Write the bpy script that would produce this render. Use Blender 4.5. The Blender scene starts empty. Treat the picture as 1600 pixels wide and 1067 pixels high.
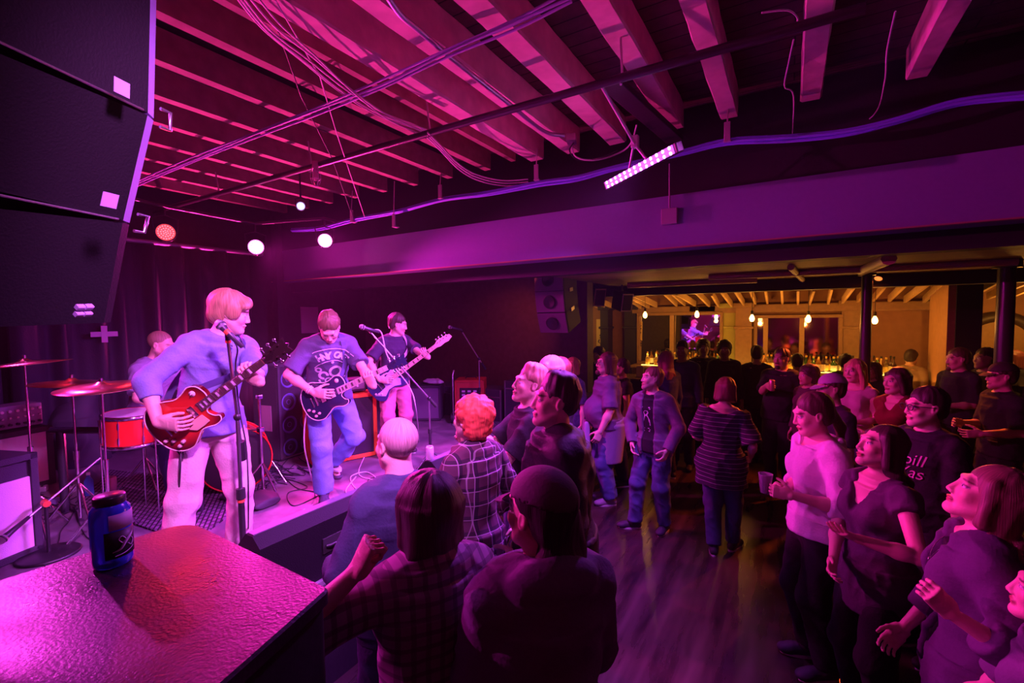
import bpy, bmesh, math, random
import numpy as np
from mathutils import Vector, Matrix, Euler
from mathutils.bvhtree import BVHTree
random.seed(7); RNG = np.random.default_rng(7)
S = bpy.context.scene; COL = S.collection
PI = math.pi
# ------------------------------------------------------------------ camera
FPX = 720.0
CAMP = Vector((0, 0, 2.3)); YAW = math.radians(31.1); PITCH = math.radians(3.1); ROLL = math.radians(-0.8)
CR = Matrix.Rotation(YAW, 3, 'Z') @ Matrix.Rotation(PI/2-PITCH, 3, 'X') @ Matrix.Rotation(ROLL, 3, 'Z')
cd = bpy.data.cameras.new('camera'); cam = bpy.data.objects.new('camera', cd); COL.objects.link(cam)
cd.sensor_width = 36; cd.lens = FPX/1600*36; cd.clip_start = .05; cd.clip_end = 100
cam.location = CAMP; cam.rotation_euler = CR.to_euler(); S.camera = cam
def ray(px, py): return CR @ Vector(((px-800)/FPX, -(py-533.5)/FPX, -1))
def at_d(px, py, d): return CAMP + ray(px, py)*d
def at_z(px, py, z): r = ray(px, py); return CAMP + r*((z-CAMP.z)/r.z)
def at_y(px, py, y): r = ray(px, py); return CAMP + r*(y/r.y)
def at_x(px, py, x): r = ray(px, py); return CAMP + r*(x/r.x)
def proj(P):
    c = CR.transposed() @ (Vector(P)-CAMP); return 800+FPX*c.x/-c.z, 533.5-FPX*c.y/-c.z, -c.z
# ------------------------------------------------------------------ world, exposure
vs = S.view_settings; S.display_settings.display_device = 'sRGB'
vs.view_transform = 'Standard'; vs.look = 'None'; vs.exposure = 0.0; vs.gamma = 1.0; vs.use_curve_mapping = False
w = bpy.data.worlds.new('world'); S.world = w; w.use_nodes = True
w.node_tree.nodes['Background'].inputs[0].default_value = (.35, .05, .6, 1)
w.node_tree.nodes['Background'].inputs[1].default_value = .0008
hz = w.node_tree.nodes.new('ShaderNodeVolumeScatter'); hz.inputs['Density'].default_value = .0011; hz.inputs['Anisotropy'].default_value = .55; w.node_tree.links.new(hz.outputs[0], w.node_tree.nodes['World Output'].inputs['Volume'])
# ------------------------------------------------------------------ large lights of the stage rig, then added fills (most housings are built further down)
def lamp(name, kind, loc, aim, power, color, size=.1, sizey=None, spot=60, blend=.5):
    l = bpy.data.lights.new(name, kind); o = bpy.data.objects.new(name, l); COL.objects.link(o)
    o.location = loc; o.rotation_euler = (Vector(aim)-Vector(loc)).to_track_quat('-Z', 'Y').to_euler()
    l.energy = power; l.color = color
    if kind == 'AREA':
        l.size = size
        if sizey: l.shape = 'RECTANGLE'; l.size_y = sizey
    elif kind == 'SPOT': l.spot_size = math.radians(spot); l.spot_blend = blend; l.shadow_soft_size = size
    else: l.shadow_soft_size = size
    return o
MAG = (1, .02, .55); PUR = (.55, .07, 1.0); HOT = (1, .06, .72); RED = (1, .02, .06)
PAR1 = at_d(400, 386, 6.4); PAR2 = at_d(508, 376, 6.5); PAR3 = at_d(259, 363, 5.4)
PAR4 = Vector((-6.2, .9, 3.75)); PAR5 = Vector((-6.4, -.7, 3.6))
LED0 = at_d(1052, 233, 3.25); LED1 = at_d(946, 290, 4.2); LEDC = (LED0+LED1)/2
lamp('par_beam', 'SPOT', PAR1+Vector((.12, .02, -.05)), (1.0, 3.6, .5), 900, MAG, .09, spot=70)
lamp('par_beam', 'SPOT', PAR2+Vector((.12, -.04, -.05)), (-.2, 1.2, .5), 900, MAG, .09, spot=70)
lamp('par_beam', 'SPOT', PAR3+Vector((.12, 0, -.05)), (.5, 2.8, 1.2), 130, RED, .09, spot=75)
lamp('par_beam', 'SPOT', PAR4, (-.6, .9, 1.2), 1150, (1, .05, .82), .07, spot=62)
lamp('par_beam', 'SPOT', PAR5, (1.2, 3.0, 1.2), 1900, MAG, .07, spot=52)
lamp('led_bar_wash', 'AREA', LEDC+Vector((-.05, 0, -.05)), (-3.4, 2.6, 0), 210, PUR, 1.0, .08).data.spread = math.radians(112)
lamp('front_wash', 'SPOT', (-.2, .55, 3.9), (-4.1, 2.3, .7), 1350, (.86, .17, 1.0), .14, spot=54, blend=.6)
lamp('front_wash', 'SPOT', (.9, 3.0, 3.9), (-4.4, 3.3, .7), 950, (.80, .10, .95), .14, spot=42, blend=.6)
UP1 = Vector((-6.9, 4.3, .95)); UP2 = Vector((-5.7, 3.35, .90))
lamp('ceiling_fill', 'SPOT', UP1, (-4.6, 2.0, 4.1), 4200, (1, .03, .35), .08, spot=105, blend=.8)  # added lamps that brighten joists and timbers from below
lamp('ceiling_fill', 'SPOT', UP2, (-2.4, 1.9, 4.1), 4600, (1, .12, .85), .1, spot=62, blend=1)
lamp('back_wall_fill', 'SPOT', (0, -1.2, 3.8), (2.0, -3.5, 2.0), 120, (1, .03, .25), .2, spot=110)  # added unseen lamp, tints the wall that the dark mirror reflects
# ------------------------------------------------------------------ materials
MATS = {}
def M(name, col, rough=.6, metal=0, bump=0, bscale=20, var=0, spec=.5, emit=None, estr=0, trans=0, alpha=1, coat=0, attr=None, sheen=0):
    if name in MATS: return MATS[name]
    m = bpy.data.materials.new(name); m.use_nodes = True; nt = m.node_tree; b = nt.nodes['Principled BSDF']
    b.inputs['Base Color'].default_value = (*col, 1); b.inputs['Roughness'].default_value = rough
    b.inputs['Metallic'].default_value = metal; b.inputs['Specular IOR Level'].default_value = spec
    if emit: b.inputs['Emission Color'].default_value = (*emit, 1); b.inputs['Emission Strength'].default_value = estr
    if trans: b.inputs['Transmission Weight'].default_value = trans
    if coat: b.inputs['Coat Weight'].default_value = coat
    if sheen: b.inputs['Sheen Weight'].default_value = sheen
    N = nt.nodes; L = nt.links
    if bump or var:
        tc = N.new('ShaderNodeTexCoord'); n = N.new('ShaderNodeTexNoise'); n.inputs['Scale'].default_value = bscale
        n.inputs['Detail'].default_value = 6; L.new(tc.outputs['Object'], n.inputs['Vector'])
        if bump:
            bp = N.new('ShaderNodeBump'); bp.inputs['Strength'].default_value = bump; bp.inputs['Distance'].default_value = .01
            L.new(n.outputs['Fac'], bp.inputs['Height']); L.new(bp.outputs['Normal'], b.inputs['Normal'])
        if var:
            mx = N.new('ShaderNodeMix'); mx.data_type = 'RGBA'; mx.inputs[6].default_value = (*[c*(1-var) for c in col], 1)
            mx.inputs[7].default_value = (*[min(1, c*(1+var)) for c in col], 1)
            L.new(n.outputs['Fac'], mx.inputs[0]); L.new(mx.outputs[2], b.inputs['Base Color'])
    if attr:
        a = N.new('ShaderNodeAttribute'); a.attribute_name = attr; L.new(a.outputs['Color'], b.inputs['Base Color'])
    MATS[name] = m; return m
def ramp(nt, stops, interp='LINEAR'):
    r = nt.nodes.new('ShaderNodeValToRGB'); e = r.color_ramp.elements; r.color_ramp.interpolation = interp
    while len(e) < len(stops): e.new(.5)
    for k, (p, c) in enumerate(stops): e[k].position = p; e[k].color = (*c, 1)
    return r
# ------------------------------------------------------------------ objects
def tag(o, label=None, cat=None, group=None, kind=None):
    if label: o['label'] = label
    if cat: o['category'] = cat
    if group: o['group'] = group
    if kind: o['kind'] = kind
    return o
def empty(name, loc=(0, 0, 0), rz=0, label=None, cat=None, group=None, rot=None):
    o = bpy.data.objects.new(name, None); o.empty_display_size = .1; COL.objects.link(o); o.location = loc
    o.rotation_euler = rot if rot else (0, 0, rz); return tag(o, label, cat, group)
def kids(o): return [c for c in bpy.data.objects if c.parent == o]
def copy_tree(o, parent=None):
    ch = kids(o); c = o.copy(); COL.objects.link(c); c.parent = parent
    for k in ch: copy_tree(k, c)
    return c
def frame(d, up=(0, 0, 1)):
    z = Vector(d).normalized(); u = Vector(up)
    if abs(z.dot(u)) > .98*u.length: u = Vector((0, 1, 0)) if abs(z.y) < .9 else Vector((1, 0, 0))
    x = u.cross(z).normalized(); y = z.cross(x); return Matrix((x, y, z)).transposed()
class MB:
    def __init__(s): s.v = []; s.f = []; s.sm = []
    def add(s, vs, fs, T=None, smooth=False):
        n = len(s.v); s.v += [tuple(T @ Vector(p)) if T is not None else tuple(p) for p in vs]
        s.f += [tuple(i+n for i in f) for f in fs]; s.sm += [smooth]*len(fs); return s
    def box(s, c, size, T=None, bev=0):
        cx, cy, cz = c; x, y, z = [q/2 for q in size]
        if not bev:
            v = [(cx+a*x, cy+b*y, cz+d*z) for a in (-1, 1) for b in (-1, 1) for d in (-1, 1)]
            return s.add(v, [(0, 1, 3, 2), (4, 6, 7, 5), (0, 4, 5, 1), (2, 3, 7, 6), (0, 2, 6, 4), (1, 5, 7, 3)], T)
        bm = bmesh.new(); bmesh.ops.create_cube(bm, size=1)
        for q in bm.verts: q.co = Vector((cx+q.co.x*2*x, cy+q.co.y*2*y, cz+q.co.z*2*z))
        bmesh.ops.bevel(bm, geom=bm.edges[:], offset=bev, segments=2, affect='EDGES', profile=.5)
        bm.verts.index_update(); s.add([q.co.copy() for q in bm.verts], [[q.index for q in f.verts] for f in bm.faces], T); bm.free(); return s
    def tube(s, pts, r, n=10, T=None, cap=True, flat=None):
        pts = [Vector(p) for p in pts]; R = r if hasattr(r, '__len__') else [r]*len(pts); v = []; f = []; m = len(pts)
        F = None
        for i, p in enumerate(pts):
            d = (pts[min(i+1, m-1)]-pts[max(i-1, 0)])
            if d.length < 1e-7: d = Vector((0, 0, 1))
            if F is None: F = frame(d)
            else:
                z = d.normalized(); x = (F.col[0]-z*F.col[0].dot(z))
                x = x.normalized() if x.length > 1e-5 else frame(d).col[0]; F = Matrix((x, z.cross(x), z)).transposed()
            for k in range(n):
                a = 2*PI*k/n; v.append(p+F @ Vector((math.cos(a)*R[i], math.sin(a)*R[i]*(flat or 1), 0)))
        for i in range(m-1):
            for k in range(n): f.append((i*n+k, i*n+(k+1) % n, (i+1)*n+(k+1) % n, (i+1)*n+k))
        s.add(v, f, T, True)
        if cap: s.add(v[:n], [tuple(range(n))[::-1]], T); s.add(v[-n:], [tuple(range(n))], T)
        return s
    def lathe(s, prof, n=24, T=None):
        v = []; f = []
        for (r, z) in prof:
            for k in range(n): a = 2*PI*k/n; v.append((r*math.cos(a), r*math.sin(a), z))
        for i in range(len(prof)-1):
            for k in range(n): f.append((i*n+k, i*n+(k+1) % n, (i+1)*n+(k+1) % n, (i+1)*n+k))
        return s.add(v, f, T, True)
    def disc(s, c, r, d, n=20, th=.004): c = Vector(c); d = Vector(d).normalized(); return s.tube([c, c+d*th], r, n)
    def prism(s, out, z0, z1, T=None, bev=0):
        n = len(out)
        if bev:
            cx = sum(p[0] for p in out)/n; cy = sum(p[1] for p in out)/n
            def ins(k):
                r = []
                for i in range(n):
                    a = Vector(out[i-1]); b = Vector(out[i]); c = Vector(out[(i+1) % n]); t = (c-a).normalized(); nn = Vector((-t.y, t.x)); r.append(b+nn*k)
                return r
            o2 = ins(bev); L = [(o2, z0), (out, z0+bev), (out, z1-bev), (o2, z1)]
        else: L = [(out, z0), (out, z1)]
        v = [(p[0], p[1], z) for o, z in L for p in o]; f = []
        for i in range(len(L)-1):
            for k in range(n): f.append((i*n+k, i*n+(k+1) % n, (i+1)*n+(k+1) % n, (i+1)*n+k))
        f.append(tuple(range(n))[::-1]); f.append(tuple(range((len(L)-1)*n, len(L)*n))); return s.add(v, f, T, False)
    def sphere(s, c, r, T=None, n=14, sc=(1, 1, 1)):
        v = []; f = []; m = n//2+1
        for i in range(m+1):
            t = PI*i/m
            for k in range(n): a = 2*PI*k/n; v.append((c[0]+r*sc[0]*math.sin(t)*math.cos(a), c[1]+r*sc[1]*math.sin(t)*math.sin(a), c[2]+r*sc[2]*math.cos(t)))
        for i in range(m):
            for k in range(n): f.append((i*n+k, (i+1)*n+k, (i+1)*n+(k+1) % n, i*n+(k+1) % n))
        return s.add(v, f, T, True)
    def build(s, name, mat, parent=None, loc=(0, 0, 0), rz=0, rot=None, smooth=None):
        me = bpy.data.meshes.new(name); me.from_pydata(s.v, [], s.f); me.polygons.foreach_set('use_smooth', s.sm if smooth is None else [smooth]*len(s.f))
        me.materials.append(mat); me.update(); o = bpy.data.objects.new(name, me); COL.objects.link(o); o.parent = parent; o.location = loc
        o.rotation_euler = rot if rot else (0, 0, rz); return o
def struct(name, mb, mat, **k): o = mb.build(name, mat, **k); o['kind'] = 'structure'; return o
def T4(R=None, loc=(0, 0, 0)): m = (R.to_4x4() if R is not None else Matrix.Identity(4)).copy(); m.translation = Vector(loc); return m
def spline(P, sub=6, closed=False):
    P = [Vector(p) for p in P]; n = len(P); out = []
    for i in range(n if closed else n-1):
        g = lambda k: P[k % n] if closed else P[max(0, min(n-1, k))]
        a, b, c, d = g(i-1), g(i), g(i+1), g(i+2)
        for k in range(sub):
            t = k/sub; out.append(.5*((2*b)+(c-a)*t+(2*a-5*b+4*c-d)*t*t+(3*b-a-3*c+d)*t**3))
    if not closed: out.append(P[-1])
    return out
def text_mesh(txt, size, depth=.002, shear=0, bold=0):
    cu = bpy.data.curves.new('t', 'FONT'); cu.body = txt; cu.size = size; cu.extrude = depth; cu.align_x = 'CENTER'; cu.align_y = 'CENTER'; cu.shear = shear; cu.offset = bold
    o = bpy.data.objects.new('t', cu); COL.objects.link(o); dg = bpy.context.evaluated_depsgraph_get(); me = bpy.data.meshes.new_from_object(o.evaluated_get(dg))
    v = [tuple(p.co) for p in me.vertices]; f = [tuple(p.vertices) for p in me.polygons]; bpy.data.objects.remove(o); bpy.data.curves.remove(cu); bpy.data.meshes.remove(me); return v, f
# ------------------------------------------------------------------ soft-body surface modelling (signed distance fields -> one continuous mesh)
F32 = np.float32
def V3(p): return np.array(p, dtype=F32)
def field_cone(P, a, b, ra, rb):
    a = V3(a); b = V3(b); ba = b-a; L2 = max(float(ba@ba), 1e-9); t = np.clip(((P-a)@ba)/L2, 0, 1)
    q = P-a-t[..., None]*ba; return np.sqrt((q*q).sum(-1))-(ra+(rb-ra)*t)
def field_ell(P, c, r, R):
    q = P-V3(c)
    if R is not None: q = q@np.array(R, dtype=F32)
    r = V3(r); k0 = np.sqrt(((q/r)**2).sum(-1)); k1 = np.sqrt(((q/(r*r))**2).sum(-1))+1e-9; return k0*(k0-1)/k1
def field_loft(P, pts, rad, right):
    D = None
    for i in range(len(pts)-1):
        a = V3(pts[i]); b = V3(pts[i+1]); ba = b-a; L = float(np.sqrt(ba@ba)); ax = ba/L; r = V3(right); r = r-ax*(r@ax); r /= np.sqrt(r@r); dp = np.cross(ax, r)
        w = (P-a)@ax; t = np.clip(w/L, 0, 1); s = t if len(pts) == 2 else t*t*(3-2*t)*.5+t*.5
        A = rad[i][0]+(rad[i+1][0]-rad[i][0])*s; B = rad[i][1]+(rad[i+1][1]-rad[i][1])*s
        q = P-a; u = q@r; v = q@dp; k0 = np.sqrt((u/A)**2+(v/B)**2); k1 = np.sqrt((u/(A*A))**2+(v/(B*B))**2)+1e-9; d2 = k0*(k0-1)/k1
        d2 = np.where(k0 < .05, -np.minimum(A, B), d2); h = np.maximum(w-L, -w)
        ins = d2
        if i == 0: ins = np.maximum(ins, -w)
        if i == len(pts)-2: ins = np.maximum(ins, w-L)
        hm = np.where(w-L > -w, 0.0 if i == len(pts)-2 else .03, 0.0 if i == 0 else .03)
        d = np.where(h > 0, np.where((h < hm), ins, np.sqrt(np.maximum(d2, 0)**2+(h-hm)**2)), ins)
        D = d if D is None else np.minimum(D, d)
    return D
def prim_bounds(p):
    k = p[0]
    if k == 'c': a, b, m = V3(p[1]), V3(p[2]), max(p[3], p[4])
    elif k == 'e': a = b = V3(p[1]); m = max(p[2])
    else: Q = np.array([tuple(q) for q in p[1]], dtype=F32); a, b = Q.min(0), Q.max(0); m = max(max(q) for q in p[2])
    return np.minimum(a, b)-m, np.maximum(a, b)+m
def evalf(p, P):
    if p[0] == 'c': return field_cone(P, p[1], p[2], p[3], p[4])
    if p[0] == 'e': return field_ell(P, p[1], p[2], p[3])
    return field_loft(P, p[1], p[2], p[3])
# prim = ('c',a,b,ra,rb,k,op) | ('e',c,(rx,ry,rz),R,k,op) | ('l',pts,rads,right,k,op)
def sdf_mesh(prims, vox, box=None):
    lo = np.array([1e9]*3); hi = -lo
    for p in prims:
        if p[-1] == '-': continue
        a, b = prim_bounds(p); lo = np.minimum(lo, a); hi = np.maximum(hi, b)
    if box is not None: lo = np.maximum(lo, box[0]); hi = np.minimum(hi, box[1])
    lo = np.floor(lo/vox)*vox-2*vox; n = np.ceil((hi-lo)/vox).astype(int)+3
    V = np.full(n, 9., dtype=F32); axs = [(lo[i]+vox*np.arange(n[i])).astype(F32) for i in range(3)]
    for p in prims:
        k = p[-2]; a, b = prim_bounds(p); pad = k+2.5*vox
        i0 = np.clip(((a-pad-lo)/vox).astype(int), 0, n); i1 = np.clip(((b+pad-lo)/vox).astype(int)+2, 0, n)
        if (i1 <= i0).any(): continue
        sl = tuple(slice(i0[i], i1[i]) for i in range(3)); g = np.stack(np.meshgrid(*[axs[i][sl[i]] for i in range(3)], indexing='ij'), -1)
        d = evalf(p, g); cur = V[sl]
        if p[-1] == '-': d = -d; h = np.maximum(k-np.abs(cur-d), 0)/max(k, 1e-6); V[sl] = np.maximum(cur, d)+h*h*k*.25
        elif p[-1] == '&': pass
        else: h = np.maximum(k-np.abs(cur-d), 0)/max(k, 1e-6); V[sl] = np.minimum(cur, d)-h*h*k*.25
    s = V < 0; c = [s[x:n[0]-1+x, y:n[1]-1+y, z:n[2]-1+z] for x in (0, 1) for y in (0, 1) for z in (0, 1)]
    tot = sum(q.astype(np.int8) for q in c); mix = (tot > 0) & (tot < 8); I = np.argwhere(mix)
    if len(I) == 0: return np.zeros((0, 3)), np.zeros((0, 4), int)
    ids = np.full(mix.shape, -1, dtype=np.int64); ids[mix] = np.arange(len(I))
    acc = np.zeros((len(I), 3)); cnt = np.zeros(len(I)); cv = {}
    for x in (0, 1):
        for y in (0, 1):
            for z in (0, 1): cv[(x, y, z)] = V[I[:, 0]+x, I[:, 1]+y, I[:, 2]+z].astype(float)
    for A in cv:
        for ax in range(3):
            if A[ax]: continue
            B = list(A); B[ax] = 1; B = tuple(B); va, vb = cv[A], cv[B]; m = (va < 0) != (vb < 0); t = np.where(m, va/np.where(m, va-vb, 1), 0)
            for q in range(3): acc[:, q] += np.where(m, A[q]+(t if q == ax else 0), 0)
            cnt += m
    pos = (I+acc/cnt[:, None])*vox+lo; F = []
    for ax in range(3):
        o1, o2 = [(1, 2), (2, 0), (0, 1)][ax]
        sa = [slice(0, n[q]-1) for q in range(3)]; sb = list(sa); sb[ax] = slice(1, n[ax])
        A = s[tuple(sa)]; B = s[tuple(sb)]; E = np.argwhere(A != B); E = E[(E[:, o1] > 0) & (E[:, o2] > 0)]
        if len(E) == 0: continue
        fl = A[tuple(E.T)]; d1 = np.zeros(3, int); d1[o1] = 1; d2 = np.zeros(3, int); d2[o2] = 1
        q = np.stack([ids[tuple((E-d1-d2).T)], ids[tuple((E-d2).T)], ids[tuple(E.T)], ids[tuple((E-d1).T)]], 1)
        q[~fl] = q[~fl][:, ::-1]; F.append(q)
    F = np.concatenate(F); F = F[(F >= 0).all(1)]; return pos, F
def vnoise(P, freq, seed=0, n=7):
    r = np.random.default_rng(seed); o = np.zeros(len(P))
    for i in range(n):
        d = r.normal(size=3); d /= np.linalg.norm(d); f = freq*(.6+.9*r.random()); o += np.sin(P@d*f+r.random()*6.28+1.7*np.sin(P@np.roll(d, 1)*f*.53+r.random()*6.28))
    return o/n
def vnormals(P, F):
    a, b, c, d = (P[F[:, i]] for i in range(4)); fn = np.cross(c-a, d-b); N = np.zeros_like(P)
    for i in range(4): np.add.at(N, F[:, i], fn)
    return N/(np.linalg.norm(N, axis=1)[:, None]+1e-12)
def mk(name, P, F, mat, parent, cols=None, mats=None, fm=None):
    me = bpy.data.meshes.new(name); me.vertices.add(len(P)); me.vertices.foreach_set('co', np.asarray(P, dtype=F32).ravel())
    me.loops.add(F.size); me.loops.foreach_set('vertex_index', F.ravel().astype(np.int32)); me.polygons.add(len(F))
    me.polygons.foreach_set('loop_start', np.arange(0, F.size, F.shape[1], dtype=np.int32)); me.polygons.foreach_set('use_smooth', np.ones(len(F), bool))
    for m in (mats or [mat]): me.materials.append(m)
    if fm is not None: me.polygons.foreach_set('material_index', fm.astype(np.int32))
    me.update(calc_edges=True)
    if cols is not None:
        a = me.color_attributes.new('tone', 'FLOAT_COLOR', 'POINT'); a.data.foreach_set('color', np.concatenate([cols, np.ones((len(cols), 1))], 1).astype(F32).ravel())
    o = bpy.data.objects.new(name, me); COL.objects.link(o); o.parent = parent; return o
def relax(P, F, it=1, lam=.5):
    for _ in range(it):
        A = np.zeros_like(P); c = np.zeros(len(P))
        for i in range(4):
            j = (i+1) % 4; np.add.at(A, F[:, i], P[F[:, j]]); np.add.at(A, F[:, j], P[F[:, i]]); np.add.at(c, F[:, i], 1); np.add.at(c, F[:, j], 1)
        P = P*(1-lam)+lam*A/np.maximum(c, 1)[:, None]
    return P
# ------------------------------------------------------------------ people
def rot3(yaw=0, pitch=0, roll=0): return Matrix.Rotation(math.radians(yaw), 3, 'Z') @ Matrix.Rotation(-math.radians(pitch), 3, 'X') @ Matrix.Rotation(math.radians(roll), 3, 'Y')
def ik(a, c, l1, l2, hint):
    a = Vector(a); c = Vector(c); d = c-a; L = d.length
    if L > (l1+l2)*.995: c = a+d*((l1+l2)*.995/L); d = c-a; L = d.length
    x = (l1*l1-l2*l2+L*L)/(2*L); h = math.sqrt(max(l1*l1-x*x, 0)); u = d/L; hv = Vector(hint); hv = hv-u*hv.dot(u)
    hv = hv.normalized() if hv.length > 1e-5 else Vector((0, -1, 0)); return a+u*x+hv*h, c
class Skel:
    """joints in metres for a 1.75 m figure; +y is where the body faces, +x its right hand"""
    def __init__(k, lean=0, side=0, twist=0, head=(0, 0, 0), rh=None, lh=None, re=None, le=None, legs=None, hips=0, shw=.158, **_):
        k.lean, k.side, k.twist = lean, side, twist
        B = k.bend; nb = B((0, -.012, 1.475)); k.nb = nb; bt = k.brot(1.0)
        k.HR = bt @ rot3(*head) if True else None
        half = bt @ rot3(head[0]*.3, head[1]*.5, head[2]*.5)
        k.hc = nb+half @ Vector((0, .022, .075))+k.HR @ Vector((0, .006, .075))
        k.sh = {1: B((shw, -.008, 1.398)), -1: B((-shw, -.008, 1.398))}
        k.wr = {}; k.el = {}
        for sd, w, e in ((1, rh, re), (-1, lh, le)):
            w = Vector(w) if w is not None else Vector((.235*sd, .04, .86)); e = Vector(e) if e is not None else Vector((.5*sd, -1, -.3))
            k.el[sd], k.wr[sd] = ik(k.sh[sd], w, .285, .255, e)
        legs = legs or {}
        k.hip = {}; k.kn = {}; k.an = {}; k.fd = {}
        for sd in (1, -1):
            k.hip[sd] = Vector((.088*sd, 0, .925+hips)); t, kn, fd = legs.get(sd, ((.1*sd, -.02, .085), (.1*sd, 1, 0), (.12*sd, 1, 0)))
            k.kn[sd], k.an[sd] = ik(k.hip[sd], t, .43, .425, kn); k.fd[sd] = Vector(fd).normalized()
    def frac(k, z): t = min(1, max(0, (z-.95)/.38)); return t*t*(3-2*t)
    def brot(k, f): return Matrix.Rotation(math.radians(k.twist*f), 3, 'Z') @ Matrix.Rotation(-math.radians(k.lean*f), 3, 'X') @ Matrix.Rotation(math.radians(k.side*f), 3, 'Y')
    def bend(k, p):
        p = Vector(p); f = k.frac(p.z); q = p-Vector((0, 0, .95)); return k.brot(f) @ q+Vector((0, 0, .95))
def head_prims(k, fem=0, nose=1.0, wide=1.0):
    H = lambda x, y, z: k.hc+k.HR @ Vector((x*wide, y, z)); R = k.HR; j = .9 if fem else 1
    P = [('e', H(0, -.018, .036), (.077*wide, .096, .086), R, .01, '+'), ('e', H(0, .03, -.03), (.06*wide, .066, .083), R, .03, '+')]
    for s in (1, -1):
        P += [('c', H(.05*s, .004, -.045), H(.018*s, .07, -.1), .024*j, .018*j, .03, '+'), ('e', H(.038*s, .066, -.025), (.022, .02, .022), R, .025, '+')]
    P += [('e', H(0, .083, -.1), (.021*j, .017, .018), R, .02, '+'), ('c', H(-.03, .083, .03), H(.03, .083, .03), .012, .012, .02, '+')]
    for s in (1, -1): P += [('e', H(.032*s, .104, .008), (.019, .017, .012), R, .014, '-'), ('e', H(.031*s, .079, .006), (.0145, .013, .0125), R, .003, '+')]
    P += [('c', H(0, .092, .014), H(0, .109*(.5+.5*nose), -.030), .0075, .0108, .012, '+')]
    for s in (1, -1): P += [('e', H(.013*s, .1, -.036), (.0085, .011, .0075), R, .006, '+')]
    P += [('e', H(0, .093, -.062), (.026, .012, .0065), R, .005, '+'), ('e', H(0, .09, -.073), (.022, .011, .007), R, .005, '+'),
          ('e', H(0, .106, -.0675), (.022, .007, .0022), R, .003, '-')]
    for s in (1, -1):
        E = R @ Matrix.Rotation(math.radians(14), 3, 'X')
        P += [('e', H(.077*s, -.006, -.002), (.0085, .019, .031), E, .006, '+'), ('e', H(.084*s, -.002, .0), (.006, .01, .017), E, .005, '-')]
    return P
def head_tone(k, P, skin, fem, wide, hairline=None, stubble=0, lips=1.0):
    n = len(P); c = np.tile(np.array(skin, float), (n, 1)); Q = (P-np.array(k.hc))@np.array(k.HR); Q[:, 0] /= wide
    x, y, z = Q[:, 0], Q[:, 1], Q[:, 2]; ax = np.abs(x)
    def ov(m, col, a=1.0): m = np.clip(m, 0, 1)[:, None]*a; c[:] = c*(1-m)+np.array(col)*m
    red = [skin[0]*1.02, skin[1]*.72, skin[2]*.72]
    inh = (y > .02) & (z < .13) & (z > -.125)
    ov(inh*np.exp(-((ax-.045)/.02)**2-((z+.025)/.022)**2)*.5, red)
    lm = inh*(y > .07)*(np.clip(1.6-((x/.025)**2+((z+.067)/.0125)**2)*1.2, 0, 1)); ov(lm, [skin[0]*.82, skin[1]*.52, skin[2]*.52] if not fem else [skin[0]*.62, skin[1]*.2, skin[2]*.26], lips)
    em = (y > .07)*(((ax-.031)/.0155)**2+((z-.005)/.0056)**2 < 1); ov(em*1., [.75, .75, .75])
    ir = (y > .07)*(((ax-.031)/.0062)**2+((z-.006)/.0062)**2 < 1)*(((ax-.031)/.0155)**2+((z-.005)/.0056)**2 < 1); ov(ir*1., [.03, .02, .02])
    ln = (y > .07)*((((ax-.031)/.0195)**2+((z-.006)/.0088)**2 < 1) & (z > .0065)); ov(ln*(~(em > 0)), [skin[0]*.35]*3, .8)
    br = (y > .05)*np.clip(1.4-(((ax-.034)/.019)**2+((z-.0265-.12*(.034-np.abs(ax-.034)))/.0042)**2), 0, 1); ov(br, hairline or [.06, .035, .02], .9)
    if stubble: ov((y > .0)*(z < -.045)*(z > -.14)*(1-lm)*np.clip((-.045-z)/.02, 0, 1), hairline or [.06, .035, .02], stubble)
    return c
def hand_prims(w, d, n, t, s=1.0, curl=(25, 30, 25), spread=1.0, thumb=(.55, .65, .5), tl=1.0, fc=None):
    """w wrist, d finger direction, n palm normal, t towards the thumb"""
    w = Vector(w); d = Vector(d).normalized(); n = Vector(n); n = (n-d*n.dot(d)).normalized(); t0 = Vector(t); tt = n.cross(d); tt = tt if tt.dot(t0) > 0 else -tt; t = tt
    P = [('l', [w, w+d*.035*s, w+d*.075*s, w+d*.098*s], [(.026*s, .019*s), (.036*s, .0165*s), (.041*s, .0145*s), (.039*s, .0115*s)], t, .012, '+'),
         ('e', w+d*.035*s+t*.024*s+n*.008*s, (.022*s, .018*s, .026*s), frame(d), .015, '+')]
    for i, (off, L, r) in enumerate(((.031, .078, .0086), (.0105, .087, .0090), (-.0105, .081, .0086), (-.030, .064, .0076))):
        b = w+d*.094*s+t*off*s*1.0; a = 0; dd = (d+t*(.5-i/3)*.22*spread).normalized(); cs = (fc[i] if fc else curl)
        for j, fr in enumerate((.44, .31, .25)):
            a += math.radians(cs[j]); e = b+(dd*math.cos(a)+n*math.sin(a))*L*fr*s; P.append(('c', b, e, r*s*(1-.08*j), r*s*(1-.08*(j+1)), .003 if j else .006, '+')); b = e
    b = w+d*.022*s+t*.026*s+n*.006*s; v = (d*thumb[0]+t*thumb[1]+n*thumb[2]).normalized(); v2 = (d*(thumb[0]+.5)+t*(thumb[1]*.4)+n*thumb[2]).normalized()
    m = b+v*.042*s*tl; q = m+(v+v2).normalized()*.033*s; e = q+v2*.026*s
    P += [('c', b, m, .014*s, .0115*s, .012, '+'), ('c', m, q, .0108*s, .0098*s, .004, '+'), ('c', q, e, .0096*s, .008*s, .003, '+')]
    return P
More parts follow.
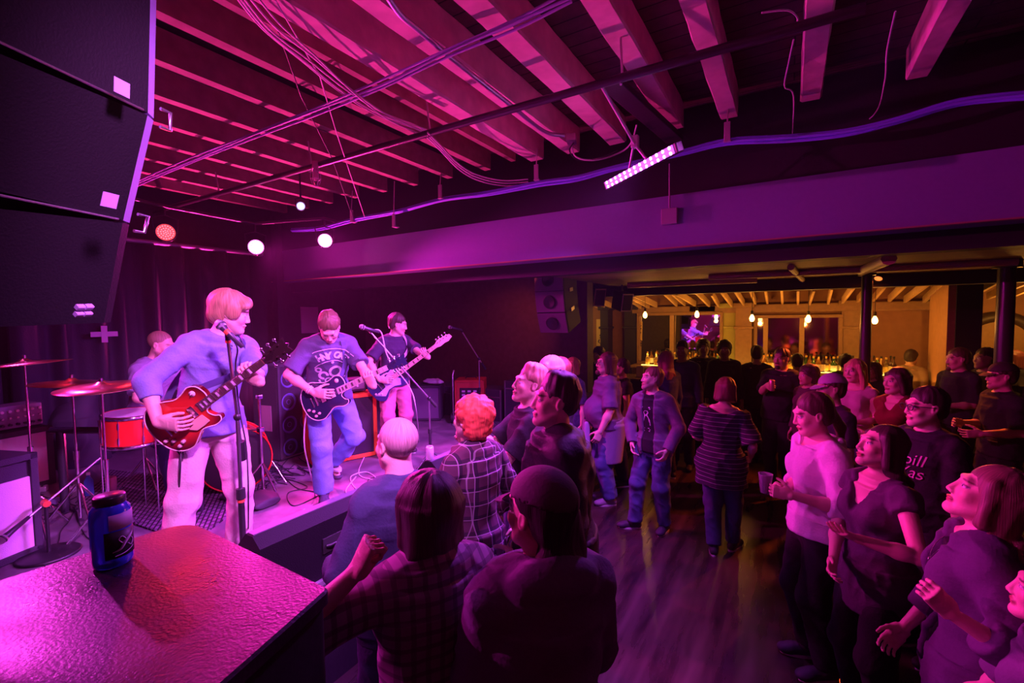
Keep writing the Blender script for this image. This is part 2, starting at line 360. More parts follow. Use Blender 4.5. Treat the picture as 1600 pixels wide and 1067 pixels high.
def torso(k, fem, g, belly, inf, z0, z1, top=True):
    """elliptical sections of the trunk between heights z0 and z1"""
    L = [(.80, .150, .095), (.90, .168, .112), (.98, .163, .110), (1.08, .142, .100), (1.20, .150, .108), (1.31, .162, .118), (1.39, .158, .104), (1.44, .125, .080), (1.475, .085, .066)]
    if fem: L = [(.80, .152, .098), (.90, .172, .115), (.98, .160, .108), (1.09, .126, .092), (1.20, .136, .100), (1.31, .148, .106), (1.39, .143, .094), (1.44, .110, .073), (1.475, .072, .058)]
    pts = []; rad = []
    zs = [z0]+[l[0] for l in L if z0 < l[0] < z1]+[z1]
    for z in zs:
        a = np.interp(z, [l[0] for l in L], [l[1] for l in L]); b = np.interp(z, [l[0] for l in L], [l[2] for l in L]); f = 1+(g-1)*(1 if z < 1.4 else .5)
        pts.append(k.bend((0, -.008, z))); rad.append((a*f+inf, b*f+inf))
    return pts, rad
def hair_mat(col):
    nm = 'hair_%d_%d_%d' % tuple(int(q*999) for q in col)
    if nm in MATS: return MATS[nm]
    m = M(nm, col, .5, spec=.4); nt = m.node_tree; N, L = nt.nodes, nt.links; b = N['Principled BSDF']; tc = N.new('ShaderNodeTexCoord'); m1 = N.new('ShaderNodeMapping'); m1.inputs['Location'].default_value = (-.5, -.42, 0); m1.inputs['Scale'].default_value = (1, 1, 0); nv = N.new('ShaderNodeVectorMath'); nv.operation = 'NORMALIZE'; m2 = N.new('ShaderNodeMapping'); m2.inputs['Scale'].default_value = (0, 0, .12); mp = N.new('ShaderNodeVectorMath'); L.new(tc.outputs['Generated'], m1.inputs['Vector']); L.new(m1.outputs['Vector'], nv.inputs[0]); L.new(tc.outputs['Generated'], m2.inputs['Vector']); L.new(nv.outputs[0], mp.inputs[0]); L.new(m2.outputs['Vector'], mp.inputs[1])
    n = N.new('ShaderNodeTexNoise'); n.inputs['Scale'].default_value = 26; n.inputs['Detail'].default_value = 4; n.inputs['Distortion'].default_value = .15; L.new(mp.outputs[0], n.inputs['Vector'])
    bp = N.new('ShaderNodeBump'); bp.inputs['Strength'].default_value = .6; bp.inputs['Distance'].default_value = .004; L.new(n.outputs['Fac'], bp.inputs['Height']); L.new(bp.outputs['Normal'], b.inputs['Normal'])
    r = ramp(nt, [(.3, tuple(q*.6 for q in col)), (.7, tuple(min(1, q*1.35) for q in col))]); L.new(n.outputs['Fac'], r.inputs['Fac']); L.new(r.outputs['Color'], b.inputs['Base Color']); return m
def person(name, loc, yaw, h=1.75, sk=None, fem=0, skin=(.62, .38, .27), g=1.0, belly=0, bust=0, hands=None, vox=.010, hvox=None, hair='short', hcol=(.06, .035, .02), wide=1.0,
           top=None, under=None, legs=None, shoes=(.02, .02, .02), sole=(.6, .6, .6), label='', cat='person', beard=None, glasses=None, cap=None, group=None, nose=1.0, stubble=0, cuts=(), extra=None, hvol=1.0):
    """top / legs = dict(col, kind, sleeve(0-1), hem, neck, mat)"""
    sc = h/1.75; sk = dict(sk or {}); k = Skel(**sk); hands = hands or {}; root = empty('person', loc, 0, label, cat, group); root.rotation_euler.z = yaw; root.scale = (sc, sc, sc)
    armg = (.86 if fem else 1.0)*(1+(g-1)*.6); lg = (1+(g-1)*.8)
    B = []; pts, rad = torso(k, fem, g, belly, 0, .84, 1.475); B.append(('l', pts, rad, k.brot(.5) @ Vector((1, 0, 0)), .02, '+'))
    if belly: B.append(('e', k.bend((0, .06+.05*belly, 1.08)), (.15+.03*belly, .09+.06*belly, .16), None, .06, '+'))
    if fem or bust:
        for s in (1, -1): B.append(('e', k.bend((.066*s, .078, 1.285)), (.058, .046+.02*bust, .058), None, .03, '+'))
    nr = .046 if fem else .054*(1+(g-1)*.5)
    B.append(('c', k.bend((0, -.012, 1.44)), k.hc+k.HR @ Vector((0, -.012, -.055)), nr*1.15, nr, .035, '+'))
    for s in (1, -1):
        B += [('c', k.bend((.045*s, -.02, 1.46)), k.sh[s], .032, .046*armg, .04, '+'), ('c', k.sh[s], k.el[s], .051*armg, .038*armg, .03, '+'),
              ('c', k.el[s], k.el[s].lerp(k.wr[s], .35), .036*armg, .040*armg, .015, '+'), ('c', k.el[s].lerp(k.wr[s], .3), k.wr[s], .040*armg, .0255*armg, .02, '+')]
        B += [('c', k.hip[s], k.kn[s], .088*lg, .056*lg, .03, '+'), ('c', k.kn[s], k.an[s], .054*lg, .038, .02, '+'), ('e', k.kn[s].lerp(k.an[s], .3)+Vector((0, -.02, 0)), (.05, .05, .11), None, .03, '+'),
              ('c', k.an[s]-Vector((0, 0, .03)), k.an[s]+k.fd[s]*.13-Vector((0, 0, .05)), .035, .028, .02, '+')]
    HP = head_prims(k, fem, nose, wide); HND = []
    for s in (1, -1):
        q = hands.get(s, {}); fa = (k.wr[s]-k.el[s]).normalized(); d = Vector(q['d']) if 'd' in q else fa
        nn = Vector(q['n']) if 'n' in q else Vector((-s, 0, 0)); tt = Vector(q['t']) if 't' in q else Vector((0, 1, 0))
        kw = {x: q[x] for x in ('curl', 'spread', 'thumb', 'tl', 'fc') if x in q}
        HND.append((k.wr[s], d, hand_prims(k.wr[s], d, nn, tt, s=.9 if fem else 1.0, **kw)))
    allp = B+HP+[p for _, _, h_ in HND for p in h_]
    hv = hvox or vox; Ps = []; Fs = []; n = 0
    P, F = sdf_mesh(allp, vox)
    if hv < vox*.9:
        boxes = [(np.array(k.hc)-np.array([.13, .15, .135]), np.array(k.hc)+np.array([.13, .15, .15]), hv)]
        for w_, d_, _ in HND: c = np.array(w_+d_.normalized()*.095); boxes.append((c-.115, c+.115, max(hv*.8, .0035)))
        keep = np.ones(len(F), bool); C = P[F].mean(1)
        for a, b, _ in boxes: keep &= ~((C > a+vox*1.2) & (C < b-vox*1.2)).all(1)
        Ps.append(P); Fs.append(F[keep]); n = len(P)
        for a, b, vv in boxes:
            p2, f2 = sdf_mesh(allp, vv, (a, b)); C = p2[f2].mean(1); f2 = f2[((C > a+vv*.5) & (C < b-vv*.5)).all(1)]
            Ps.append(p2); Fs.append(f2+n); n += len(p2)
        P = np.concatenate(Ps); F = np.concatenate(Fs); u = np.unique(F); mp = np.zeros(len(P), int); mp[u] = np.arange(len(u)); P = P[u]; F = mp[F]
    c = head_tone(k, P, skin, fem, wide, tuple(q*.7 for q in hcol) if sum(hcol) < .5 else tuple(q*.5 for q in hcol), stubble)
    body = mk('body', P, F, M('skin', skin, .5, attr='tone', spec=.5, bump=.15, bscale=90), root, c)
    # clothes
    def cloth(nm, prims, mat, v, amp=.004, freq=28, seed=0, rel=0):
        P, F = sdf_mesh(prims, v)
        if len(F) == 0: return None
        if rel: P = relax(P, F, rel)
        N = vnormals(P, F); st = P*np.array([1, 1, .45]); n1 = vnoise(st, freq, seed+3); n2 = vnoise(P, freq*1.9, seed+9); d = (n1*.6+(.35-np.abs(n1))*1.5+(.3-np.abs(n2))*.8)*amp*2.3; P = P+N*d[:, None]; return mk(nm, P, F, mat, root)
    sd = abs(hash(label)) % 1000 if False else sum(map(ord, label)) % 997
    def top_prims(t, inf):
        kind = t.get('kind', 'tee'); hem = t.get('hem', .86); nk = t.get('neck', 1.475); sl = t.get('sleeve', .45); P = []
        pts, rad = torso(k, fem, g, belly, inf, hem, min(nk, 1.475)); fl = t.get('flare', 0)
        zz = [hem]+[1]*9; lo = [max(0, min(1, (1.09-p.z)/.12))*(.022 if hem < .93 else 0) for p in pts]; rad = [(a+fl*max(0, 1-i/3)+lo[i], b+fl*max(0, 1-i/3)+lo[i]) for i, (a, b) in enumerate(rad)]
        P.append(('l', pts, rad, k.brot(.5) @ Vector((1, 0, 0)), .012, '+'))
        if belly: P.append(('e', k.bend((0, .06+.05*belly, 1.08)), (.15+.03*belly+inf, .09+.06*belly+inf, .17), None, .07, '+'))
        if fem or bust: P += [('e', k.bend((.066*s, .078, 1.285)), (.060+inf*.7, .048+.02*bust+inf*.7, .060+inf), None, .045, '+') for s in (1, -1)]
        for s in (1, -1):
            if nk > 1.4: P.append(('c', k.bend((.05*s, -.02, 1.455)), k.sh[s], .030+inf, .046*armg+inf*.8, .05, '+'))
            if sl > 0 and not (t.get('one') and s == 1 and False):
                a = (.049*armg+inf); u = Vector(k.sh[s]); e = k.el[s]
                if sl <= .5:
                    q = u.lerp(e, sl*2); P += [('l', [u-(e-u)*.05, q], [(a, a), (a*1.02+.012*sl*2, a*1.02+.012*sl*2)], (1, .3, .1), .02, '+'), ('e', u, (a, a, a), None, .03, '+')]
                else:
                    q = e.lerp(k.wr[s], (sl-.5)*2); r2 = .04*armg+inf; rw = .03*armg+inf; r3 = r2+(rw-r2)*(sl-.5)*2
                    P += [('c', u, e, a, r2, .03, '+'), ('l', [e, q], [(r2, r2), (r3, r3)], (1, .3, .1), .02, '+'), ('e', e, (r2*1.03,)*3, None, .01, '+')]
        if t.get('collar'): P.append(('l', [k.bend((0, -.018, 1.445)), k.bend((0, -.012, 1.445)).lerp(k.hc+k.HR @ Vector((0, -.02, -.07)), .45)], [(.078, .074), (.070, .068)], k.brot(1) @ Vector((1, 0, 0)), .012, '+'))
        if t.get('hood'): P += [('e', k.bend((0, -.085, 1.46)), (.125, .06, .07), k.brot(1), .03, '+'), ('c', k.bend((-.085, -.03, 1.475)), k.bend((-.05, .06, 1.42)), .03, .02, .02, '+'), ('c', k.bend((.085, -.03, 1.475)), k.bend((.05, .06, 1.42)), .03, .02, .02, '+')]
        # neckline
        if t.get('nl', 'crew') == 'crew' and not t.get('collar'): P.append(('c', k.bend((0, .0, 1.46)), k.bend((0, .02, 1.56)), t.get('nr', .064), .085, .006, '-'))
        if t.get('nl') == 'v': P.append(('c', k.bend((0, .15, t.get('vz', 1.30))), k.bend((0, .05, 1.56)), .012, .12, .004, '-'))
        if t.get('nl') == 'scoop': P.append(('e', k.bend((0, .03, 1.50)), (.125, .14, .085), None, .006, '-'))
        if t.get('nl') == 'off': P.append(('e', k.bend((0, -.02, 1.56)), (.24, .20, .145), None, .006, '-'))
        if t.get('open'): P.append(('l', [k.bend((0, .15, hem-.1)), k.bend((0, .16, 1.2)), k.bend((0, .12, 1.52))], [(t['open'], .14), (t['open']*.9, .14), (t['open']*.9, .13)], (1, 0, 0), .01, '-'))
        for q in hold: P.append(('e', q, (.05, .05, .05), None, .01, '-'))
        return P
    hold = []
    if legs:
        li = legs.get('inf', .014); hz = legs.get('hem', .06); P = [('l', [k.bend((0, -.008, z)) for z in (.82, .9, .98, 1.01)], [(a*(1+(g-1)*.9)+li*.6, b*(1+(g-1)*.9)+li*.6) for a, b in ((.13, .10), (.168, .112), (.16, .108), (.152, .104))], (1, 0, 0), .02, '+')]
        for s in (1, -1):
            q = k.kn[s].lerp(k.an[s], .98) if hz < .1 else k.kn[s].lerp(k.an[s], .9); fl = legs.get('flare', .022)
            P += [('c', k.hip[s]-Vector((0, 0, .02)), k.kn[s], .092*lg+li, .062*lg+li, .03, '+'), ('l', [k.kn[s], q], [(.058*lg+li, .060*lg+li), (.042+fl, .045+fl)], (1, 0, 0), .02, '+'), ('e', k.kn[s], (.072*lg+li,)*3, None, .02, '+'), ('e', k.kn[s].lerp(k.an[s], .3)+Vector((0, -.022, 0)), (.052+li*.7, .052+li*.7, .14), None, .03, '+')]
            if legs.get('flat'): pass
        cloth(legs.get('name', 'trousers'), P, legs['mat'], vox*1.05, legs.get('amp', .005), legs.get('freq', 26), sd)
    for i, s in enumerate((1, -1)):
        if not shoes: break
        a = k.an[s]; d = k.fd[s]; up = Vector((0, 0, 1)); zz = a.z-.085
        P = [('l', [a+Vector((0, 0, .03)), a-Vector((0, 0, .03))], [(.042, .046), (.045, .05)], (1, 0, 0), .02, '+'), ('c', a-Vector((0, 0, .045))-d*.035, a-Vector((0, 0, .045))+d*.10, .040, .040, .02, '+'), ('e', a-Vector((0, 0, .052))+d*.135, (.046, .058, .033), frame(up, d) if False else Matrix.Rotation(math.atan2(-d.x, d.y), 3, 'Z'), .02, '+')]
        P.append(('l', [a-Vector((0, 0, .13)), a-Vector((0, 0, .084))], [(.3, .3), (.3, .3)], (1, 0, 0), .001, '-'))
        sp, sf = sdf_mesh(P, vox if vox < .012 else .011); so = mk('shoe', sp, sf, M('shoe_%d' % int(sum(shoes)*100), shoes, .6, spec=.3), root)
        if sole and vox < .013:
            ot = [(.043*math.cos(q), .05+.125*math.sin(q)) for q in [2*PI*j/20 for j in range(20)]]
            mb = MB(); mb.prism(ot, 0, .018); m = mb.build('sole', M('sole_%d' % int(sum(sole)*100), sole, .6), so, loc=(a.x, a.y, zz)); m.rotation_euler.z = math.atan2(-d.x, d.y)
    if under: cloth('undershirt', top_prims(under, .009), under['mat'], vox, .002, 24, sd+5)
    if top:
        tp = top_prims(top, top.get('inf', .015)); o = cloth(top.get('name', 'shirt'), tp, top['mat'], top.get('vox', vox*.9), top.get('amp', .0045), top.get('freq', 24), sd+1); root['_t'] = 0; k.top = o
    # hair
    H = lambda x, y, z: k.hc+k.HR @ Vector((x*wide, y, z)); R = k.HR; v = min(vox, .008) if hv < .008 else vox
    hm = hair_mat(hcol)
    face = [('e', H(0, .113, -.022), (.069, .060, .110), R, .012, '-'), ('e', H(0, .13, -.06), (.075, .07, .1), R, .012, '-')]; q = hvol
    base = [('e', H(0, -.026, .045), (.0865*q, .103*q, .093*q), R, .012, '+')]
    hp = None; ha = .0055; hf = 80
    if hair == 'short': hp = base+[('e', H(0, -.055, -.01), (.077, .062, .07), R, .02, '+')]+face+[('e', H(s*.09, .03, -.02), (.04, .036, .06), R, .008, '-') for s in (1, -1)]
    if hair == 'buzz': hp = [('e', H(0, -.022, .039), (.0795, .0975, .0875), R, .01, '+')]+face+[('e', H(s*.09, .03, -.02), (.04, .036, .06), R, .008, '-') for s in (1, -1)]; ha = .0006
    if hair == 'quiff': hp = base+[('e', H(0, -.06, -.005), (.074, .055, .06), R, .02, '+'), ('e', H(0, -.004, .116), (.055, .050, .028), R @ Matrix.Rotation(.35, 3, 'X'), .03, '+'), ('e', H(0, -.03, .115), (.064, .07, .026), R, .03, '+')]+face+[('e', H(s*.09, .03, -.02), (.04, .036, .06), R, .008, '-') for s in (1, -1)]
    if hair == 'fringe': hp = [('e', H(0, -.022, .048), (.091, .108, .095), R, .012, '+'), ('e', H(0, -.055, -.012), (.083, .064, .078), R, .02, '+'), ('e', H(.025, .068, .075), (.07, .04, .036), R @ Matrix.Rotation(.3, 3, 'Y'), .02, '+'), ('e', H(.078, .02, .02), (.018, .04, .05), R, .015, '+'), ('e', H(-.078, .01, .01), (.018, .045, .055), R, .015, '+'),
        ('e', H(0, .112, -.040), (.072, .06, .102), R, .012, '-')]; ha = .005
    if hair == 'curly': hp = [('e', H(0, -.03, .045), (.105, .118, .105), R, .012, '+'), ('e', H(0, -.05, -.03), (.095, .08, .085), R, .02, '+'), ('e', H(0, .115, -.04), (.066, .062, .100), R, .012, '-')]; ha = .011; hf = 75
    if hair in ('long', 'bob', 'wavy', 'bun', 'pony'):
        ln = {'long': 1.0, 'bob': .42, 'wavy': .62, 'bun': .12, 'pony': .15}[hair]; hp = list(base)
        bk = [H(0, -.03, .05), H(0, -.05, -.06), H(0, -.062, -.06-.10*ln)]; rr = [(.09*q, .095*q), (.094*q, .072*q), (.098*q, .058*q)]
        if ln > .5: e = k.bend((0, -.10, 1.47-.16*ln)); bk += [k.bend((0, -.085, 1.46)), e]; rr += [(.10*q, .048), (.085*q, .03)]
        if ln > .2: hp.append(('l', bk, rr, R @ Vector((1, 0, 0)), .02, '+'))
        else: hp.append(('e', H(0, -.055, -.015), (.077, .06, .07), R, .02, '+'))
        if ln > .9 and hair == 'long':
            for s in (1, -1): hp.append(('c', H(.078*s, .0, -.02), k.bend((.10*s, .055, 1.36)), .026, .022, .02, '+'))
        if ln > .35:
            for s in (1, -1): hp.append(('c', H(.07*s, .03, .06), H(.085*s, .005, -.06-.05*ln), .022, .022, .02, '+'))
        if hair == 'bun': hp.append(('e', H(0, -.12, .05), (.04, .035, .04), R, .01, '+'))
        if hair == 'pony': hp += [('c', H(0, -.10, .03), H(.02, -.14, -.12), .026, .03, .02, '+'), ('c', H(.02, -.14, -.12), H(.03, -.12, -.26), .03, .012, .02, '+')]
        hp += [('e', H(0, .118, -.036), (.066, .066, .114), R, .012, '-'), ('c', H(0, .06, -.1), H(0, .09, -.25), .058, .09, .01, '-')]; ha = .006; hf = 70
    if hair in ('fringe', 'short', 'quiff'): ha = .0085; hf = 95
    if extra: hp = (hp or [])+extra(k, H, R)
    if hp:
        P, F = sdf_mesh(hp, v); N = vnormals(P, F); Q = (P-np.array(k.hc))@np.array(R); rr_ = np.sqrt(Q[:, 0]**2+(Q[:, 1]+.02)**2)+.012; st = np.stack([Q[:, 0]/rr_*.075, (Q[:, 1]+.02)/rr_*.075, Q[:, 2]*.16], 1) if hair != 'curly' else Q
        P = P+N*(vnoise(st, hf*1.8, sd)*ha+vnoise(st, hf*4, sd+2)*ha*.35)[:, None]; mk('hair', P, F, hm, root)
    if beard:
        bp = [('c', H(-.05, .03, -.07), H(0, .088, -.105), .014, .022*beard, .02, '+'), ('c', H(.05, .03, -.07), H(0, .088, -.105), .014, .022*beard, .02, '+'), ('e', H(0, .098, -.052), (.028, .012, .007), R, .006, '+'), ('e', H(0, .107, -.069), (.022, .012, .009), R, .006, '-')]
        P, F = sdf_mesh(bp, min(v, .008)); N = vnormals(P, F); P = P+N*(vnoise(P, 240, 4)*.003)[:, None]; mk('beard', P, F, hm, root)
    if glasses:
        mb = MB()
        for s in (1, -1):
            c_ = [Vector((s*.034+.026*math.cos(a)*(1 if abs(math.cos(a)) < .9 else .97), .108, .004+.019*math.sin(a))) for a in [2*PI*i/16 for i in range(17)]]
            mb.tube(c_, .0028, 6, cap=False); mb.tube([(s*.06, .106, .012), (s*.078, .05, .012), (s*.082, -.01, .006)], .0026, 6)
        mb.tube([(-.009, .11, .008), (.009, .11, .008)], .0026, 6); go = mb.build('glasses', M('glasses_frame', glasses, .3), root); go.matrix_local = T4(R, k.hc)
        ls = MB()
        for s in (1, -1): ls.disc((s*.034, .1075, .004), .0235, (0, 1, 0), 16, .0012)
        ls.build('lens', M('lens', (1, 1, 1), .03, trans=1.0), go)
    if cap:
        cc, back = cap; mt = M('cap_%d' % int(sum(cc)*100), cc, .8, bump=.2, bscale=120)
        cp = [('e', H(0, -.02, .052), (.094, .112, .092), R, .01, '+'), ('c', H(0, -.02, -.06), H(0, -.02, -.2), .15, .16, .001, '-'), ('e', H(0, -.02, -.045), (.2, .2, .075), R, .004, '-')]
        P, F = sdf_mesh(cp, min(v, .007)); co = mk('cap', P, F, mt, root); f = -1 if back else 1
        bp = MB(); out = []
        rr = 9
        for i in range(rr+1): a = PI*(i/rr); out.append((.078*math.cos(a), f*(.085+.075*math.sin(a)), .03-.018*math.sin(a)*1.4+.0*i))
        for i in range(rr+1): a = PI*(1-i/rr); out.append((.078*math.cos(a), f*(.080+.02*math.sin(a)), .036))
        n_ = len(out); bp.add([(x, y, z) for x, y, z in out]+[(x, y, z-.005) for x, y, z in out], [tuple(range(n_)), tuple(range(n_, 2*n_))[::-1]]+[(i, (i+1) % n_, n_+(i+1) % n_, n_+i) for i in range(n_)])
        b_ = bp.build('cap_brim', mt, co); b_.matrix_local = T4(R, k.hc)
    root['_t'] = 0; del root['_t']; k.root = root; k.M = Matrix.Translation(Vector(loc)) @ Matrix.Rotation(yaw, 4, 'Z') @ Matrix.Scale(sc, 4); k.sc = sc
    return k
def place(px, top, h, face, d=None, z0=0, dress=0):
    """where somebody of height h stands whose head top is seen at (px, top); face: 0 looks at the camera, 90 picture right, 180 away"""
    if d is None:
        r = ray(px, top); t = (z0+h-CAMP.z)/r.z; p = CAMP+r*t
    else: p = at_d(px, top, d); h = p.z-z0
    v = Vector((p.x, p.y)).normalized(); a = math.radians(face); rt = Vector((v.y, -v.x)); f = -v*math.cos(a)+rt*math.sin(a); return Vector((p.x, p.y, z0)), math.atan2(-f.x, f.y), h
def decal(k, on, verts, faces, c, R, mat, name='print', push=.006, up=(0, 0, 1)):
    """lays a flat print onto cloth: c centre and facing direction in body space"""
    me = on.data; bv = BVHTree.FromPolygons([v.co for v in me.vertices], [tuple(p.vertices) for p in me.polygons]); out = []
    for v in verts:
        p = c+R @ Vector((-v[0], 0, v[1])); y = R @ Vector((0, 1, 0)); hit = bv.ray_cast(p+y*.3, -y)
        out.append(tuple((hit[0]+y*(push if v[2] > 0 else push*.3)) if hit[0] else tuple(p)))
    mb = MB(); mb.add(out, faces); return mb.build(name, mat, k.root)
# ------------------------------------------------------------------ the room
def wood_floor():
    m = M('floor_boards', (.03, .018, .016), .3); nt = m.node_tree; N, L = nt.nodes, nt.links; b = N['Principled BSDF']; tc = N.new('ShaderNodeTexCoord')
    mp = N.new('ShaderNodeMapping'); mp.inputs['Scale'].default_value = (6, .8, 1); n = N.new('ShaderNodeTexNoise'); n.inputs['Scale'].default_value = 1.4; n.inputs['Detail'].default_value = 8
    L.new(tc.outputs['Object'], mp.inputs['Vector']); L.new(mp.outputs['Vector'], n.inputs['Vector'])
    r = ramp(nt, [(.3, (.014, .008, .008)), (.7, (.075, .042, .036))]); L.new(n.outputs['Fac'], r.inputs['Fac']); L.new(r.outputs['Color'], b.inputs['Base Color'])
    r2 = ramp(nt, [(.3, (.2, .2, .2)), (.75, (.42, .42, .42))]); L.new(n.outputs['Fac'], r2.inputs['Fac']); L.new(r2.outputs['Color'], b.inputs['Roughness'])
    bp = N.new('ShaderNodeBump'); bp.inputs['Strength'].default_value = .25; bp.inputs['Distance'].default_value = .01; L.new(n.outputs['Fac'], bp.inputs['Height']); L.new(bp.outputs['Normal'], b.inputs['Normal']); return m
def scuffed(name, c0, c1, rough0, rough1, sc=3, sc2=40, bump=.3):
    m = M(name, c0, .5); nt = m.node_tree; N, L = nt.nodes, nt.links; b = N['Principled BSDF']; tc = N.new('ShaderNodeTexCoord')
    n = N.new('ShaderNodeTexNoise'); n.inputs['Scale'].default_value = sc; n.inputs['Detail'].default_value = 10; n.inputs['Roughness'].default_value = .65; n2 = N.new('ShaderNodeTexNoise'); n2.inputs['Scale'].default_value = sc2; n2.inputs['Detail'].default_value = 4
    for q in (n, n2): L.new(tc.outputs['Object'], q.inputs['Vector'])
    r = ramp(nt, [(.35, c0), (.7, c1)]); L.new(n.outputs['Fac'], r.inputs['Fac']); L.new(r.outputs['Color'], b.inputs['Base Color'])
    r2 = ramp(nt, [(.3, (rough0,)*3), (.7, (rough1,)*3)]); L.new(n.outputs['Fac'], r2.inputs['Fac']); L.new(r2.outputs['Color'], b.inputs['Roughness'])
    bp = N.new('ShaderNodeBump'); bp.inputs['Strength'].default_value = bump; bp.inputs['Distance'].default_value = .004; L.new(n2.outputs['Fac'], bp.inputs['Height']); L.new(bp.outputs['Normal'], b.inputs['Normal']); return m
def planks(name, c0, c1, axis=0, wdt=.14, rough=.75):
    m = M(name, c0, rough); nt = m.node_tree; N, L = nt.nodes, nt.links; b = N['Principled BSDF']; tc = N.new('ShaderNodeTexCoord'); br = N.new('ShaderNodeTexBrick')
    mp = N.new('ShaderNodeMapping'); mp.inputs['Rotation'].default_value = (0, 0, PI/2*axis); L.new(tc.outputs['Object'], mp.inputs['Vector']); L.new(mp.outputs['Vector'], br.inputs['Vector'])
    br.inputs['Scale'].default_value = 1; br.inputs['Brick Width'].default_value = 2.2; br.inputs['Row Height'].default_value = wdt; br.inputs['Mortar Size'].default_value = .006; br.inputs['Color1'].default_value = (*c0, 1); br.inputs['Color2'].default_value = (*c1, 1); br.inputs['Mortar'].default_value = (.005, .004, .004, 1)
    n = N.new('ShaderNodeTexNoise'); n.inputs['Scale'].default_value = 9; n.inputs['Detail'].default_value = 8; L.new(tc.outputs['Object'], n.inputs['Vector'])
    mx = N.new('ShaderNodeMix'); mx.data_type = 'RGBA'; mx.blend_type = 'MULTIPLY'; mx.inputs[0].default_value = .8; L.new(br.outputs['Color'], mx.inputs[6]); L.new(n.outputs['Fac'], mx.inputs[7]); L.new(mx.outputs[2], b.inputs['Base Color'])
    bp = N.new('ShaderNodeBump'); bp.inputs['Strength'].default_value = .5; bp.inputs['Distance'].default_value = .01; L.new(br.outputs['Fac'], bp.inputs['Height']); bp.invert = True; L.new(bp.outputs['Normal'], b.inputs['Normal']); return m
BLK = M('black_paint', (.018, .017, .02), .6, bump=.2, bscale=30); BLKW = M('black_wall', (.03, .025, .03), .75, bump=.3, bscale=12, var=.3)
FWALL = M('rear_wall_paint', (.11, .08, .07), .7, bump=.3, bscale=14, var=.3); BEAMP = M('beam_paint', (.20, .18, .36), .75, bump=.12, bscale=40, var=.08)
WOODJ = M('joist_wood', (.30, .20, .16), .8, bump=.6, bscale=9, var=.45); WOODB = M('rough_timber', (.60, .45, .44), .8, bump=.9, bscale=7, var=.4)
WOODO = M('bar_wood', (.30, .17, .08), .5, bump=.2, bscale=14, var=.3); YEL = M('bar_plaster', (.30, .14, .07), .7, bump=.2, bscale=9, var=.2)
ST = M('stage_paint', (.2, .17, .2), .55); STM = scuffed('stage_floor', (.10, .08, .10), (.26, .22, .25), .35, .7, 4, 26, .4)
METAL = M('steel', (.5, .5, .52), .35, 1, bump=.05); DARKM = M('dark_metal', (.06, .06, .065), .45, .8); CHROME = M('chrome', (.85, .85, .88), .12, 1)
PLAS = M('black_plastic', (.02, .02, .022), .4); RUB = M('rubber', (.015, .015, .016), .6); CBLK = M('cable_black', (.02, .02, .025), .5); CWHT = M('cable_pale', (.6, .55, .6), .5); CBLU = M('cable_blue', (.22, .22, .95), .45)
mb = MB(); mb.box((0, 3.5, -.05), (19, 18, .1)); struct('floor', mb, wood_floor())
mb = MB(); mb.box((-5.05, 2.5, .325), (5.1, 8.2, .65)); struct('floor_stage', mb, STM)
mb = MB(); mb.box((-2.47, 2.5, .31), (.06, 8.2, .62)); struct('trim_5', mb, BLK)
mb = MB(); mb.box((-7.7, 3.5, 2.2), (.2, 18, 4.6)); struct('wall_left', mb, BLKW)
mb = MB(); mb.box((-5.12, 6.72, 2.0), (4.96, .24, 4.2)); struct('wall_rear', mb, FWALL)
mb = MB(); mb.box((-2.42, 8.4, 1.6), (.001+.2, 3.2, 3.2)); 
mb = MB(); mb.box((8.6, 3.5, 2.2), (.2, 18, 4.6)); struct('wall_right', mb, BLKW)
mb = MB(); mb.box((0, -3.6, 2.2), (18, .2, 4.6)); struct('wall_back', mb, M('back_wall_paint', (.25, .08, .14), .8, bump=.2, var=.3))
mb = MB(); mb.box((2, 10.35, 1.6), (14, .2, 3.3)); struct('wall_bar', mb, YEL)
mb = MB(); mb.box((-5.02, 8.6, 1.6), (.2, 3.6, 3.3)); struct('wall_bar_side', mb, WOODO)
# raised ceiling over the stage
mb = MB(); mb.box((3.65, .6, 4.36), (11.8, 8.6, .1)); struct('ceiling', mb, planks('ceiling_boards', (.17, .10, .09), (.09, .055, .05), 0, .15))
mb = MB(); mb.box((-5.9, .6, 4.36), (7.2, 8.6, .1)); struct('ceiling_left', mb, planks('ceiling_boards_shaded', (.02, .014, .016), (.012, .01, .01), 0, .15))  # boards blackened to stand for the shade between the joists
for i in range(8): mb = MB(); mb.box((-3.14-.575*i, .6, 4.17), (.085, 8.2, .22)); struct('ceiling_joist', mb, WOODJ)
def timber(x, w_, h_, seed):
    r = random.Random(seed); n = 40; v = []; f = []
    for i in range(n+1):
        y = -3.4+8.1*i/n
        for k in range(8):
            a = PI/4+2*PI*k/8; a = (k//2)*PI/2+PI/4+(.12 if k % 2 else -.12); cx = max(-.72, min(.72, math.cos(a)*1.02))/.72; cz = max(-.72, min(.72, math.sin(a)*1.02))/.72
            v.append((x+cx*w_/2*(1+r.uniform(-.07, .05)), y, 4.31-h_/2+cz*h_/2*(1+r.uniform(-.03, .03))))
    for i in range(n):
        for k in range(8): f.append((i*8+k, i*8+(k+1) % 8, (i+1)*8+(k+1) % 8, (i+1)*8+k))
    f += [tuple(range(8)), tuple(range(n*8, n*8+8))[::-1]]; mb = MB(); mb.add(v, f); struct('ceiling_timber', mb, WOODB)
for i, (x, w_, h_) in enumerate(((-2.47, .17, .26), (-2.03, .15, .26), (-1.54, .18, .26), (-.97, .16, .24), (-.5, .15, .24), (.12, .15, .24), (.8, .14, .24), (1.5, .14, .24), (2.2, .14, .24), (2.95, .14, .24))): timber(x, w_, h_, i)
for x in (-2.78,): mb = MB(); mb.box((x, .6, 4.2), (.06, 8.2, .2)); struct('ceiling_joist', mb, WOODJ)
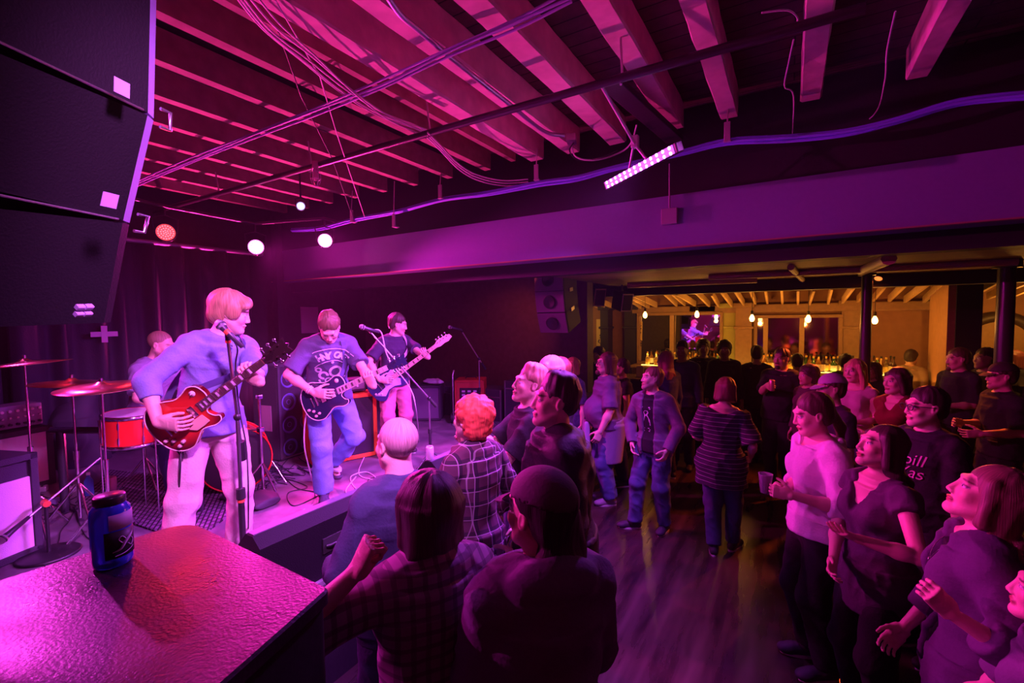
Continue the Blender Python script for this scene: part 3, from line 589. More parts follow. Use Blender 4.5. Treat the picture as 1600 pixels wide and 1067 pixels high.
mb = MB(); mb.box((.5, 5.02, 3.9), (16.2, .3, .92)); struct('ceiling_girder', mb, BLK)
mb = MB(); mb.box((.5, 4.86, 3.2), (16.2, .34, .5)); struct('ceiling_beam', mb, BEAMP)
mb = MB(); mb.box((.5, 4.69, 2.945), (16.2, .05, .012)); struct('trim_lit_edge', mb, M('beam_edge_light', (.35, .25, .15), .4))  # tan strip stands for the orange light along the beam's lower edge
mb = MB(); mb.box((.5, 5.12, 2.87), (16.2, .2, .17)); struct('trim_2', mb, BLK)
# low ceiling over the bar
def patchy():
    m = scuffed('low_ceiling_lit_patches', (.10, .055, .03), (.40, .27, .13), .5, .8, .9, 12, .4); return m  # patches of warm light put into the ceiling colour
mb = MB(); mb.box((-5.1, 5.95, 3.3), (5.0, 1.6, .1)); struct('ceiling_rear', mb, BLK)
mb = MB(); mb.box((2.85, 7.85, 2.86), (10.9, 5.3, .12)); struct('ceiling_bar', mb, patchy())
mb = MB(); mb.box((1.6, 8.05, 2.72), (13.2, .22, .18)); struct('ceiling_header', mb, BLK)
mb = MB(); mb.box((1.6, 9.2, 2.79), (13.2, 2.1, .03)); struct('ceiling_panel', mb, BLK)
for x0, y0, x1, y1, w_ in ((.0, 5.6, .15, 7.9, .07), (-.9, 6.4, 1.9, 6.45, .08), (.75, 5.3, .7, 6.6, .12), (-2.2, 7.2, -.4, 7.3, .1)):
    mb = MB(); d = Vector((x1-x0, y1-y0, 0)); mb.tube([(x0, y0, 2.77), (x1, y1, 2.77)], w_/2, 8); struct('ceiling_duct', mb, M('duct', (.35, .24, .12), .5, bump=.2))
# slats above the bar: pale boards on edge, fanning lower towards the wall
SL = M('slat_wood', (.62, .42, .20), .6, bump=.2, bscale=14, var=.25)
R2 = random.Random(3)
def slat(x0, x1, ys, zs, ze):
    mb = MB(); a = Vector((x0, ys, zs)); b = Vector((x1, 9.95, ze)); d = b-a; F = frame(d); T = T4(F, (a+b)/2); mb.box((0, 0, 0), (.035, .11, d.length), T); o = mb.build('ceiling_slat', SL); o['kind'] = 'structure'
sx = [(-3.9, 0), (-3.72, 0), (-3.55, 0), (-3.38, 0), (-2.95, 0), (-2.78, 0), (-2.6, 0), (-2.43, 0), (-2.02, 0), (-1.85, 0), (-1.66, 0), (-1.4, 0), (-1.2, 0), (-1.0, 0), (-.78, 0), (-.58, 0), (-.36, 0), (-.12, 0), (.1, 0), (.32, 0), (.55, 0), (.78, 0), (1.0, 0), (1.22, 0), (1.42, 0), (1.62, 0), (1.85, 0), (2.1, 0), (2.35, 0), (2.6, 0), (2.85, 0), (3.1, 0)]
for i, (x, _) in enumerate(sx): slat(x, x+R2.uniform(-.03, .03), 8.35+.35*math.sin(i*1.7)+.2, 2.70+R2.uniform(-.03, .03), 2.50+.02*math.sin(i*.9))
# pillars and poles
mb = MB(); mb.box((1.89, 8.98, 1.4), (.08, .96, 2.8)); struct('wall_pillar_lit', mb, M('pillar_lit_tone', (.40, .22, .10), .6, bump=.25, bscale=16, var=.2))  # orange light on the column's left face put into its colour
mb = MB(); mb.box((2.06, 8.97, 1.4), (.26, 1.0, 2.8)); struct('wall_pillar_shaded', mb, BLK)  # black box stands for the shaded front of the same column
for x, y, r in ((at_y(1353, 500, 6.8).x, 6.8, .055), (at_y(1570, 500, 6.6).x, 6.6, .07)):
    mb = MB(); mb.tube([(x, y, 0), (x, y, 2.8)], r, 16); mb.tube([(x, y, 2.72), (x, y, 2.8)], r*1.6, 16); mb.tube([(x, y, 0), (x, y, .04)], r*1.8, 16); o = mb.build('steel_column', M('pole_paint', (.03, .025, .025), .3)); o['kind'] = 'structure'
# ------------------------------------------------------------------ bar wall: tilted mirrors in wooden frames, pilasters, cornice
YB = 10.22
def xb(px, y=YB): return at_y(px, 500, y).x
def zb(px, py, y=YB): return at_y(px, py, y).z
MIR = M('mirror_glass', (.8, .8, .82), .02, 1); MIRD = M('smoked_mirror', (.42, .28, .34), .06, 1, bump=.02, bscale=3)
def wall_mirror(px0, px1, z0, z1, tilt, mat, label, posts=(), name='bar_mirror'):
    x0, x1 = xb(px0), xb(px1); r = empty(name, ((x0+x1)/2, YB-.06, z0), 0, label, 'mirror'); w_ = x1-x0; h_ = z1-z0
    mb = MB(); mb.box((0, 0, h_/2), (w_, .012, h_)); g = mb.build('mirror_pane', mat, r); g.rotation_euler.x = math.radians(tilt)
    mb = MB(); mb.box((0, -.04, h_+.03), (w_+.12, .1, .06), bev=.008); mb.box((0, -.04, -.03), (w_+.12, .1, .06), bev=.008)
    for s in (-1, 1): mb.box((s*(w_/2+.03), -.04, h_/2), (.06, .1, h_), bev=.008)
    mb.build('frame', WOODO, r)
    for p in posts: mb = MB(); mb.box((xb(p)-(x0+x1)/2, -.07, h_/2), (.08, .07, h_), bev=.006); mb.build('mullion', M('bar_wood_pale', (.42, .26, .12), .5, bump=.2, var=.2), r)
    return r
wall_mirror(1002, 1126, 1.28, 2.28, -1.4, MIR, 'wide mirror behind the bar reflecting the lit stage and its purple curtains', (1052,))
wall_mirror(1184, 1310, 1.28, 2.20, -1.0, MIRD, 'dark reddish mirror with two wooden posts behind the bottle shelf', (1197, 1253))
def pilaster(px0, px1, d, mat):
    x0, x1 = xb(px0), xb(px1); mb = MB(); mb.box(((x0+x1)/2, YB-d/2, 1.25), (x1-x0, d, 2.5)); mb.box(((x0+x1)/2, YB-d/2-.01, 2.02), (x1-x0+.06, d+.05, .05), bev=.01); mb.box(((x0+x1)/2, YB-d/2-.01, 2.46), (x1-x0+.1, d+.08, .1), bev=.02); struct('wall_pilaster', mb, mat)
pilaster(1128, 1150, .10, M('olive_plaster', (.40, .38, .10), .6, bump=.2)); pilaster(1151, 1176, .22, WOODO); pilaster(1314, 1342, .12, WOODO); pilaster(1456, 1480, .1, WOODO); pilaster(945, 957, .3, BLK); pilaster(978, 996, .12, BLK)
mb = MB(); mb.box((xb(1250), YB-.06, 2.39), (xb(1440)-xb(1060), .14, .16), bev=.02); struct('trim_3', mb, WOODO)
mb = MB(); mb.box((xb(1052), YB-.06, 2.40), (xb(1120)-xb(990), .14, .14), bev=.02); struct('trim_4', mb, WOODO)
# dark arched alcove and pale panel on the right
def arch():
    r = empty('arched_mirror', (xb(1560), YB-.03, 0), 0, 'dark wooden arch around an orange lit niche right of the pillar', 'arch'); mb = MB(); n = 20; Rr = .44
    x, z = 0, 1.75
    pts = [(x-Rr, 0, .3)]+[(x-Rr*math.cos(PI*i/n), 0, z+Rr*math.sin(PI*i/n)) for i in range(n+1)]+[(x+Rr, 0, .3)]
    mb.tube(pts, .085, 8); mb.build('arch_frame', M('arch_wood', (.05, .03, .02), .5), r)
    mb = MB(); mb.prism([(x-Rr, .3)]+[(x-Rr*math.cos(PI*i/n), z+Rr*math.sin(PI*i/n)) for i in range(n+1)]+[(x+Rr, .3)], -.01, .01, T=T4(Matrix.Rotation(PI/2, 3, 'X'))); mb.build('niche', M('niche_plaster', (.35, .2, .09), .6, var=.2), r)
arch()
mb = MB(); mb.box((xb(1541), YB-.02, 1.95), (.26, .03, .5), bev=.005); tag(mb.build('wall_panel', M('pale_panel', (.6, .42, .18), .6)), 'tall pale panel on the wall left of the arch', 'panel')
for px, z_, h_, lb in ((934, 1.9, .62, 'tall yellow poster with dark brush strokes beside the hanging speakers'), (996, 1.85, .6, 'narrow pale poster left of the stage mirror')):
    r = empty('poster', (xb(px, 10.0), YB-.05 if px > 950 else YB-.04, z_), 0, lb, 'poster'); mb = MB(); mb.box((0, 0, 0), (.2 if px < 950 else .12, .01, h_)); mb.build('sheet', M('poster_paper', (.75, .55, .22), .6), r)
    mb = MB(); q = random.Random(px)
    for i in range(4): mb.tube(spline([(q.uniform(-.05, .05), -.012, -h_*.4+h_*.8*(i+j*.25)/4) for j in range(4)], 4), .007, 6)
    mb.build('brush_strokes', BLK, r)
# back bar shelf with bottles, lit from a strip under its lip
x0, x1 = xb(1000), xb(1440)
r = empty('back_bar', ((x0+x1)/2, 9.85, 0), 0, 'wooden back bar cabinet carrying the bottles below the mirrors', 'cabinet'); W = x1-x0
mb = MB(); mb.box((0, 0, .6), (W, .5, 1.2)); mb.build('cabinet_body', WOODO, r); mb = MB(); mb.box((0, -.03, 1.215), (W+.1, .62, .04), bev=.008); mb.build('shelf_top', WOODO, r)
mb = MB(); mb.box((0, .2, 1.26), (W, .1, .05)); mb.build('step_shelf', WOODO, r)
sl = MB(); sl.box((0, -.1, 1.242), (W*.93, .05, .012)); sl.build('light_strip', M('strip_glow', (1, .6, .15), .5, emit=(1, .62, .10), estr=5), r)
lamp('shelf_glow', 'AREA', ((x0+x1)/2, 9.72, 1.26), ((x0+x1)/2, 9.85, 2), 5, (1, .55, .1), W*.9, .05)
BM = [M('bottle_clear', (.9, .8, .5), .08, spec=.6, trans=.85), M('bottle_amber', (.55, .25, .03), .1, trans=.6), M('bottle_green', (.08, .25, .06), .1, trans=.5), M('bottle_dark', (.05, .02, .02), .1)]; LABM = [M('label_cream', (.8, .7, .4), .6), M('label_yellow', (.8, .5, .1), .6), M('label_white', (.8, .75, .6), .6)]
protos = []
for j in range(6):
    rr = .036+.006*(j % 3); hh = .19+.03*(j % 2); nk = .012+.002*(j % 3)
    b = empty('liquor_bottle', (0, 0, 0), 0, '', 'bottle', 'liquor bottles along the back bar'); mb = MB(); mb.lathe([(0, 0), (rr, 0), (rr, hh*.72), (rr*.85, hh*.82), (nk, hh), (nk, hh+.07), (0, hh+.07)], 14); mb.build('glass', BM[j % 4], b)
    mb = MB(); mb.lathe([(rr+.0008, hh*.15), (rr+.0012, hh*.16), (rr+.0012, hh*.6), (rr+.0008, hh*.61)], 14); mb.build('paper_label', LABM[j % 3], b); mb = MB(); mb.lathe([(0, hh+.085), (nk+.003, hh+.085), (nk+.003, hh+.05), (nk, hh+.05)], 10); mb.build('stopper', BLK if j % 2 else LABM[1], b); protos.append(b)
q = random.Random(5); used = set()
px = 1012
while px < 1405:
    if not (1124 < px < 1182 or 1338 < px < 1356):
        j = q.randrange(6); y = 9.74+q.uniform(-.03, .16); o = protos[j] if j not in used else copy_tree(protos[j]); used.add(j)
        o.location = (at_y(px, 500, y).x, y, 1.248); sec = 'under the stage mirror' if px < 1124 else ('under the dark reddish mirror' if px < 1338 else 'right of the thin black column')
        o['label'] = 'small %s bottle in the glowing row %s' % (('clear', 'amber', 'green', 'dark', 'clear cream labelled', 'amber white labelled')[j], sec); o['group'] = 'liquor bottles %s' % sec
    px += q.uniform(4.5, 8.5)
for j in range(6):
    if j not in used: [bpy.data.objects.remove(c) for c in kids(protos[j])+[protos[j]]]
r = empty('bar_counter', (0, 8.75, 0), 0, 'long dark bar counter hidden behind the standing crowd', 'counter'); mb = MB(); mb.box((-.85, 0, .54), (4.8, .5, 1.08)); mb.build('front', M('bar_front', (.04, .02, .015), .5), r); mb = MB(); mb.box((-.85, -.03, 1.1), (4.9, .66, .05), bev=.01); mb.build('worktop', M('bar_top', (.10, .05, .025), .25), r)
r = empty('menu_stand', (at_y(1002, 560, 8.7).x, 8.62, 1.125), 0, 'little upright card in a holder at the left end of the bar', 'sign'); mb = MB(); mb.box((0, 0, .11), (.14, .01, .2)); mb.build('card', LABM[0], r); mb = MB(); mb.box((0, 0, .005), (.16, .07, .01)); mb.build('holder_base', BLK, r)
# pendant bulbs
def bulb(px, py, y, lab):
    p = at_y(px, py, y); r = empty('pendant_bulb', p, 0, lab, 'lamp', 'bare filament bulbs hanging over the bar')
    mb = MB(); mb.lathe([(0, -.07), (.02, -.068), (.034, -.05), (.040, -.02), (.034, .01), (.018, .04), (.014, .055)], 16); mb.build('bulb_glass', M('bulb_glow', (1, .7, .3), .3, emit=(1, .55, .12), estr=14), r)
    mb = MB(); mb.lathe([(.016, .05), (.021, .055), (.021, .11), (.008, .12), (0, .12)], 12); mb.build('socket', BLK, r)
    mb = MB(); mb.tube([(0, 0, .12), (0, 0, 2.78-p.z)], .004, 6); mb.build('cord', CBLK, r)
    lamp('bulb_light', 'POINT', p+Vector((0, -.0, -.11)), (0, 0, 0), 12, (1, .36, .05), .035); return r
for i, (px, py) in enumerate(((1008, 491), (1089, 490), (1175, 496), (1263, 497), (1367, 499))):
    bulb(px, py, 8.9, 'warm glowing bare bulb, %s of the five hanging over the bar' % ('leftmost', 'second from the left', 'middle one', 'second from the right', 'rightmost')[i])
lamp('bar_fill', 'AREA', (-1.0, 9.0, 1.25), (-1.0, 9.4, 3), 9, (1, .36, .05), 3.5, .3); lamp('bar_fill', 'AREA', (1.6, 9.0, 1.25), (1.6, 9.3, 3), 7, (1, .35, .05), 3.0, .3)  # unseen fills added to brighten the slats and low ceiling
lamp('pillar_fill', 'SPOT', (-.6, 8.5, 2.6), (1.85, 8.9, 1.7), 60, (1, .36, .05), .04, spot=70)  # unseen lamp added to warm the pillar's left face
lamp('niche_fill', 'POINT', (2.9, 9.2, 2.2), (0, 0, 0), 25, (1, .4, .06), .1); lamp('door_fill', 'POINT', (-4.4, 9.3, 2.2), (0, 0, 0), 16, (1, .5, .08), .1)  # unseen fills added for the niche and the doorway
lamp('wall_red', 'SPOT', (-3.0, 5.6, 2.9), (-4.0, 6.6, 1.9), 70, (1, .09, .02), .12, spot=75, blend=1)
lamp('floor_amber_fill', 'SPOT', (1.0, 7.8, 2.68), (-.1, 5.0, 0), 420, (1, .11, .02), .04, spot=85)  # unseen lamp added for the red-orange sheen on the floor
# ------------------------------------------------------------------ rigging under the ceiling
def pipe(name, pts, r, mat, label, cat='pipe', n=12): mb = MB(); mb.tube(pts, r, n); o = mb.build(name, mat); tag(o, label, cat); return o
PIP = M('pipe_black', (.06, .05, .06), .35, .6); COND = M('conduit_metal', (.6, .6, .65), .3, .9)
def up(p, z): return Vector((p.x, p.y, z))
pa = at_z(1060, 96, 3.82); pb = at_z(235, 333, 3.82); ext = (pa-pb).normalized()
rp = empty('lighting_pipe', pb, 0, 'long black pipe crossing under the joists above the stage front', 'pipe'); mb = MB(); mb.tube([(0, 0, 0)-ext*.6 if False else Vector((0, 0, 0))-ext*.6, (pa-pb)+ext*.9], .028, 14); mb.build('tube', PIP, rp)
for t in (.25, .5, .72, .95): p = (pa-pb)*t; mb = MB(); mb.tube([p+Vector((0, 0, -.04)), p+Vector((0, .035, 0)), p+Vector((0, .03, .05)), p+Vector((0, 0, .26))], .008, 8); mb.build('hanger', METAL, rp)
pipe('rear_lighting_pipe', [PAR3+Vector((.3, -.9, .30)), PAR3+Vector((0, 0, .30)), PAR1+Vector((0, 0, .32)), PAR2+Vector((0, 0, .31)), PAR2+Vector((-.1, .4, .31))], .02, PIP, 'short dark pipe carrying the stage lamps near the back curtain')
pipe('electrical_conduit', spline([at_z(596, -20, 4.0), at_z(625, 22, 4.0), at_z(655, 48, 4.0), at_z(710, 95, 4.0), at_z(790, 158, 4.0), at_z(850, 205, 4.0), at_z(882, 212, 4.0)], 5), .017, COND, 'bright steel conduit running along the timbers overhead')
r = empty('junction_box', at_z(893, 217, 3.98), .3, 'small grey junction box where the overhead conduit ends', 'box'); mb = MB(); mb.box((0, 0, 0), (.09, .12, .07), bev=.006); mb.build('box_body', METAL, r); mb = MB(); mb.box((0, 0, -.04), (.07, .1, .006), bev=.002); mb.build('cover', METAL, r)
pipe('loop_cable', spline([at_z(893, 225, 3.95), at_z(900, 245, 3.8), at_z(930, 250, 3.75), at_z(965, 240, 3.8), at_z(985, 225, 3.85), at_z(995, 195, 3.95)], 6), .007, CWHT, 'pale cable looping from the junction box to the light bar', 'cable')
pipe('dangling_cable', spline([at_z(897, 222, 3.95), at_z(890, 236, 3.8), at_z(905, 250, 3.78), at_z(940, 246, 3.75), at_z(965, 235, 3.8)], 6), .006, CBLK, 'black cable drooping under the junction box', 'cable')
pc = [at_z(198, 293, 3.95), at_z(300, 250, 3.93), at_z(400, 210, 3.91), at_z(500, 170, 3.90), at_z(600, 130, 3.92), at_z(700, 82, 3.95), at_z(800, 38, 3.97), at_z(890, -5, 3.99)]
for j, (dz, dy) in enumerate(((0, 0), (.012, .018), (-.008, .03), (.01, -.016))): pipe('ceiling_cable', spline([p+Vector((0, dy+.01*math.sin(i*2+j), dz)) for i, p in enumerate(pc)], 5), .0085, M('cable_violet', (.35, .3, .6), .45), '%s strand of the taped cable run crossing diagonally above the stage' % ('front', 'upper', 'lowest', 'rear')[j], 'cable', 8)
A = [(372, -15), (420, 45), (480, 95), (540, 145), (595, 180), (640, 196), (668, 205)]
for j in range(5): pipe('hanging_cable', spline([at_z(px+(j*5-8)*(1-i/8)*1.4, py+j*2.5*(math.sin(i*.7+j)), 3.95-.02*j) for i, (px, py) in enumerate(A)], 6), .006+.001*(j % 2), CWHT, 'pale cable, %s of five sagging from the ceiling to the black pipe' % ('first', 'second', 'third', 'fourth', 'last')[j], 'cable', 6)
A = [(668, 210), (690, 232), (715, 258), (745, 276), (785, 285), (825, 283)]
for j in range(3): pipe('hanging_cable', spline([at_z(px, py+j*4-3, 3.8) for px, py in A], 6), .007, CWHT, 'pale cable, %s of three drooping behind the black pipe to the blue bundle' % ('top', 'middle', 'bottom')[j], 'cable', 6)
B2 = [(455, 360), (500, 357), (552, 343), (620, 330), (690, 312), (760, 303), (842, 287), (900, 278), (960, 262), (1060, 240), (1137, 222), (1230, 216), (1320, 206), (1400, 188), (1500, 160), (1620, 148)]
for j, (dz, dy) in enumerate(((0, 0), (.02, .012), (-.015, .018), (.0, .03))): pipe('blue_cable', spline([at_y(px, py, 4.5)+Vector((0, dy, dz+.006*math.sin(i*1.3+j))) for i, (px, py) in enumerate(B2)], 5), .014, CBLU, 'blue cable in the bundle along the beam, %s strand' % ('lower front', 'top', 'bottom', 'rear')[j], 'cable', 8)
for px, py in ((552, 338), (618, 345), (690, 300), (840, 270), (1137, 207)): p = at_y(px, py, 4.5); mb = MB(); mb.box((p.x, 4.47, p.z), (.05, .02, .16), bev=.004); mb.tube([(p.x, 4.47, p.z+.07), (p.x, 4.5, 4.1)], .006, 6); mb.box((p.x, 4.5, p.z-.08), (.06, .08, .015), bev=.003); tag(mb.build('cable_clamp', M('clamp_pale', (.6, .5, .6), .4, .5)), {552: 'clamp on the blue cable bundle at its left end', 618: 'dark clamp hanging just right of the left end of the blue cables', 690: 'clamp on the blue cables under the ends of the narrow joists', 840: 'tall clamp holding the blue cables below the bright timber', 1137: 'rightmost clamp, right of the light bar on the blue cables'}[px], 'clamp')
for i, P in enumerate((((1240, 62), (1232, 100), (1226, 135), (1240, 150), (1238, 215)), ((1399, 18), (1386, 80), (1382, 130), (1365, 180), (1310, 218)), ((1190, 20), (1230, 16), (1246, 28), (1244, 40)))):
    pipe('loose_wire', spline([at_z(px, py, 3.95-.1*(i < 2)*(k/5)) for k, (px, py) in enumerate(P)], 6), .005, CWHT, ('short kinked wire hanging from the dark timbers on the right', 'long curved wire hanging far right under the dark ceiling', 'small bent wire at the top of the dark ceiling')[i], 'wire', 6)
for P, lb in ((((435, 50), (470, 150), (520, 250), (553, 345)), 'thin dark cord stretched down to the blue cables'), (((430, 0), (500, 120), (525, 205), (570, 340)), 'second thin cord running down beside its twin')):
    pipe('tie_cord', [at_z(*P[0], 4.0), at_z(*P[1], 3.95), at_z(*P[2], 3.85), at_y(*P[3], 4.4)], .005, CWHT if lb[0] == 's' else CBLK, lb, 'cord', 6)
mb = MB(); p = at_z(1040, 178, 3.92); a = at_z(950, 125, 4.0); b = at_z(1055, 218, 3.96); d = (b-a); T = T4(frame(d), (a+b)/2); mb.box((0, 0, 0), (.16, .05, d.length), T, .01); tag(mb.build('ceiling_panel_board', BLK), 'black board slung beneath the timbers above the light bar', 'board')
r = empty('wall_box', at_y(1046, 338, 4.66), 0, 'small square metal box on the purple beam below the light bar', 'box'); mb = MB(); mb.box((0, 0, 0), (.15, .05, .15), bev=.006); mb.build('box_body', M('box_paint', (.3, .26, .32), .5), r); mb = MB(); mb.tube([(0, 0, .07), (0, .0, .5)], .008, 8); mb.build('feed_pipe', M('box_paint', (.3, .26, .32), .5), r)
# ------------------------------------------------------------------ stage lamps
def par(name, p, aim, glow, estr, label, r=.085, L=.17, body=DARKM):
    d = (Vector(aim)-Vector(p)).normalized(); F = frame(d); e = empty(name, p, 0, label, 'stage light', 'stage lamps over the band' if False else None)
    T = T4(F, (0, 0, 0)); mb = MB(); mb.lathe([(0, -L), (r*.55, -L), (r*.9, -L*.7), (r, -L*.5), (r, 0), (r*1.08, .005), (r*1.08, .02), (r*.97, .02), (r*.97, -.01), (0, -.012)], 24, T); mb.build('housing', body, e)
    mb = MB(); mb.tube([T @ Vector((0, 0, -.008)), T @ Vector((0, 0, -.002))], r*.94, 24); mb.build('reflector', M('lamp_%s' % label[:40], tuple(.5*g for g in glow), .3, emit=glow, estr=estr*.18), e)
    mb = MB()
    for ring, n in ((0, 1), (.25, 6), (.5, 12), (.78, 18)):
        for i in range(n): a = 2*PI*i/n+ring*3; q = T @ Vector((math.cos(a)*ring*r*.95, math.sin(a)*ring*r*.95, .002)); mb.disc(q, r*.085, d, 8, .003)
    mb.build('led_lens', M('led_%s' % label[:40], glow, .3, emit=tuple(min(1, (.0 if estr < 10 else .25)+.75*g) for g in glow), estr=estr), e)
    mb = MB(); s_ = F.col[0]; mb.tube([s_*r*1.1, s_*r*1.25+Vector((0, 0, r*1.6)), Vector((0, 0, r*2.0)), -s_*r*1.25+Vector((0, 0, r*1.6)), -s_*r*1.1], .007, 8); mb.tube([(0, 0, r*2), (0, 0, r*3)], .012, 8); mb.build('yoke', PIP, e); return e
par('stage_light', PAR1, (-.5, 1.2, 2.0), (1, .12, .75), 26, 'round stage lamp blazing pink, between the other two at the back', .105)
par('stage_light', PAR2, (0, 1.0, 2.0), (1, .15, .62), 26, 'white hot pink stage lamp, right of the three at the back', .10)
par('stage_light', PAR3, (-.3, .8, 2.2), (1, .07, .10), 7, 'red LED stage lamp with visible diodes, left of the three', .10)
par('stage_light', PAR4, (-.6, .9, 1.4), (1, .1, .62), 10, 'pink stage lamp above the drum kit hidden behind the hanging speakers'); par('stage_light', PAR5, (1.2, 3, 1.2), (1, .1, .62), 10, 'pink stage lamp at the far left above the near stage edge')
par('stage_light', (-.2, .55, 3.95), (-3.7, 2.5, .9), (.8, .3, 1), 10, 'violet wash lamp over the front of the crowd'); par('stage_light', (.9, 3.0, 3.95), (-4.2, 3.4, 1.2), (.8, .3, 1), 10, 'violet wash lamp under the timbers on the right')
p6 = at_z(470, 322, 3.66); e = par('spot_lamp', p6, tuple(at_d(430, 350, 3.0)), (.5, .5, 1.0), 5, 'small pale spot lamp tipped downward, above the three stage lamps', .05, .2, M('lamp_grey', (.4, .36, .45), .4)); mb = MB(); mb.tube([(0, 0, .1), (0, 0, 4.08-p6.z)], .01, 8); mb.build('drop_rod', PIP, e)
e = empty('cage_lamp', at_z(493, 272, 3.72), 0, 'caged work lamp hanging from the black pipe', 'lamp'); mb = MB()
for i in range(6): a = PI*i/3; mb.tube([(.045*math.cos(a)*s_, .045*math.sin(a)*s_, z) for s_, z in ((.5, .07), (1, .02), (1.05, -.05), (.7, -.1), (.1, -.12))], .003, 5)
for z, s_ in ((.02, 1), (-.05, 1.05)): mb.tube([(.045*s_*math.cos(a), .045*s_*math.sin(a), z) for a in [2*PI*i/16 for i in range(17)]], .003, 5, cap=False)
mb.build('wire_cage', COND, e); mb = MB(); mb.lathe([(0, -.07), (.025, -.05), (.03, -.02), (.018, .05), (.03, .06), (.03, .12), (0, .12)], 12); mb.build('bulb', M('dead_bulb', (.6, .3, .4), .2), e)
# LED bar
d = (LED1-LED0); e = empty('led_bar', LEDC, 0, 'long violet LED light bar hanging from the pipe, its diodes dazzling', 'stage light'); F = frame(d, (CAMP-LEDC)+Vector((-1.2, 0, 0))); L_ = d.length
T = T4(F, (0, 0, 0)); mb = MB(); mb.box((0, -.035, 0), (.075, .06, L_+.06), T, .008); mb.build('housing', DARKM, e)
mb = MB(); nled = 13
for i in range(nled):
    z = -L_/2+L_*(i+.5)/nled
    for s_ in (-1, 1): mb = MB(); mb.disc(T @ Vector((.019*s_, -.003, z-.0)), .0115, F.col[1], 10, .006); mb.build('diode', M('led_violet', (.7, .4, 1), .3, emit=(.66, .30, 1.0), estr=30), e)
mb = MB(); mb.box((0, -.002, 0), (.06, .003, L_), T); mb.build('lens_strip', M('led_strip', (.4, .2, .6), .3, emit=(.5, .08, 1), estr=2), e)
mb = MB(); hp = Vector((.02, 0, .0)); tpp = pb+(pa-pb)*((LEDC.x-pb.x)/(pa.x-pb.x))-LEDC; mb.tube([T @ Vector((0, -.06, L_*-.12)), Vector((.0, 0, .2)), tpp], .012, 8); mb.tube([T @ Vector((0, -.06, L_*.2)), Vector((0, 0, .25))], .01, 8); mb.box((0, 0, .22), (.06, .05, .1), bev=.01); mb.build('clamp', M('clamp_pale', (.6, .5, .6), .4, .5), e)

par('added_floor_light', UP1, (-4.6, 2.0, 4.1), (1, .12, .5), 12, 'pink floor lamp aimed up at the joists from behind the bass cabinet'); par('added_floor_light', UP2, (-2.0, 1.9, 4.1), (1, .12, .75), 12, 'pink floor lamp beside the drums aimed up at the timbers')  # housings made up for the added ceiling fills
par('added_spot_can', (-3.0, 5.6, 2.93), (-4.3, 6.6, 1.9), (1, .1, .03), 3, 'small red spotlight aimed at the wall behind the stage', .05, .12); par('added_spot_can', (1.0, 7.8, 2.74), (-.1, 5, 0), (1, .25, .05), 3, 'small amber spotlight on the low ceiling aimed at the dance floor', .05, .12)  # cans added to house the unseen red wall and amber floor lamps
# ------------------------------------------------------------------ near table top, jar, hanging speakers
ZT = 1.66
SZ = .65
def tabletop():
    c = [at_z(px, py, ZT) for px, py in ((296, 812), (516, 918), (300, 1110), (-260, 1200), (-330, 1010), (0, 906))]
    c = [c[0], c[1], c[2], c[3], c[4]]
    out = []; n = len(c)
    for i in range(n):
        a, b, d = c[i-1], c[i], c[(i+1) % n]; r = (.10, .02, .03, .03, .03)[i]; u = (a-b).normalized(); v = (d-b).normalized()
        for k in range(7): t = k/6; out.append(b+u*r*(1-t)**2+v*r*t**2)
    o2 = [(p.x, p.y) for p in out][::-1]; A = sum(o2[i-1][0]*o2[i][1]-o2[i][0]*o2[i-1][1] for i in range(len(o2)))
    if A < 0: o2 = o2[::-1]
    cx = sum(p[0] for p in o2)/len(o2); cy = sum(p[1] for p in o2)/len(o2); o3 = [(x-cx, y-cy) for x, y in o2]
    r = empty('equipment_case', (cx, cy, 0), 0, 'big black cabinet with a scuffed glossy top beside the camera, blue jar on it', 'cabinet')
    m = scuffed('case_top', (.014, .010, .016), (.05, .032, .05), .24, .46, 5, 130, .25)
    mb = MB(); mb.prism(o3, ZT-.04, ZT, bev=.006); mb.build('top_panel', m, r); mb = MB(); mb.prism([(x*.975, y*.975) for x, y in o3], .0, ZT-.04); mb.build('case_body', BLK, r)
tabletop()
p = at_z(177, 880, ZT); r = empty('drink_jar', p, 0, 'blue plastic screw-top bottle with a black label on the glossy cabinet', 'bottle')
BLUEP = M('blue_plastic', (.03, .08, .75), .18, trans=.35, coat=.5); mb = MB(); mb.lathe([(0, 0), (.036, 0), (.043, .006), (.044, .016), (.044, .135), (.042, .150), (.034, .160), (.032, .165), (0, .165)], 32); mb.build('jar_body', BLUEP, r)
mb = MB(); mb.lathe([(.032, .163), (.0345, .165), (.0345, .182), (.032, .186), (0, .186)], 32); mb.build('lid', M('lid_black', (.03, .02, .03), .35), r)
vd = (CAMP-p); va = math.atan2(vd.y, vd.x)
def arc(z0, z1, a0, a1, rr, name, mat, dr=.001):
    mb = MB(); n = 14; v = []; 
    for i in range(n+1): a = va+a0+(a1-a0)*i/n; v += [(rr*math.cos(a), rr*math.sin(a), z0), (rr*math.cos(a), rr*math.sin(a), z1), ((rr-dr)*math.cos(a), (rr-dr)*math.sin(a), z0), ((rr-dr)*math.cos(a), (rr-dr)*math.sin(a), z1)]
    f = []
    for i in range(n): f += [(4*i, 4*i+4, 4*i+5, 4*i+1), (4*i+1, 4*i+5, 4*i+7, 4*i+3), (4*i, 4*i+2, 4*i+6, 4*i+4)]
    mb.add(v, f, smooth=True); return mb.build(name, mat, r)
arc(.028, .098, -.35, 1.45, .0452, 'black_label', M('label_ink', (.006, .006, .008), .5)); arc(.102, .142, -.1, 1.45, .0449, 'pale_label', M('label_pale', (.42, .36, .55), .5))
mb = MB(); q = random.Random(9)
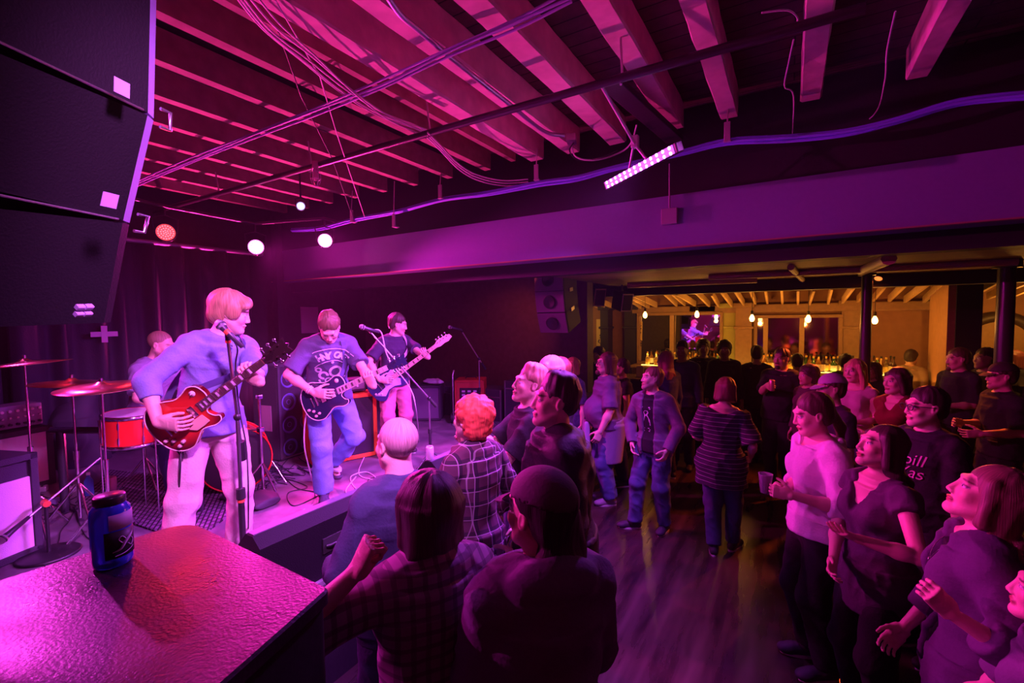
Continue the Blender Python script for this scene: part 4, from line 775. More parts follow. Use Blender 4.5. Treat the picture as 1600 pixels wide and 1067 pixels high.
def cyl(a, z, rr=.0462): return (rr*math.cos(va+a), rr*math.sin(va+a), z)
mb.tube(spline([cyl(.0, .045), cyl(.35, .05), cyl(.6, .065), cyl(.85, .075), cyl(1.05, .082), cyl(1.15, .094)], 5), [.0006+.0035*math.sin(PI*min(1, i/22)) for i in range(26)], 6)
mb.tube(spline([cyl(.5, .062), cyl(.3, .075), cyl(.45, .082), cyl(.65, .072)], 4), .0013, 5); mb.tube(spline([cyl(.9, .074), cyl(1.1, .062), cyl(.95, .05), cyl(.75, .058)], 4), .0015, 5); mb.tube(spline([cyl(.1, .034), cyl(.5, .036), cyl(.9, .041), cyl(1.1, .046)], 4), .0012, 5)
mb.build('label_drawing', M('label_print', (.55, .5, .7), .5), r)
# near hanging speaker column: three trapezoid cabinets, seen from their sides
def hung_box(edges, dirv, depth, label, tapes, d0, width=.7):
    """edges: front-edge top and bottom points; dirv: direction the cabinet looks"""
    tp, bt = edges; D = Vector(dirv).normalized(); Sd = Vector((D.y, -D.x, 0)); c0 = (tp+bt)/2
    r = empty('line_array_speaker', c0, 0, label, 'speaker'); bk = -D*depth
    s_ = Sd*-width if False else Sd*width*-1
    V = [tp-c0, bt-c0, bt-c0+bk+Vector((0, 0, .05)), tp-c0+bk-Vector((0, 0, .05))]; W = [p+s_ for p in V]
    mb = MB(); mb.add(V+W, [(0, 1, 2, 3), (4, 7, 6, 5), (0, 4, 5, 1), (3, 2, 6, 7), (0, 3, 7, 4), (1, 5, 6, 2)]); return r, mb, V, Sd, D
CABM = M('cabinet_black', (.005, .0045, .006), .6, bump=.2, bscale=130, spec=.2)
FEDGE = M('speaker_edge', (.22, .18, .36), .45)
pts = [(238, -150, 1.50), (239, 0, 1.52), (231, 178, 1.54), (192, 346, 1.58), (162, 506, 1.64)]
E = [at_d(*q_) for q_ in pts]; DV = ray(915, 490); DV = Vector((DV.x, DV.y, 0)).normalized(); SD = Vector((DV.y, -DV.x, 0))
lab = ['hanging black speaker cabinet at the top left with a tape square by its edge', 'middle hanging speaker cabinet at the left, tape square near its lower corner', 'lowest hanging speaker cabinet at the left with a crossed tape square']
for i in range(3):
    tp, bt = E[i+1 if i else 1], E[i+2]
    if i == 0: tp = E[0]
    c0 = (tp+bt)/2; r = empty('line_array_speaker', c0, 0, lab[i], 'speaker'); ax = (tp-bt).normalized()
    tilt = (DV-ax*DV.dot(ax)).normalized(); bk = -tilt*.95; g = .004
    a, b = tp-c0-ax*g, bt-c0+ax*g; sh = .03 if i else .0
    V = [a, b, b+bk+ax*sh, a+bk-ax*sh]; W = [q_-SD*.75 for q_ in V]
    mb = MB(); mb.add(V+W, [(0, 1, 2, 3), (4, 7, 6, 5), (0, 4, 5, 1), (3, 2, 6, 7), (0, 3, 7, 4), (1, 5, 6, 2)]); mb.build('cabinet', CABM, r)
    mb = MB(); e = [a+tilt*.0, b, b+tilt*.035+SD*.0, a+tilt*.035]; e = [a, b, b+tilt*.04-SD*.02, a+tilt*.04-SD*.02]; e2 = [q_-SD*.73 for q_ in e]; mb.add(e+e2, [(0, 3, 2, 1), (4, 5, 6, 7), (0, 1, 5, 4), (3, 7, 6, 2), (0, 4, 7, 3), (1, 2, 6, 5)]); mb.build('front_edge', FEDGE if i < 2 else CABM, r)
    tx, ty = ((190, 137), (171, 313), (130, 485))[i]; n_ = SD; R_ = ray(tx, ty); t_ = (a+c0-CAMP).dot(n_)/R_.dot(n_); tp_ = CAMP+R_*t_-c0+n_*.002
    mb = MB(); u = tilt*.024; v_ = ax*.022
    if i < 2: mb.add([tp_-u-v_, tp_+u-v_, tp_+u+v_, tp_-u+v_]+[q_-n_*.0015 for q_ in (tp_-u-v_, tp_+u-v_, tp_+u+v_, tp_-u+v_)], [(0, 1, 2, 3), (4, 7, 6, 5), (0, 4, 5, 1), (1, 5, 6, 2), (2, 6, 7, 3), (3, 7, 4, 0)])
    else:
        for sx_ in (-1, 1):
            for sy_ in (-1, 1): c_ = tp_+u*.52*sx_+v_*.52*sy_; mb.tube([c_-u*.45, c_+u*.45], .0001+.0098, 4)
    mb.build('tape_square', M('tape_pale', (.32, .26, .42), .6), r)
    mb = MB(); hb = b+c0; 
    if i < 2: pp = b; mb.tube([pp+ax*.03+SD*.006+tilt*.04, pp+ax*.03+SD*.01+tilt*.075, pp-ax*.03+SD*.01+tilt*.075, pp-ax*.03+SD*.006+tilt*.04], .006, 6); mb.tube([pp-tilt*.02+SD*.004, pp-tilt*.7+SD*.004], .004, 6); mb.build('rigging_bracket', METAL, r)
# far hanging speaker column
F1 = at_d(858, 418, 6.2); fd = (Vector((CAMP.x, CAMP.y, 0))-Vector((F1.x, F1.y, 0))).normalized(); fd = Matrix.Rotation(math.radians(-28), 3, 'Z') @ fd; fs = Vector((-fd.y, fd.x, 0))
zt = 2.93; off = Vector((0, 0, 0)); tl = 0
for i in range(3):
    tl = (2, 10, 20)[i]; Rm = Matrix((fs, -fd, Vector((0, 0, 1)))).transposed() @ Matrix.Rotation(math.radians(tl), 3, 'X'); cz = zt-.15; c_ = Vector((F1.x, F1.y, cz))+off
    r = empty('line_array_speaker', c_, 0, 'dark speaker cabinet hanging by the red wall, %s of the three' % ('top', 'middle', 'bottom')[i], 'speaker'); T = T4(Rm)
    mb = MB(); mb.box((0, .2, 0), (.44, .42, .30), T, .012); mb.build('cabinet', CABM, r); mb = MB(); mb.box((0, -.018, 0), (.43, .02, .285), T, .005); mb.build('grille', M('far_grille', (.13, .10, .15), .6, bump=.5, bscale=200), r)
    mb = MB(); mb.lathe([(0, .0), (.03, .004), (.07, .012), (.085, .016), (.092, .010)], 20, T @ T4(Matrix.Rotation(PI/2, 3, 'X'), (.0, -.032, 0))); mb.build('horn', M('horn_black', (.01, .01, .012), .35), r)
    mb = MB(); mb.box((.225, .2, .13), (.012, .1, .05), T); mb.build('rigging_bracket', METAL, r)
    zt -= .285; off += Vector((-fd.x, -fd.y, 0))*(.03+.045*i)
for px, py, lb in ((930, 462, 'small black hanging speaker left of its twin by the bar opening'), (972, 470, 'small black hanging speaker with a pale rimmed front near the bar mirror')):
    c_ = at_d(px, py, 7.6); r = empty('hanging_speaker', c_, 0, lb, 'speaker'); Rm = Matrix.Rotation(math.radians(50), 3, 'Z') @ Matrix.Rotation(math.radians(14), 3, 'X'); T = T4(Rm); mb = MB(); mb.box((0, 0, 0), (.2, .3, .3), T, .01); mb.build('cabinet', CABM, r)
    mb = MB(); mb.box((0, -.155, 0), (.2, .012, .29), T, .004); mb.build('rim', M('speaker_rim', (.5, .42, .4), .5), r); mb = MB(); mb.box((0, -.163, 0), (.165, .01, .25), T, .003); mb.build('grille', PLAS, r); mb = MB(); mb.tube([(0, 0, .14), (0, 0, 2.8-c_.z)], .015, 8); mb.build('bracket', PIP, r)
# ------------------------------------------------------------------ stage monitors
def wedge(y0, y1, label, x=-2.53):
    r = empty('stage_monitor', (x, (y0+y1)/2, SZ), 0, label, 'speaker'); L = y1-y0
    prof = [(0, 0), (.0, .36), (-.07, .42), (-.14, .42), (-.46, .10), (-.46, 0)]
    T = T4(Matrix.Rotation(PI/2, 3, 'X'), (0, L/2, 0)); mb = MB(); mb.prism(prof[::-1] if False else prof, 0, L, T); mb.build('cabinet', CABM, r)
    mb = MB(); d = Vector((-.32, 0, -.32)).normalized(); n_ = Vector((-.32, 0, .32)).normalized(); F = Matrix((Vector((0, 1, 0)), n_.cross(Vector((0, 1, 0))), n_)).transposed(); mb.box((0, 0, 0), (L*.94, .40, .012), T4(F, Vector((-.30, 0, .26))+n_*.006), .003); mb.build('grille', M('wedge_grille', (.22, .18, .26), .45, .3, bump=.6, bscale=220), r)
    mb = MB(); mb.box((-.105, 0, .423), (.06, L*.98, .006)); mb.build('top_strip', M('wedge_top_light', (.14, .11, .17), .5), r)  # top coloured paler to stand for the stage light falling on it
    mb = MB(); mb.box((.003, .0, .2), (.008, .2, .1), bev=.003); mb.build('recessed_handle', RUB, r); mb = MB(); mb.tube([(.012, -.08, .2), (.025, -.06, .2), (.025, .06, .2), (.012, .08, .2)], .01, 8); mb.build('handle_bar', DARKM, r)
    return r
w1 = wedge(1.42, 2.42, 'large black wedge monitor on the stage edge, nearest the singer'); mb = MB(); mb.sphere((-.2, .505, .3), .006); mb.build('power_light', M('green_led', (.1, 1, .4), .3, emit=(.1, 1, .5), estr=6), w1)
wedge(2.95, 3.85, 'black wedge monitor farther along the stage edge, behind the bald man')
def can(loc, label, col, r_=.033, h_=.12, name='drink_can'):
    r = empty(name, loc, 0, label, 'can'); mb = MB(); mb.lathe([(0, 0), (r_*.8, 0), (r_, .01), (r_, h_-.012), (r_*.8, h_), (r_*.75, h_-.003), (0, h_-.003)], 18); mb.build('can_body', M('can_%s' % label[:8], col, .3, .5), r); mb = MB(); mb.disc((0, 0, h_-.002), .008, (0, 0, 1), 8, .003); mb.build('ring_pull', CHROME, r)
can(Vector((-2.64, 2.98, SZ+.426)), 'pale drink can standing on the far wedge monitor', (.75, .7, .75))
# ------------------------------------------------------------------ amplifiers and cabinets
def yaw_to(p, a=0): v = Vector((p.x, p.y)); return math.atan2(v.y, v.x)-PI/2+math.radians(a)
def cabinet(name, p, yaw, size, label, cat, shell, grille, gm, feet=True, rim=.03, zt=0, speakers=None):
    r = empty(name, p, yaw, label, cat); w_, d_, h_ = size; mb = MB(); mb.box((0, d_/2, h_/2+.01), (w_, d_, h_), bev=.012); mb.build('cabinet', shell, r)
    mb = MB(); mb.box((0, -.004, h_/2+.01-zt/2), (w_-2*rim, .02, h_-2*rim-zt), bev=.004); mb.build('grille', gm, r)
    mb = MB()
    for s in (-1, 1):
        mb.box((s*(w_/2-rim/2), -.012, h_/2+.01), (rim, .03, h_), bev=.004)
    mb.box((0, -.012, h_+.01-rim/2), (w_, .03, rim), bev=.004); mb.box((0, -.012, .01+rim/2), (w_, .03, rim), bev=.004); mb.build('rim', shell, r)
    for s in (-1, 1):
        for y in (.05, d_-.05): mb = MB(); mb.tube([(s*(w_/2-.06), y, 0), (s*(w_/2-.06), y, .014)], .02, 8); mb.build('foot', RUB, r)
    mb = MB(); mb.tube([(-.09, d_/2, h_+.012), (-.07, d_/2, h_+.035), (.07, d_/2, h_+.035), (.09, d_/2, h_+.012)], .009, 8); mb.build('carry_handle', RUB, r)
    if speakers:
        for x, z, q in speakers: mb = MB(); mb.lathe([(q*.25, .0), (q*.6, -.012), (q*.92, .004), (q, .010), (q*1.05, .004)], 24, T4(Matrix.Rotation(PI/2, 3, 'X'), (x, -.016, z))); mb.build('speaker_cone', M('cone_blue', (.10, .10, .32), .5), r)
    return r
ORG = M('orange_vinyl', (.85, .16, .03), .5, bump=.3, bscale=200); GBLK = M('black_grille', (.03, .02, .035), .7, bump=.5, bscale=260); GPNK = M('silver_grille', (.85, .72, .8), .7, bump=.4, bscale=260); CARP = M('carpet_black', (.05, .045, .06), .8, bump=.5, bscale=180)
def on_stage(px, py): return at_z(px, py, SZ)
p = at_d(541, 700, 5.35); p.z = SZ; oc = cabinet('guitar_cabinet', p, yaw_to(p, 18), (.74, .38, .76), 'orange guitar cabinet with black grille behind the middle guitarist', 'amplifier', ORG, GBLK, GBLK, rim=.045)
WH = M('logo_white', (.8, .75, .8), .5)
def letters(txt, size, parent, loc, rot, name='lettering', mat=None, shear=0, bold=0):
    v, f = text_mesh(txt, size, .002, shear, bold); mb = MB(); mb.add(v, f); o = mb.build(name, mat or WH, parent, loc=loc); o.rotation_euler = rot; return o
for i, ch in enumerate('ORG'): letters(ch, .15, oc, (.02, -.022, .56-.15*i), (PI/2, 0, 0), bold=.008)
r = empty('amplifier_head', p+Vector((0, 0, .785)), yaw_to(p, 18), 'dark amplifier head with small knobs on the orange cabinet', 'amplifier'); mb = MB(); mb.box((0, .16, .08), (.55, .24, .15), bev=.01); mb.build('case', GBLK, r); mb = MB(); mb.box((0, .035, .08), (.5, .01, .09), bev=.003); mb.build('front_panel', M('amp_panel', (.25, .2, .25), .4, .5), r)
for i in range(7): mb = MB(); mb.tube([(-.2+i*.06, .03, .075), (-.2+i*.06, .008, .075)], .012, 10); mb.build('knob', M('knob_pale', (.7, .65, .7), .4), r)
p = at_d(466, 700, 5.6); p.z = SZ; sp = [(x, z, .098) for x in (-.125, .125) for z in (.14, .41, .68, .95)]
bc = cabinet('bass_cabinet', p, yaw_to(p, 42), (.54, .40, 1.12), 'tall worn black bass cabinet with four rows of speakers', 'amplifier', CARP, GBLK, GBLK, speakers=sp)
mb = MB(); mb.box((-.272, .2, .5), (.006, .2, .3)); mb.build('worn_patch', M('bare_wood', (.35, .25, .3), .8, bump=.4), bc); mb = MB(); mb.box((0, -.03, .03), (.54, .01, .016)); mb.build('metal_strip', METAL, bc)
p = on_stage(40, 768); k1 = cabinet('guitar_cabinet', p, yaw_to(p, 24), (.46, .34, .60), 'black cabinet with a brightly lit pale grille at the left edge, farther one', 'amplifier', CARP, GPNK, GPNK, rim=.05)
r = empty('amplifier_head', p+Vector((0, 0, .625)), yaw_to(p, 24), 'small amplifier head covered in knobs at the left edge', 'amplifier'); mb = MB(); mb.box((-.02, .15, .12), (.40, .26, .22), bev=.012); mb.build('case', M('amp_grey', (.22, .18, .26), .5), r)
for i in range(7):
    for j in range(3): mb = MB(); x = -.18+i*.055; z = .05+j*.065; mb.tube([(x, .02, z), (x, -.004, z)], .013 if j != 1 else .009, 10); mb.build('knob', M('knob_pale', (.7, .65, .7), .4) if j else PLAS, r)
p = at_d(8, 850, 3.15); p.z = SZ; k2 = cabinet('guitar_cabinet', p, yaw_to(p, 30), (.40, .34, .72), 'black cabinet with a pink lit grille at the very left, nearest one', 'amplifier', CARP, GPNK, GPNK, rim=.045, zt=.12)
r = empty('small_amplifier', p+Matrix.Rotation(yaw_to(p, 30), 3, 'Z') @ Vector((-.12, 0, .745)), yaw_to(p, 30), 'small dark practice amplifier sitting on the nearest left cabinet', 'amplifier'); mb = MB(); mb.box((0, .14, .13), (.24, .24, .26), bev=.01); mb.build('case', CARP, r); mb = MB(); mb.box((0, .015, .13), (.19, .012, .19), bev=.003); mb.build('grille', M('dim_grille', (.35, .2, .3), .7), r)
p = at_d(664, 655, 7.4); p.z = SZ; cabinet('bass_combo', p, yaw_to(p, -12), (.52, .4, .55), 'dark combo amplifier at the back of the stage with a towel on it', 'amplifier', CARP, M('g', (.05, .04, .07), .6), M('combo_grille', (.16, .11, .20), .7, bump=.4, bscale=250))
def cloth_blob(name, prims, mat, label, cat, vox=.012, amp=.012, freq=22, loc=(0, 0, 0)):
    P, F = sdf_mesh(prims, vox); N = vnormals(P, F); P = P+N*(((.3-np.abs(vnoise(P, freq, len(label))))*amp*1.5)[:, None]); o = mk(name, P, F, mat, None); o.location = loc; tag(o, label, cat); return o
cloth_blob('towel', [('e', (0, 0, .03), (.2, .1, .035), None, .01, '+'), ('c', (-.12, 0, .04), (.05, .08, .04), .035, .03, .02, '+'), ('c', (.05, .05, .05), (.18, -.05, .04), .03, .035, .02, '+')], M('towel_cloth', (.7, .65, .75), .9), 'crumpled pale towel lying on the dark combo amplifier', 'towel', loc=p+Vector((.02, .2, .575)))
p = at_d(734, 632, 7.2); p.z = SZ; rk = cabinet('flight_case', p, yaw_to(p, -8), (.46, .4, .66), 'red equipment rack at the back of the stage beside the third microphone', 'case', M('red_case', (.55, .06, .03), .5), GBLK, M('rack_front', (.5, .07, .04), .5), rim=.03)
mb = MB(); mb.box((0, -.02, .45), (.3, .02, .2), bev=.004); mb.build('rack_unit', PLAS, rk)
for j in range(3):
    for i in range(3): mb = MB(); mb.box((-.09+i*.09, -.034, .39+j*.055), (.05, .01, .03)); mb.build('rack_screen', M('screen_pale', (.6, .55, .7), .4), rk)
r = empty('hand_truck', at_d(710, 635, 7.15), yaw_to(p), 'silver hand truck frame left of the red equipment rack', 'cart'); r.location.z = SZ; mb = MB(); mb.tube([(-.02, .05, .02), (-.02, .05, .75), (.0, .1, .82)], .014, 8); mb.tube([(-.02, .05, .02), (-.02, -.15, .02)], .014, 8); mb.build('frame', METAL, r); mb = MB(); mb.tube([(-.06, .05, .08), (-.02, .05, .08)], .08, 14); mb.build('wheel', RUB, r)
# cases and cable trunks piled along the foot of the rear wall
q = random.Random(12); names = ['dark road case against the rear wall, left of the red rack', 'dark road case behind the third microphone stand', 'dark road case right of the red rack', 'low black road case below the hanging speakers', 'black road case at the right end of the stage back']
for i, (px, w_, h_) in enumerate(((690, .45, .5), (762, .5, .5), (810, .45, .66), (857, .42, .55), (897, .36, .6))):
    c_ = at_y(px, 600, 6.05); r = empty('road_case', (c_.x, 6.05, SZ if c_.x < -2.9 else 0), q.uniform(-.1, .1), names[i], 'case'); h2 = h_+(0 if c_.x < -2.9 else .55); mb = MB(); mb.box((0, .2, h2/2), (w_, .45, h2), bev=.015); mb.build('shell', CARP, r); mb = MB()
    for s in (-1, 1): mb.box((s*w_/2, -.02, h2/2), (.025, .03, h2), bev=.004)
    mb.box((0, -.025, h2-.12), (w_, .012, .02)); mb.build('edging', M('dull_steel', (.3, .3, .32), .5, .9), r)
# ------------------------------------------------------------------ microphones and stands
GRIL = M('mic_grille', (.7, .7, .74), .3, .9, bump=.8, bscale=400)
def mic(p, d, label, tape=None):
    d = Vector(d).normalized(); r = empty('microphone', p, 0, label, 'microphone'); F = frame(-d); T = T4(F)
    mb = MB(); mb.lathe([(0, -.028), (.018, -.024), (.026, -.008), (.027, .004), (.023, .02), (.02, .026)], 20, T); mb.build('head_grille', GRIL, r); mb = MB(); mb.lathe([(.027, .002), (.0285, .004), (.0285, .010), (.027, .012)], 20, T); mb.lathe([(.021, .024), (.018, .05), (.0125, .18), (0, .18)], 16, T); mb.build('handle', M('mic_body', (.08, .07, .09), .4, .5), r)
    if tape: mb = MB(); mb.lathe([(.0185, .05), (.019, .052), (.0175, .075), (.017, .076)], 16, T); mb.build('tape_band', M('tape_red', (.8, .12, .05), .5), r)
    return p-d*.12
def stand(base, joint, end, clip, label, tail=None, tripod=True, sleeve=True, tape=None, r0=.011):
    r = empty('microphone_stand', base, 0, label, 'microphone stand'); j = joint-base; e = clip-base; mb = MB()
    mb.tube([Vector((0, 0, .05)), Vector((j.x*.0, 0, j.z*.55)) if False else j*.55+Vector((0, 0, .0))], r0*1.35, 12); mb.build('lower_tube', DARKM, r); mb = MB(); mb.tube([j*.53, j], r0*.85, 12); mb.build('upper_tube', METAL, r)
    mb = MB(); mb.tube([j*.52, j*.58], r0*1.9, 12); mb.build('clutch', RUB, r); mb = MB(); mb.sphere(tuple(j), .022, sc=(1, 1, 1.2)); mb.build('boom_joint', DARKM, r)
    u = (e-j).normalized(); mb = MB(); mb.tube([j-u*(tail or .15), e], r0*.75, 10); mb.build('boom', METAL, r); mb = MB(); mb.tube([j-u*(tail or .15), j-u*((tail or .15)-.13)], r0*1.8, 12); mb.build('counterweight', RUB, r)
    mb = MB(); mb.tube([e-u*.01, e+u*.03], .014, 10); mb.build('microphone_clip', RUB, r)
    if tape: mb = MB(); mb.tube([j*.50, j*.515], r0*1.55, 12); mb.tube([e-u*.02, e-u*.005], .016, 10); mb.build('tape_band', M('tape_red', (.8, .12, .05), .5), r)
    if tripod:
        for i in range(3): a = 2*PI*i/3+.5; mb = MB(); mb.tube([Vector((0, 0, .22)), Vector((.30*math.cos(a), .30*math.sin(a), .012))], .009, 8); mb.tube([Vector((0, 0, .06)), Vector((.15*math.cos(a), .15*math.sin(a), .115))], .006, 6); mb.build('leg', DARKM, r)
    else: mb = MB(); mb.lathe([(0, 0), (.14, 0), (.145, .012), (.13, .024), (.03, .035), (.02, .06), (0, .06)], 28); mb.build('base_plate', DARKM, r)
    return r
# singer's
mp = at_d(344, 507, 2.62); tl = mic(mp, (ray(330, 495)*1-ray(350, 515)*1).normalized()+Vector((0, 0, 0)), 'vocal microphone at the lips of the singer in blue', 1)
SBASE = at_d(380, 850, 2.86); SBASE.z = SZ; sj = at_d(381, 650, 2.84)
stand(SBASE, Vector((SBASE.x, SBASE.y, sj.z)), None, at_d(356, 530, 2.66), 'tall microphone stand with an orange tape band in front of the singer', .30, False, tape=1, r0=.0135)
pipe('microphone_cable', spline([at_d(362, 528, 2.68), at_d(371, 545, 2.7), at_d(368, 575, 2.76), at_d(374, 640, 2.82), at_d(385, 700, 2.82), at_d(388, 780, 2.82), at_z(386, 850, SZ+.01), at_z(372, 868, SZ+.01), at_z(350, 880, SZ+.01)], 6), .0045, CBLK, 'black cable running down the singer\'s microphone stand', 'cable', 8)
m2 = at_d(566, 511, 4.6); mic(m2, (at_d(560, 509, 4.6)-at_d(580, 515, 4.66)), 'microphone on a boom to the right of the middle guitarist')
b2 = at_d(672, 680, 4.95); b2.z = SZ; j2 = at_d(655, 622, 4.95); stand(b2, Vector((b2.x, b2.y, j2.z)), None, at_d(579, 519, 4.66), 'boom microphone stand slanting across the bassist\'s legs', .12)
pipe('microphone_cable', spline([at_d(584, 515, 4.68), at_d(596, 520, 4.68), at_d(607, 560, 4.7), at_d(640, 605, 4.85), at_d(650, 640, 4.9), at_z(655, 690, SZ+.01)], 6), .006, CWHT, 'pale cable hanging along the slanting boom stand', 'cable', 8)
m3 = at_d(703, 511, 6.6); mic(m3, at_d(697, 510, 6.6)-at_d(718, 515, 6.65), 'microphone farthest right on the stage, nobody singing into it'); b3 = at_d(750, 650, 6.9); b3.z = SZ; j3 = at_d(748, 560, 6.9)
stand(b3, Vector((b3.x, b3.y, j3.z)), None, at_d(722, 518, 6.68), 'unused boom microphone stand before the red rack', .2)
p = on_stage(77, 868); r = empty('short_microphone_stand', p, 0, 'short stand with a round base in front of the left cabinets', 'microphone stand'); mb = MB(); mb.lathe([(0, 0), (.17, 0), (.175, .012), (.16, .022), (.03, .03), (0, .03)], 32); mb.build('base_plate', DARKM, r); mb = MB(); mb.tube([(0, 0, .03), (0, 0, .36)], .012, 12); mb.build('pole', DARKM, r)
a = at_d(150, 740, 3.5)-p; b = at_d(45, 830, 3.05)-p; j = Vector((0, 0, .38)); mb = MB(); mb.tube([j+(a-b).normalized()*.45, j-(a-b).normalized()*.28], .009, 10); mb.build('boom', METAL, r); mb = MB(); mb.tube([j-Vector((.03, 0, 0)), j+Vector((.03, 0, 0))], .022, 10); mb.build('boom_joint', M('tape_red', (.8, .12, .05), .5), r)
mic(p+j-(a-b).normalized()*.30, -(a-b).normalized(), 'microphone on the short stand aimed at the nearest left cabinet')
# ------------------------------------------------------------------ drum kit and things around it
CYM = M('cymbal_bronze', (.75, .5, .3), .28, 1, bump=.1, bscale=200); REDD = M('red_drum_shell', (.75, .03, .02), .15, coat=.8); SKIN_ = M('drum_skin', (.75, .72, .75), .5)
def cymbal(px, py, d, r_, tilt, label, zb=SZ, stand_=True):
    p = at_d(px, py, d); e = empty('cymbal_stand', (p.x, p.y, zb), 0, label, 'cymbal'); z = p.z-zb; Rm = Matrix.Rotation(math.radians(tilt[0]), 3, 'X') @ Matrix.Rotation(math.radians(tilt[1]), 3, 'Y'); T = T4(Rm, (0, 0, z))
    mb = MB(); mb.lathe([(.006, .030), (.02, .028), (.035, .016), (.045, .010), (r_*.5, .0), (r_, -.016), (r_, -.018), (r_*.5, -.003), (.045, .006), (.006, .02)], 48, T); mb.build('cymbal', CYM, e)
    mb = MB(); mb.tube([(0, 0, .06), (0, 0, z*.5)], .013, 10); mb.tube([(0, 0, z*.48), (0, 0, z+.045)], .008, 10); mb.tube([(0, 0, z*.46), (0, 0, z*.52)], .018, 10); mb.build('pole', CHROME, e); mb = MB(); mb.tube([(0, 0, z+.03), (0, 0, z+.055)], .013, 8); mb.build('wing_nut', CHROME, e)
    for i in range(3): a = 2*PI*i/3; mb = MB(); mb.tube([(0, 0, .35), (.25*math.cos(a), .25*math.sin(a), .012)], .009, 8); mb.build('leg', CHROME, e)
    return e
cymbal(38, 566, 3.5, .27, (4, -3), 'crash cymbal on a chrome stand at the far left of the drum kit'); cymbal(112, 596, 3.7, .26, (-3, 2), 'thin cymbal of the overlapping pair, left one'); cymbal(158, 602, 3.45, .27, (3, 3), 'cymbal of the overlapping pair, right one below the drummer\'s arm')
def drum(name, c, axis, r_, L, label, zb=None, legs=0, head_front=None, hoop=CHROME, lugs=8):
    e = empty(name, (c.x, c.y, zb if zb is not None else c.z-L/2), 0, label, 'drum'); o = c-e.location; F = frame(axis); T = T4(F, o)
    mb = MB(); mb.tube([T @ Vector((0, 0, -L/2)), T @ Vector((0, 0, L/2))], r_, 40, cap=False); mb.tube([T @ Vector((0, 0, -L/2+.001)), T @ Vector((0, 0, L/2-.001))], r_*.985, 40, cap=False); mb.build('shell', REDD, e)
    for s in (-1, 1):
        mb = MB(); mb.lathe([(r_*1.0, 0), (r_*1.045, 0), (r_*1.045, .03), (r_*1.0, .03), (r_*1.0, 0)], 40, T @ T4(None, (0, 0, s*L/2-(.03 if s > 0 else 0)))); mb.build('hoop', hoop, e); mb = MB(); mb.tube([T @ Vector((0, 0, s*(L/2-.012))), T @ Vector((0, 0, s*(L/2-.004)))], r_*.99, 40); mb.build('drum_head', head_front if (head_front and s > 0) else SKIN_, e)
    for i in range(lugs):
        a = 2*PI*i/lugs; mb = MB(); x, y = r_*1.025*math.cos(a), r_*1.025*math.sin(a); mb.tube([T @ Vector((x, y, -L/2)), T @ Vector((x, y, L/2))], .0035, 6); mb.tube([T @ Vector((x, y, L/2-.10)), T @ Vector((x, y, L/2-.05))], .009, 8); mb.tube([T @ Vector((x, y, -L/2+.10)), T @ Vector((x, y, -L/2+.05))], .009, 8); mb.build('lug', CHROME, e)
    if legs:
        for i in range(3): a = 2*PI*i/3+.4; q_ = T @ Vector((r_*1.06*math.cos(a), r_*1.06*math.sin(a), 0)); mb = MB(); mb.tube([q_+Vector((0, 0, .1)), Vector((q_.x, q_.y, .02))], .007, 8); mb.build('leg', CHROME, e)
    return e
drum('floor_tom', at_d(207, 668, 3.9), (0.05, .0, 1), .20, .27, 'red tom drum on thin chrome legs under the cymbals', SZ, 3)
tomc = at_d(312, 640, 4.5); drum('rack_tom', tomc, (.25, -.1, 1), .16, .22, 'small red tom drum behind the singer')
bdc = at_d(368, 712, 4.6); bax = Vector((.86, -.42, 0)).normalized(); bdc.z = SZ+.31; bd = drum('bass_drum', bdc, bax, .30, .42, 'bass drum with a dark front head lettered in white behind the singer', SZ, 0, M('dark_head', (.03, .025, .03), .35), REDD, 10)
f_ = bdc+bax*.206-bd.location; Rt = Matrix((Vector((0, 0, 1)).cross(bax).normalized(), Vector((0, 0, 1)), bax)).transposed(); v, f = text_mesh('OL', .13, .001, 0, .004); mb = MB(); mb.add(v, f, T4(Rt, f_+Rt @ Vector((.02, .02, .002)))); mb.build('lettering', WH, bd)
for s in (-1, 1): mb = MB(); sd_ = Vector((0, 0, 1)).cross(bax); q_ = bdc-bd.location; mb.tube([q_+sd_*s*.29+bax*.12+Vector((0, 0, -.05)), q_+sd_*s*.42+bax*.22+Vector((0, 0, -.30))], .008, 8); mb.build('spur', CHROME, bd)
drum('snare_drum', at_d(262, 676, 4.2), (0, 0.05, 1), .175, .14, 'snare drum beside the drummer\'s knee', SZ, 3, None)
e = empty('hi_hat_stand', at_d(408, 690, 4.35), 0, 'upright chrome stand with clamps right of the bass drum', 'stand'); e.location.z = SZ; mb = MB(); mb.tube([(0, 0, .03), (0, 0, .95)], .013, 10); mb.build('pole', CHROME, e); mb = MB(); mb.box((0, 0, .62), (.06, .05, .05), bev=.008); mb.tube([(0, 0, .62), (-.25, -.1, .6)], .01, 8); mb.box((0, 0, .93), (.05, .05, .04), bev=.008); mb.build('clamp', CHROME, e)
for i in range(3): a = 2*PI*i/3; mb = MB(); mb.tube([(0, 0, .3), (.24*math.cos(a), .24*math.sin(a), .012)], .009, 8); mb.build('leg', CHROME, e)
cymbal(352, 585, 4.5, .2, (4, 0), 'small cymbal half hidden behind the singer\'s guitar')
e = empty('drum_stool', at_d(222, 640, 4.55), 0, 'round black stool under the drummer', 'stool'); e.location.z = SZ; mb = MB(); mb.lathe([(0, .60), (.16, .60), (.175, .62), (.175, .66), (.15, .69), (0, .69)], 24); mb.build('seat', PLAS, e); mb = MB(); mb.tube([(0, 0, .2), (0, 0, .6)], .015, 8); mb.build('post', CHROME, e)
for i in range(3): a = 2*PI*i/3; mb = MB(); mb.tube([(0, 0, .3), (.22*math.cos(a), .22*math.sin(a), .012)], .01, 8); mb.build('leg', CHROME, e)
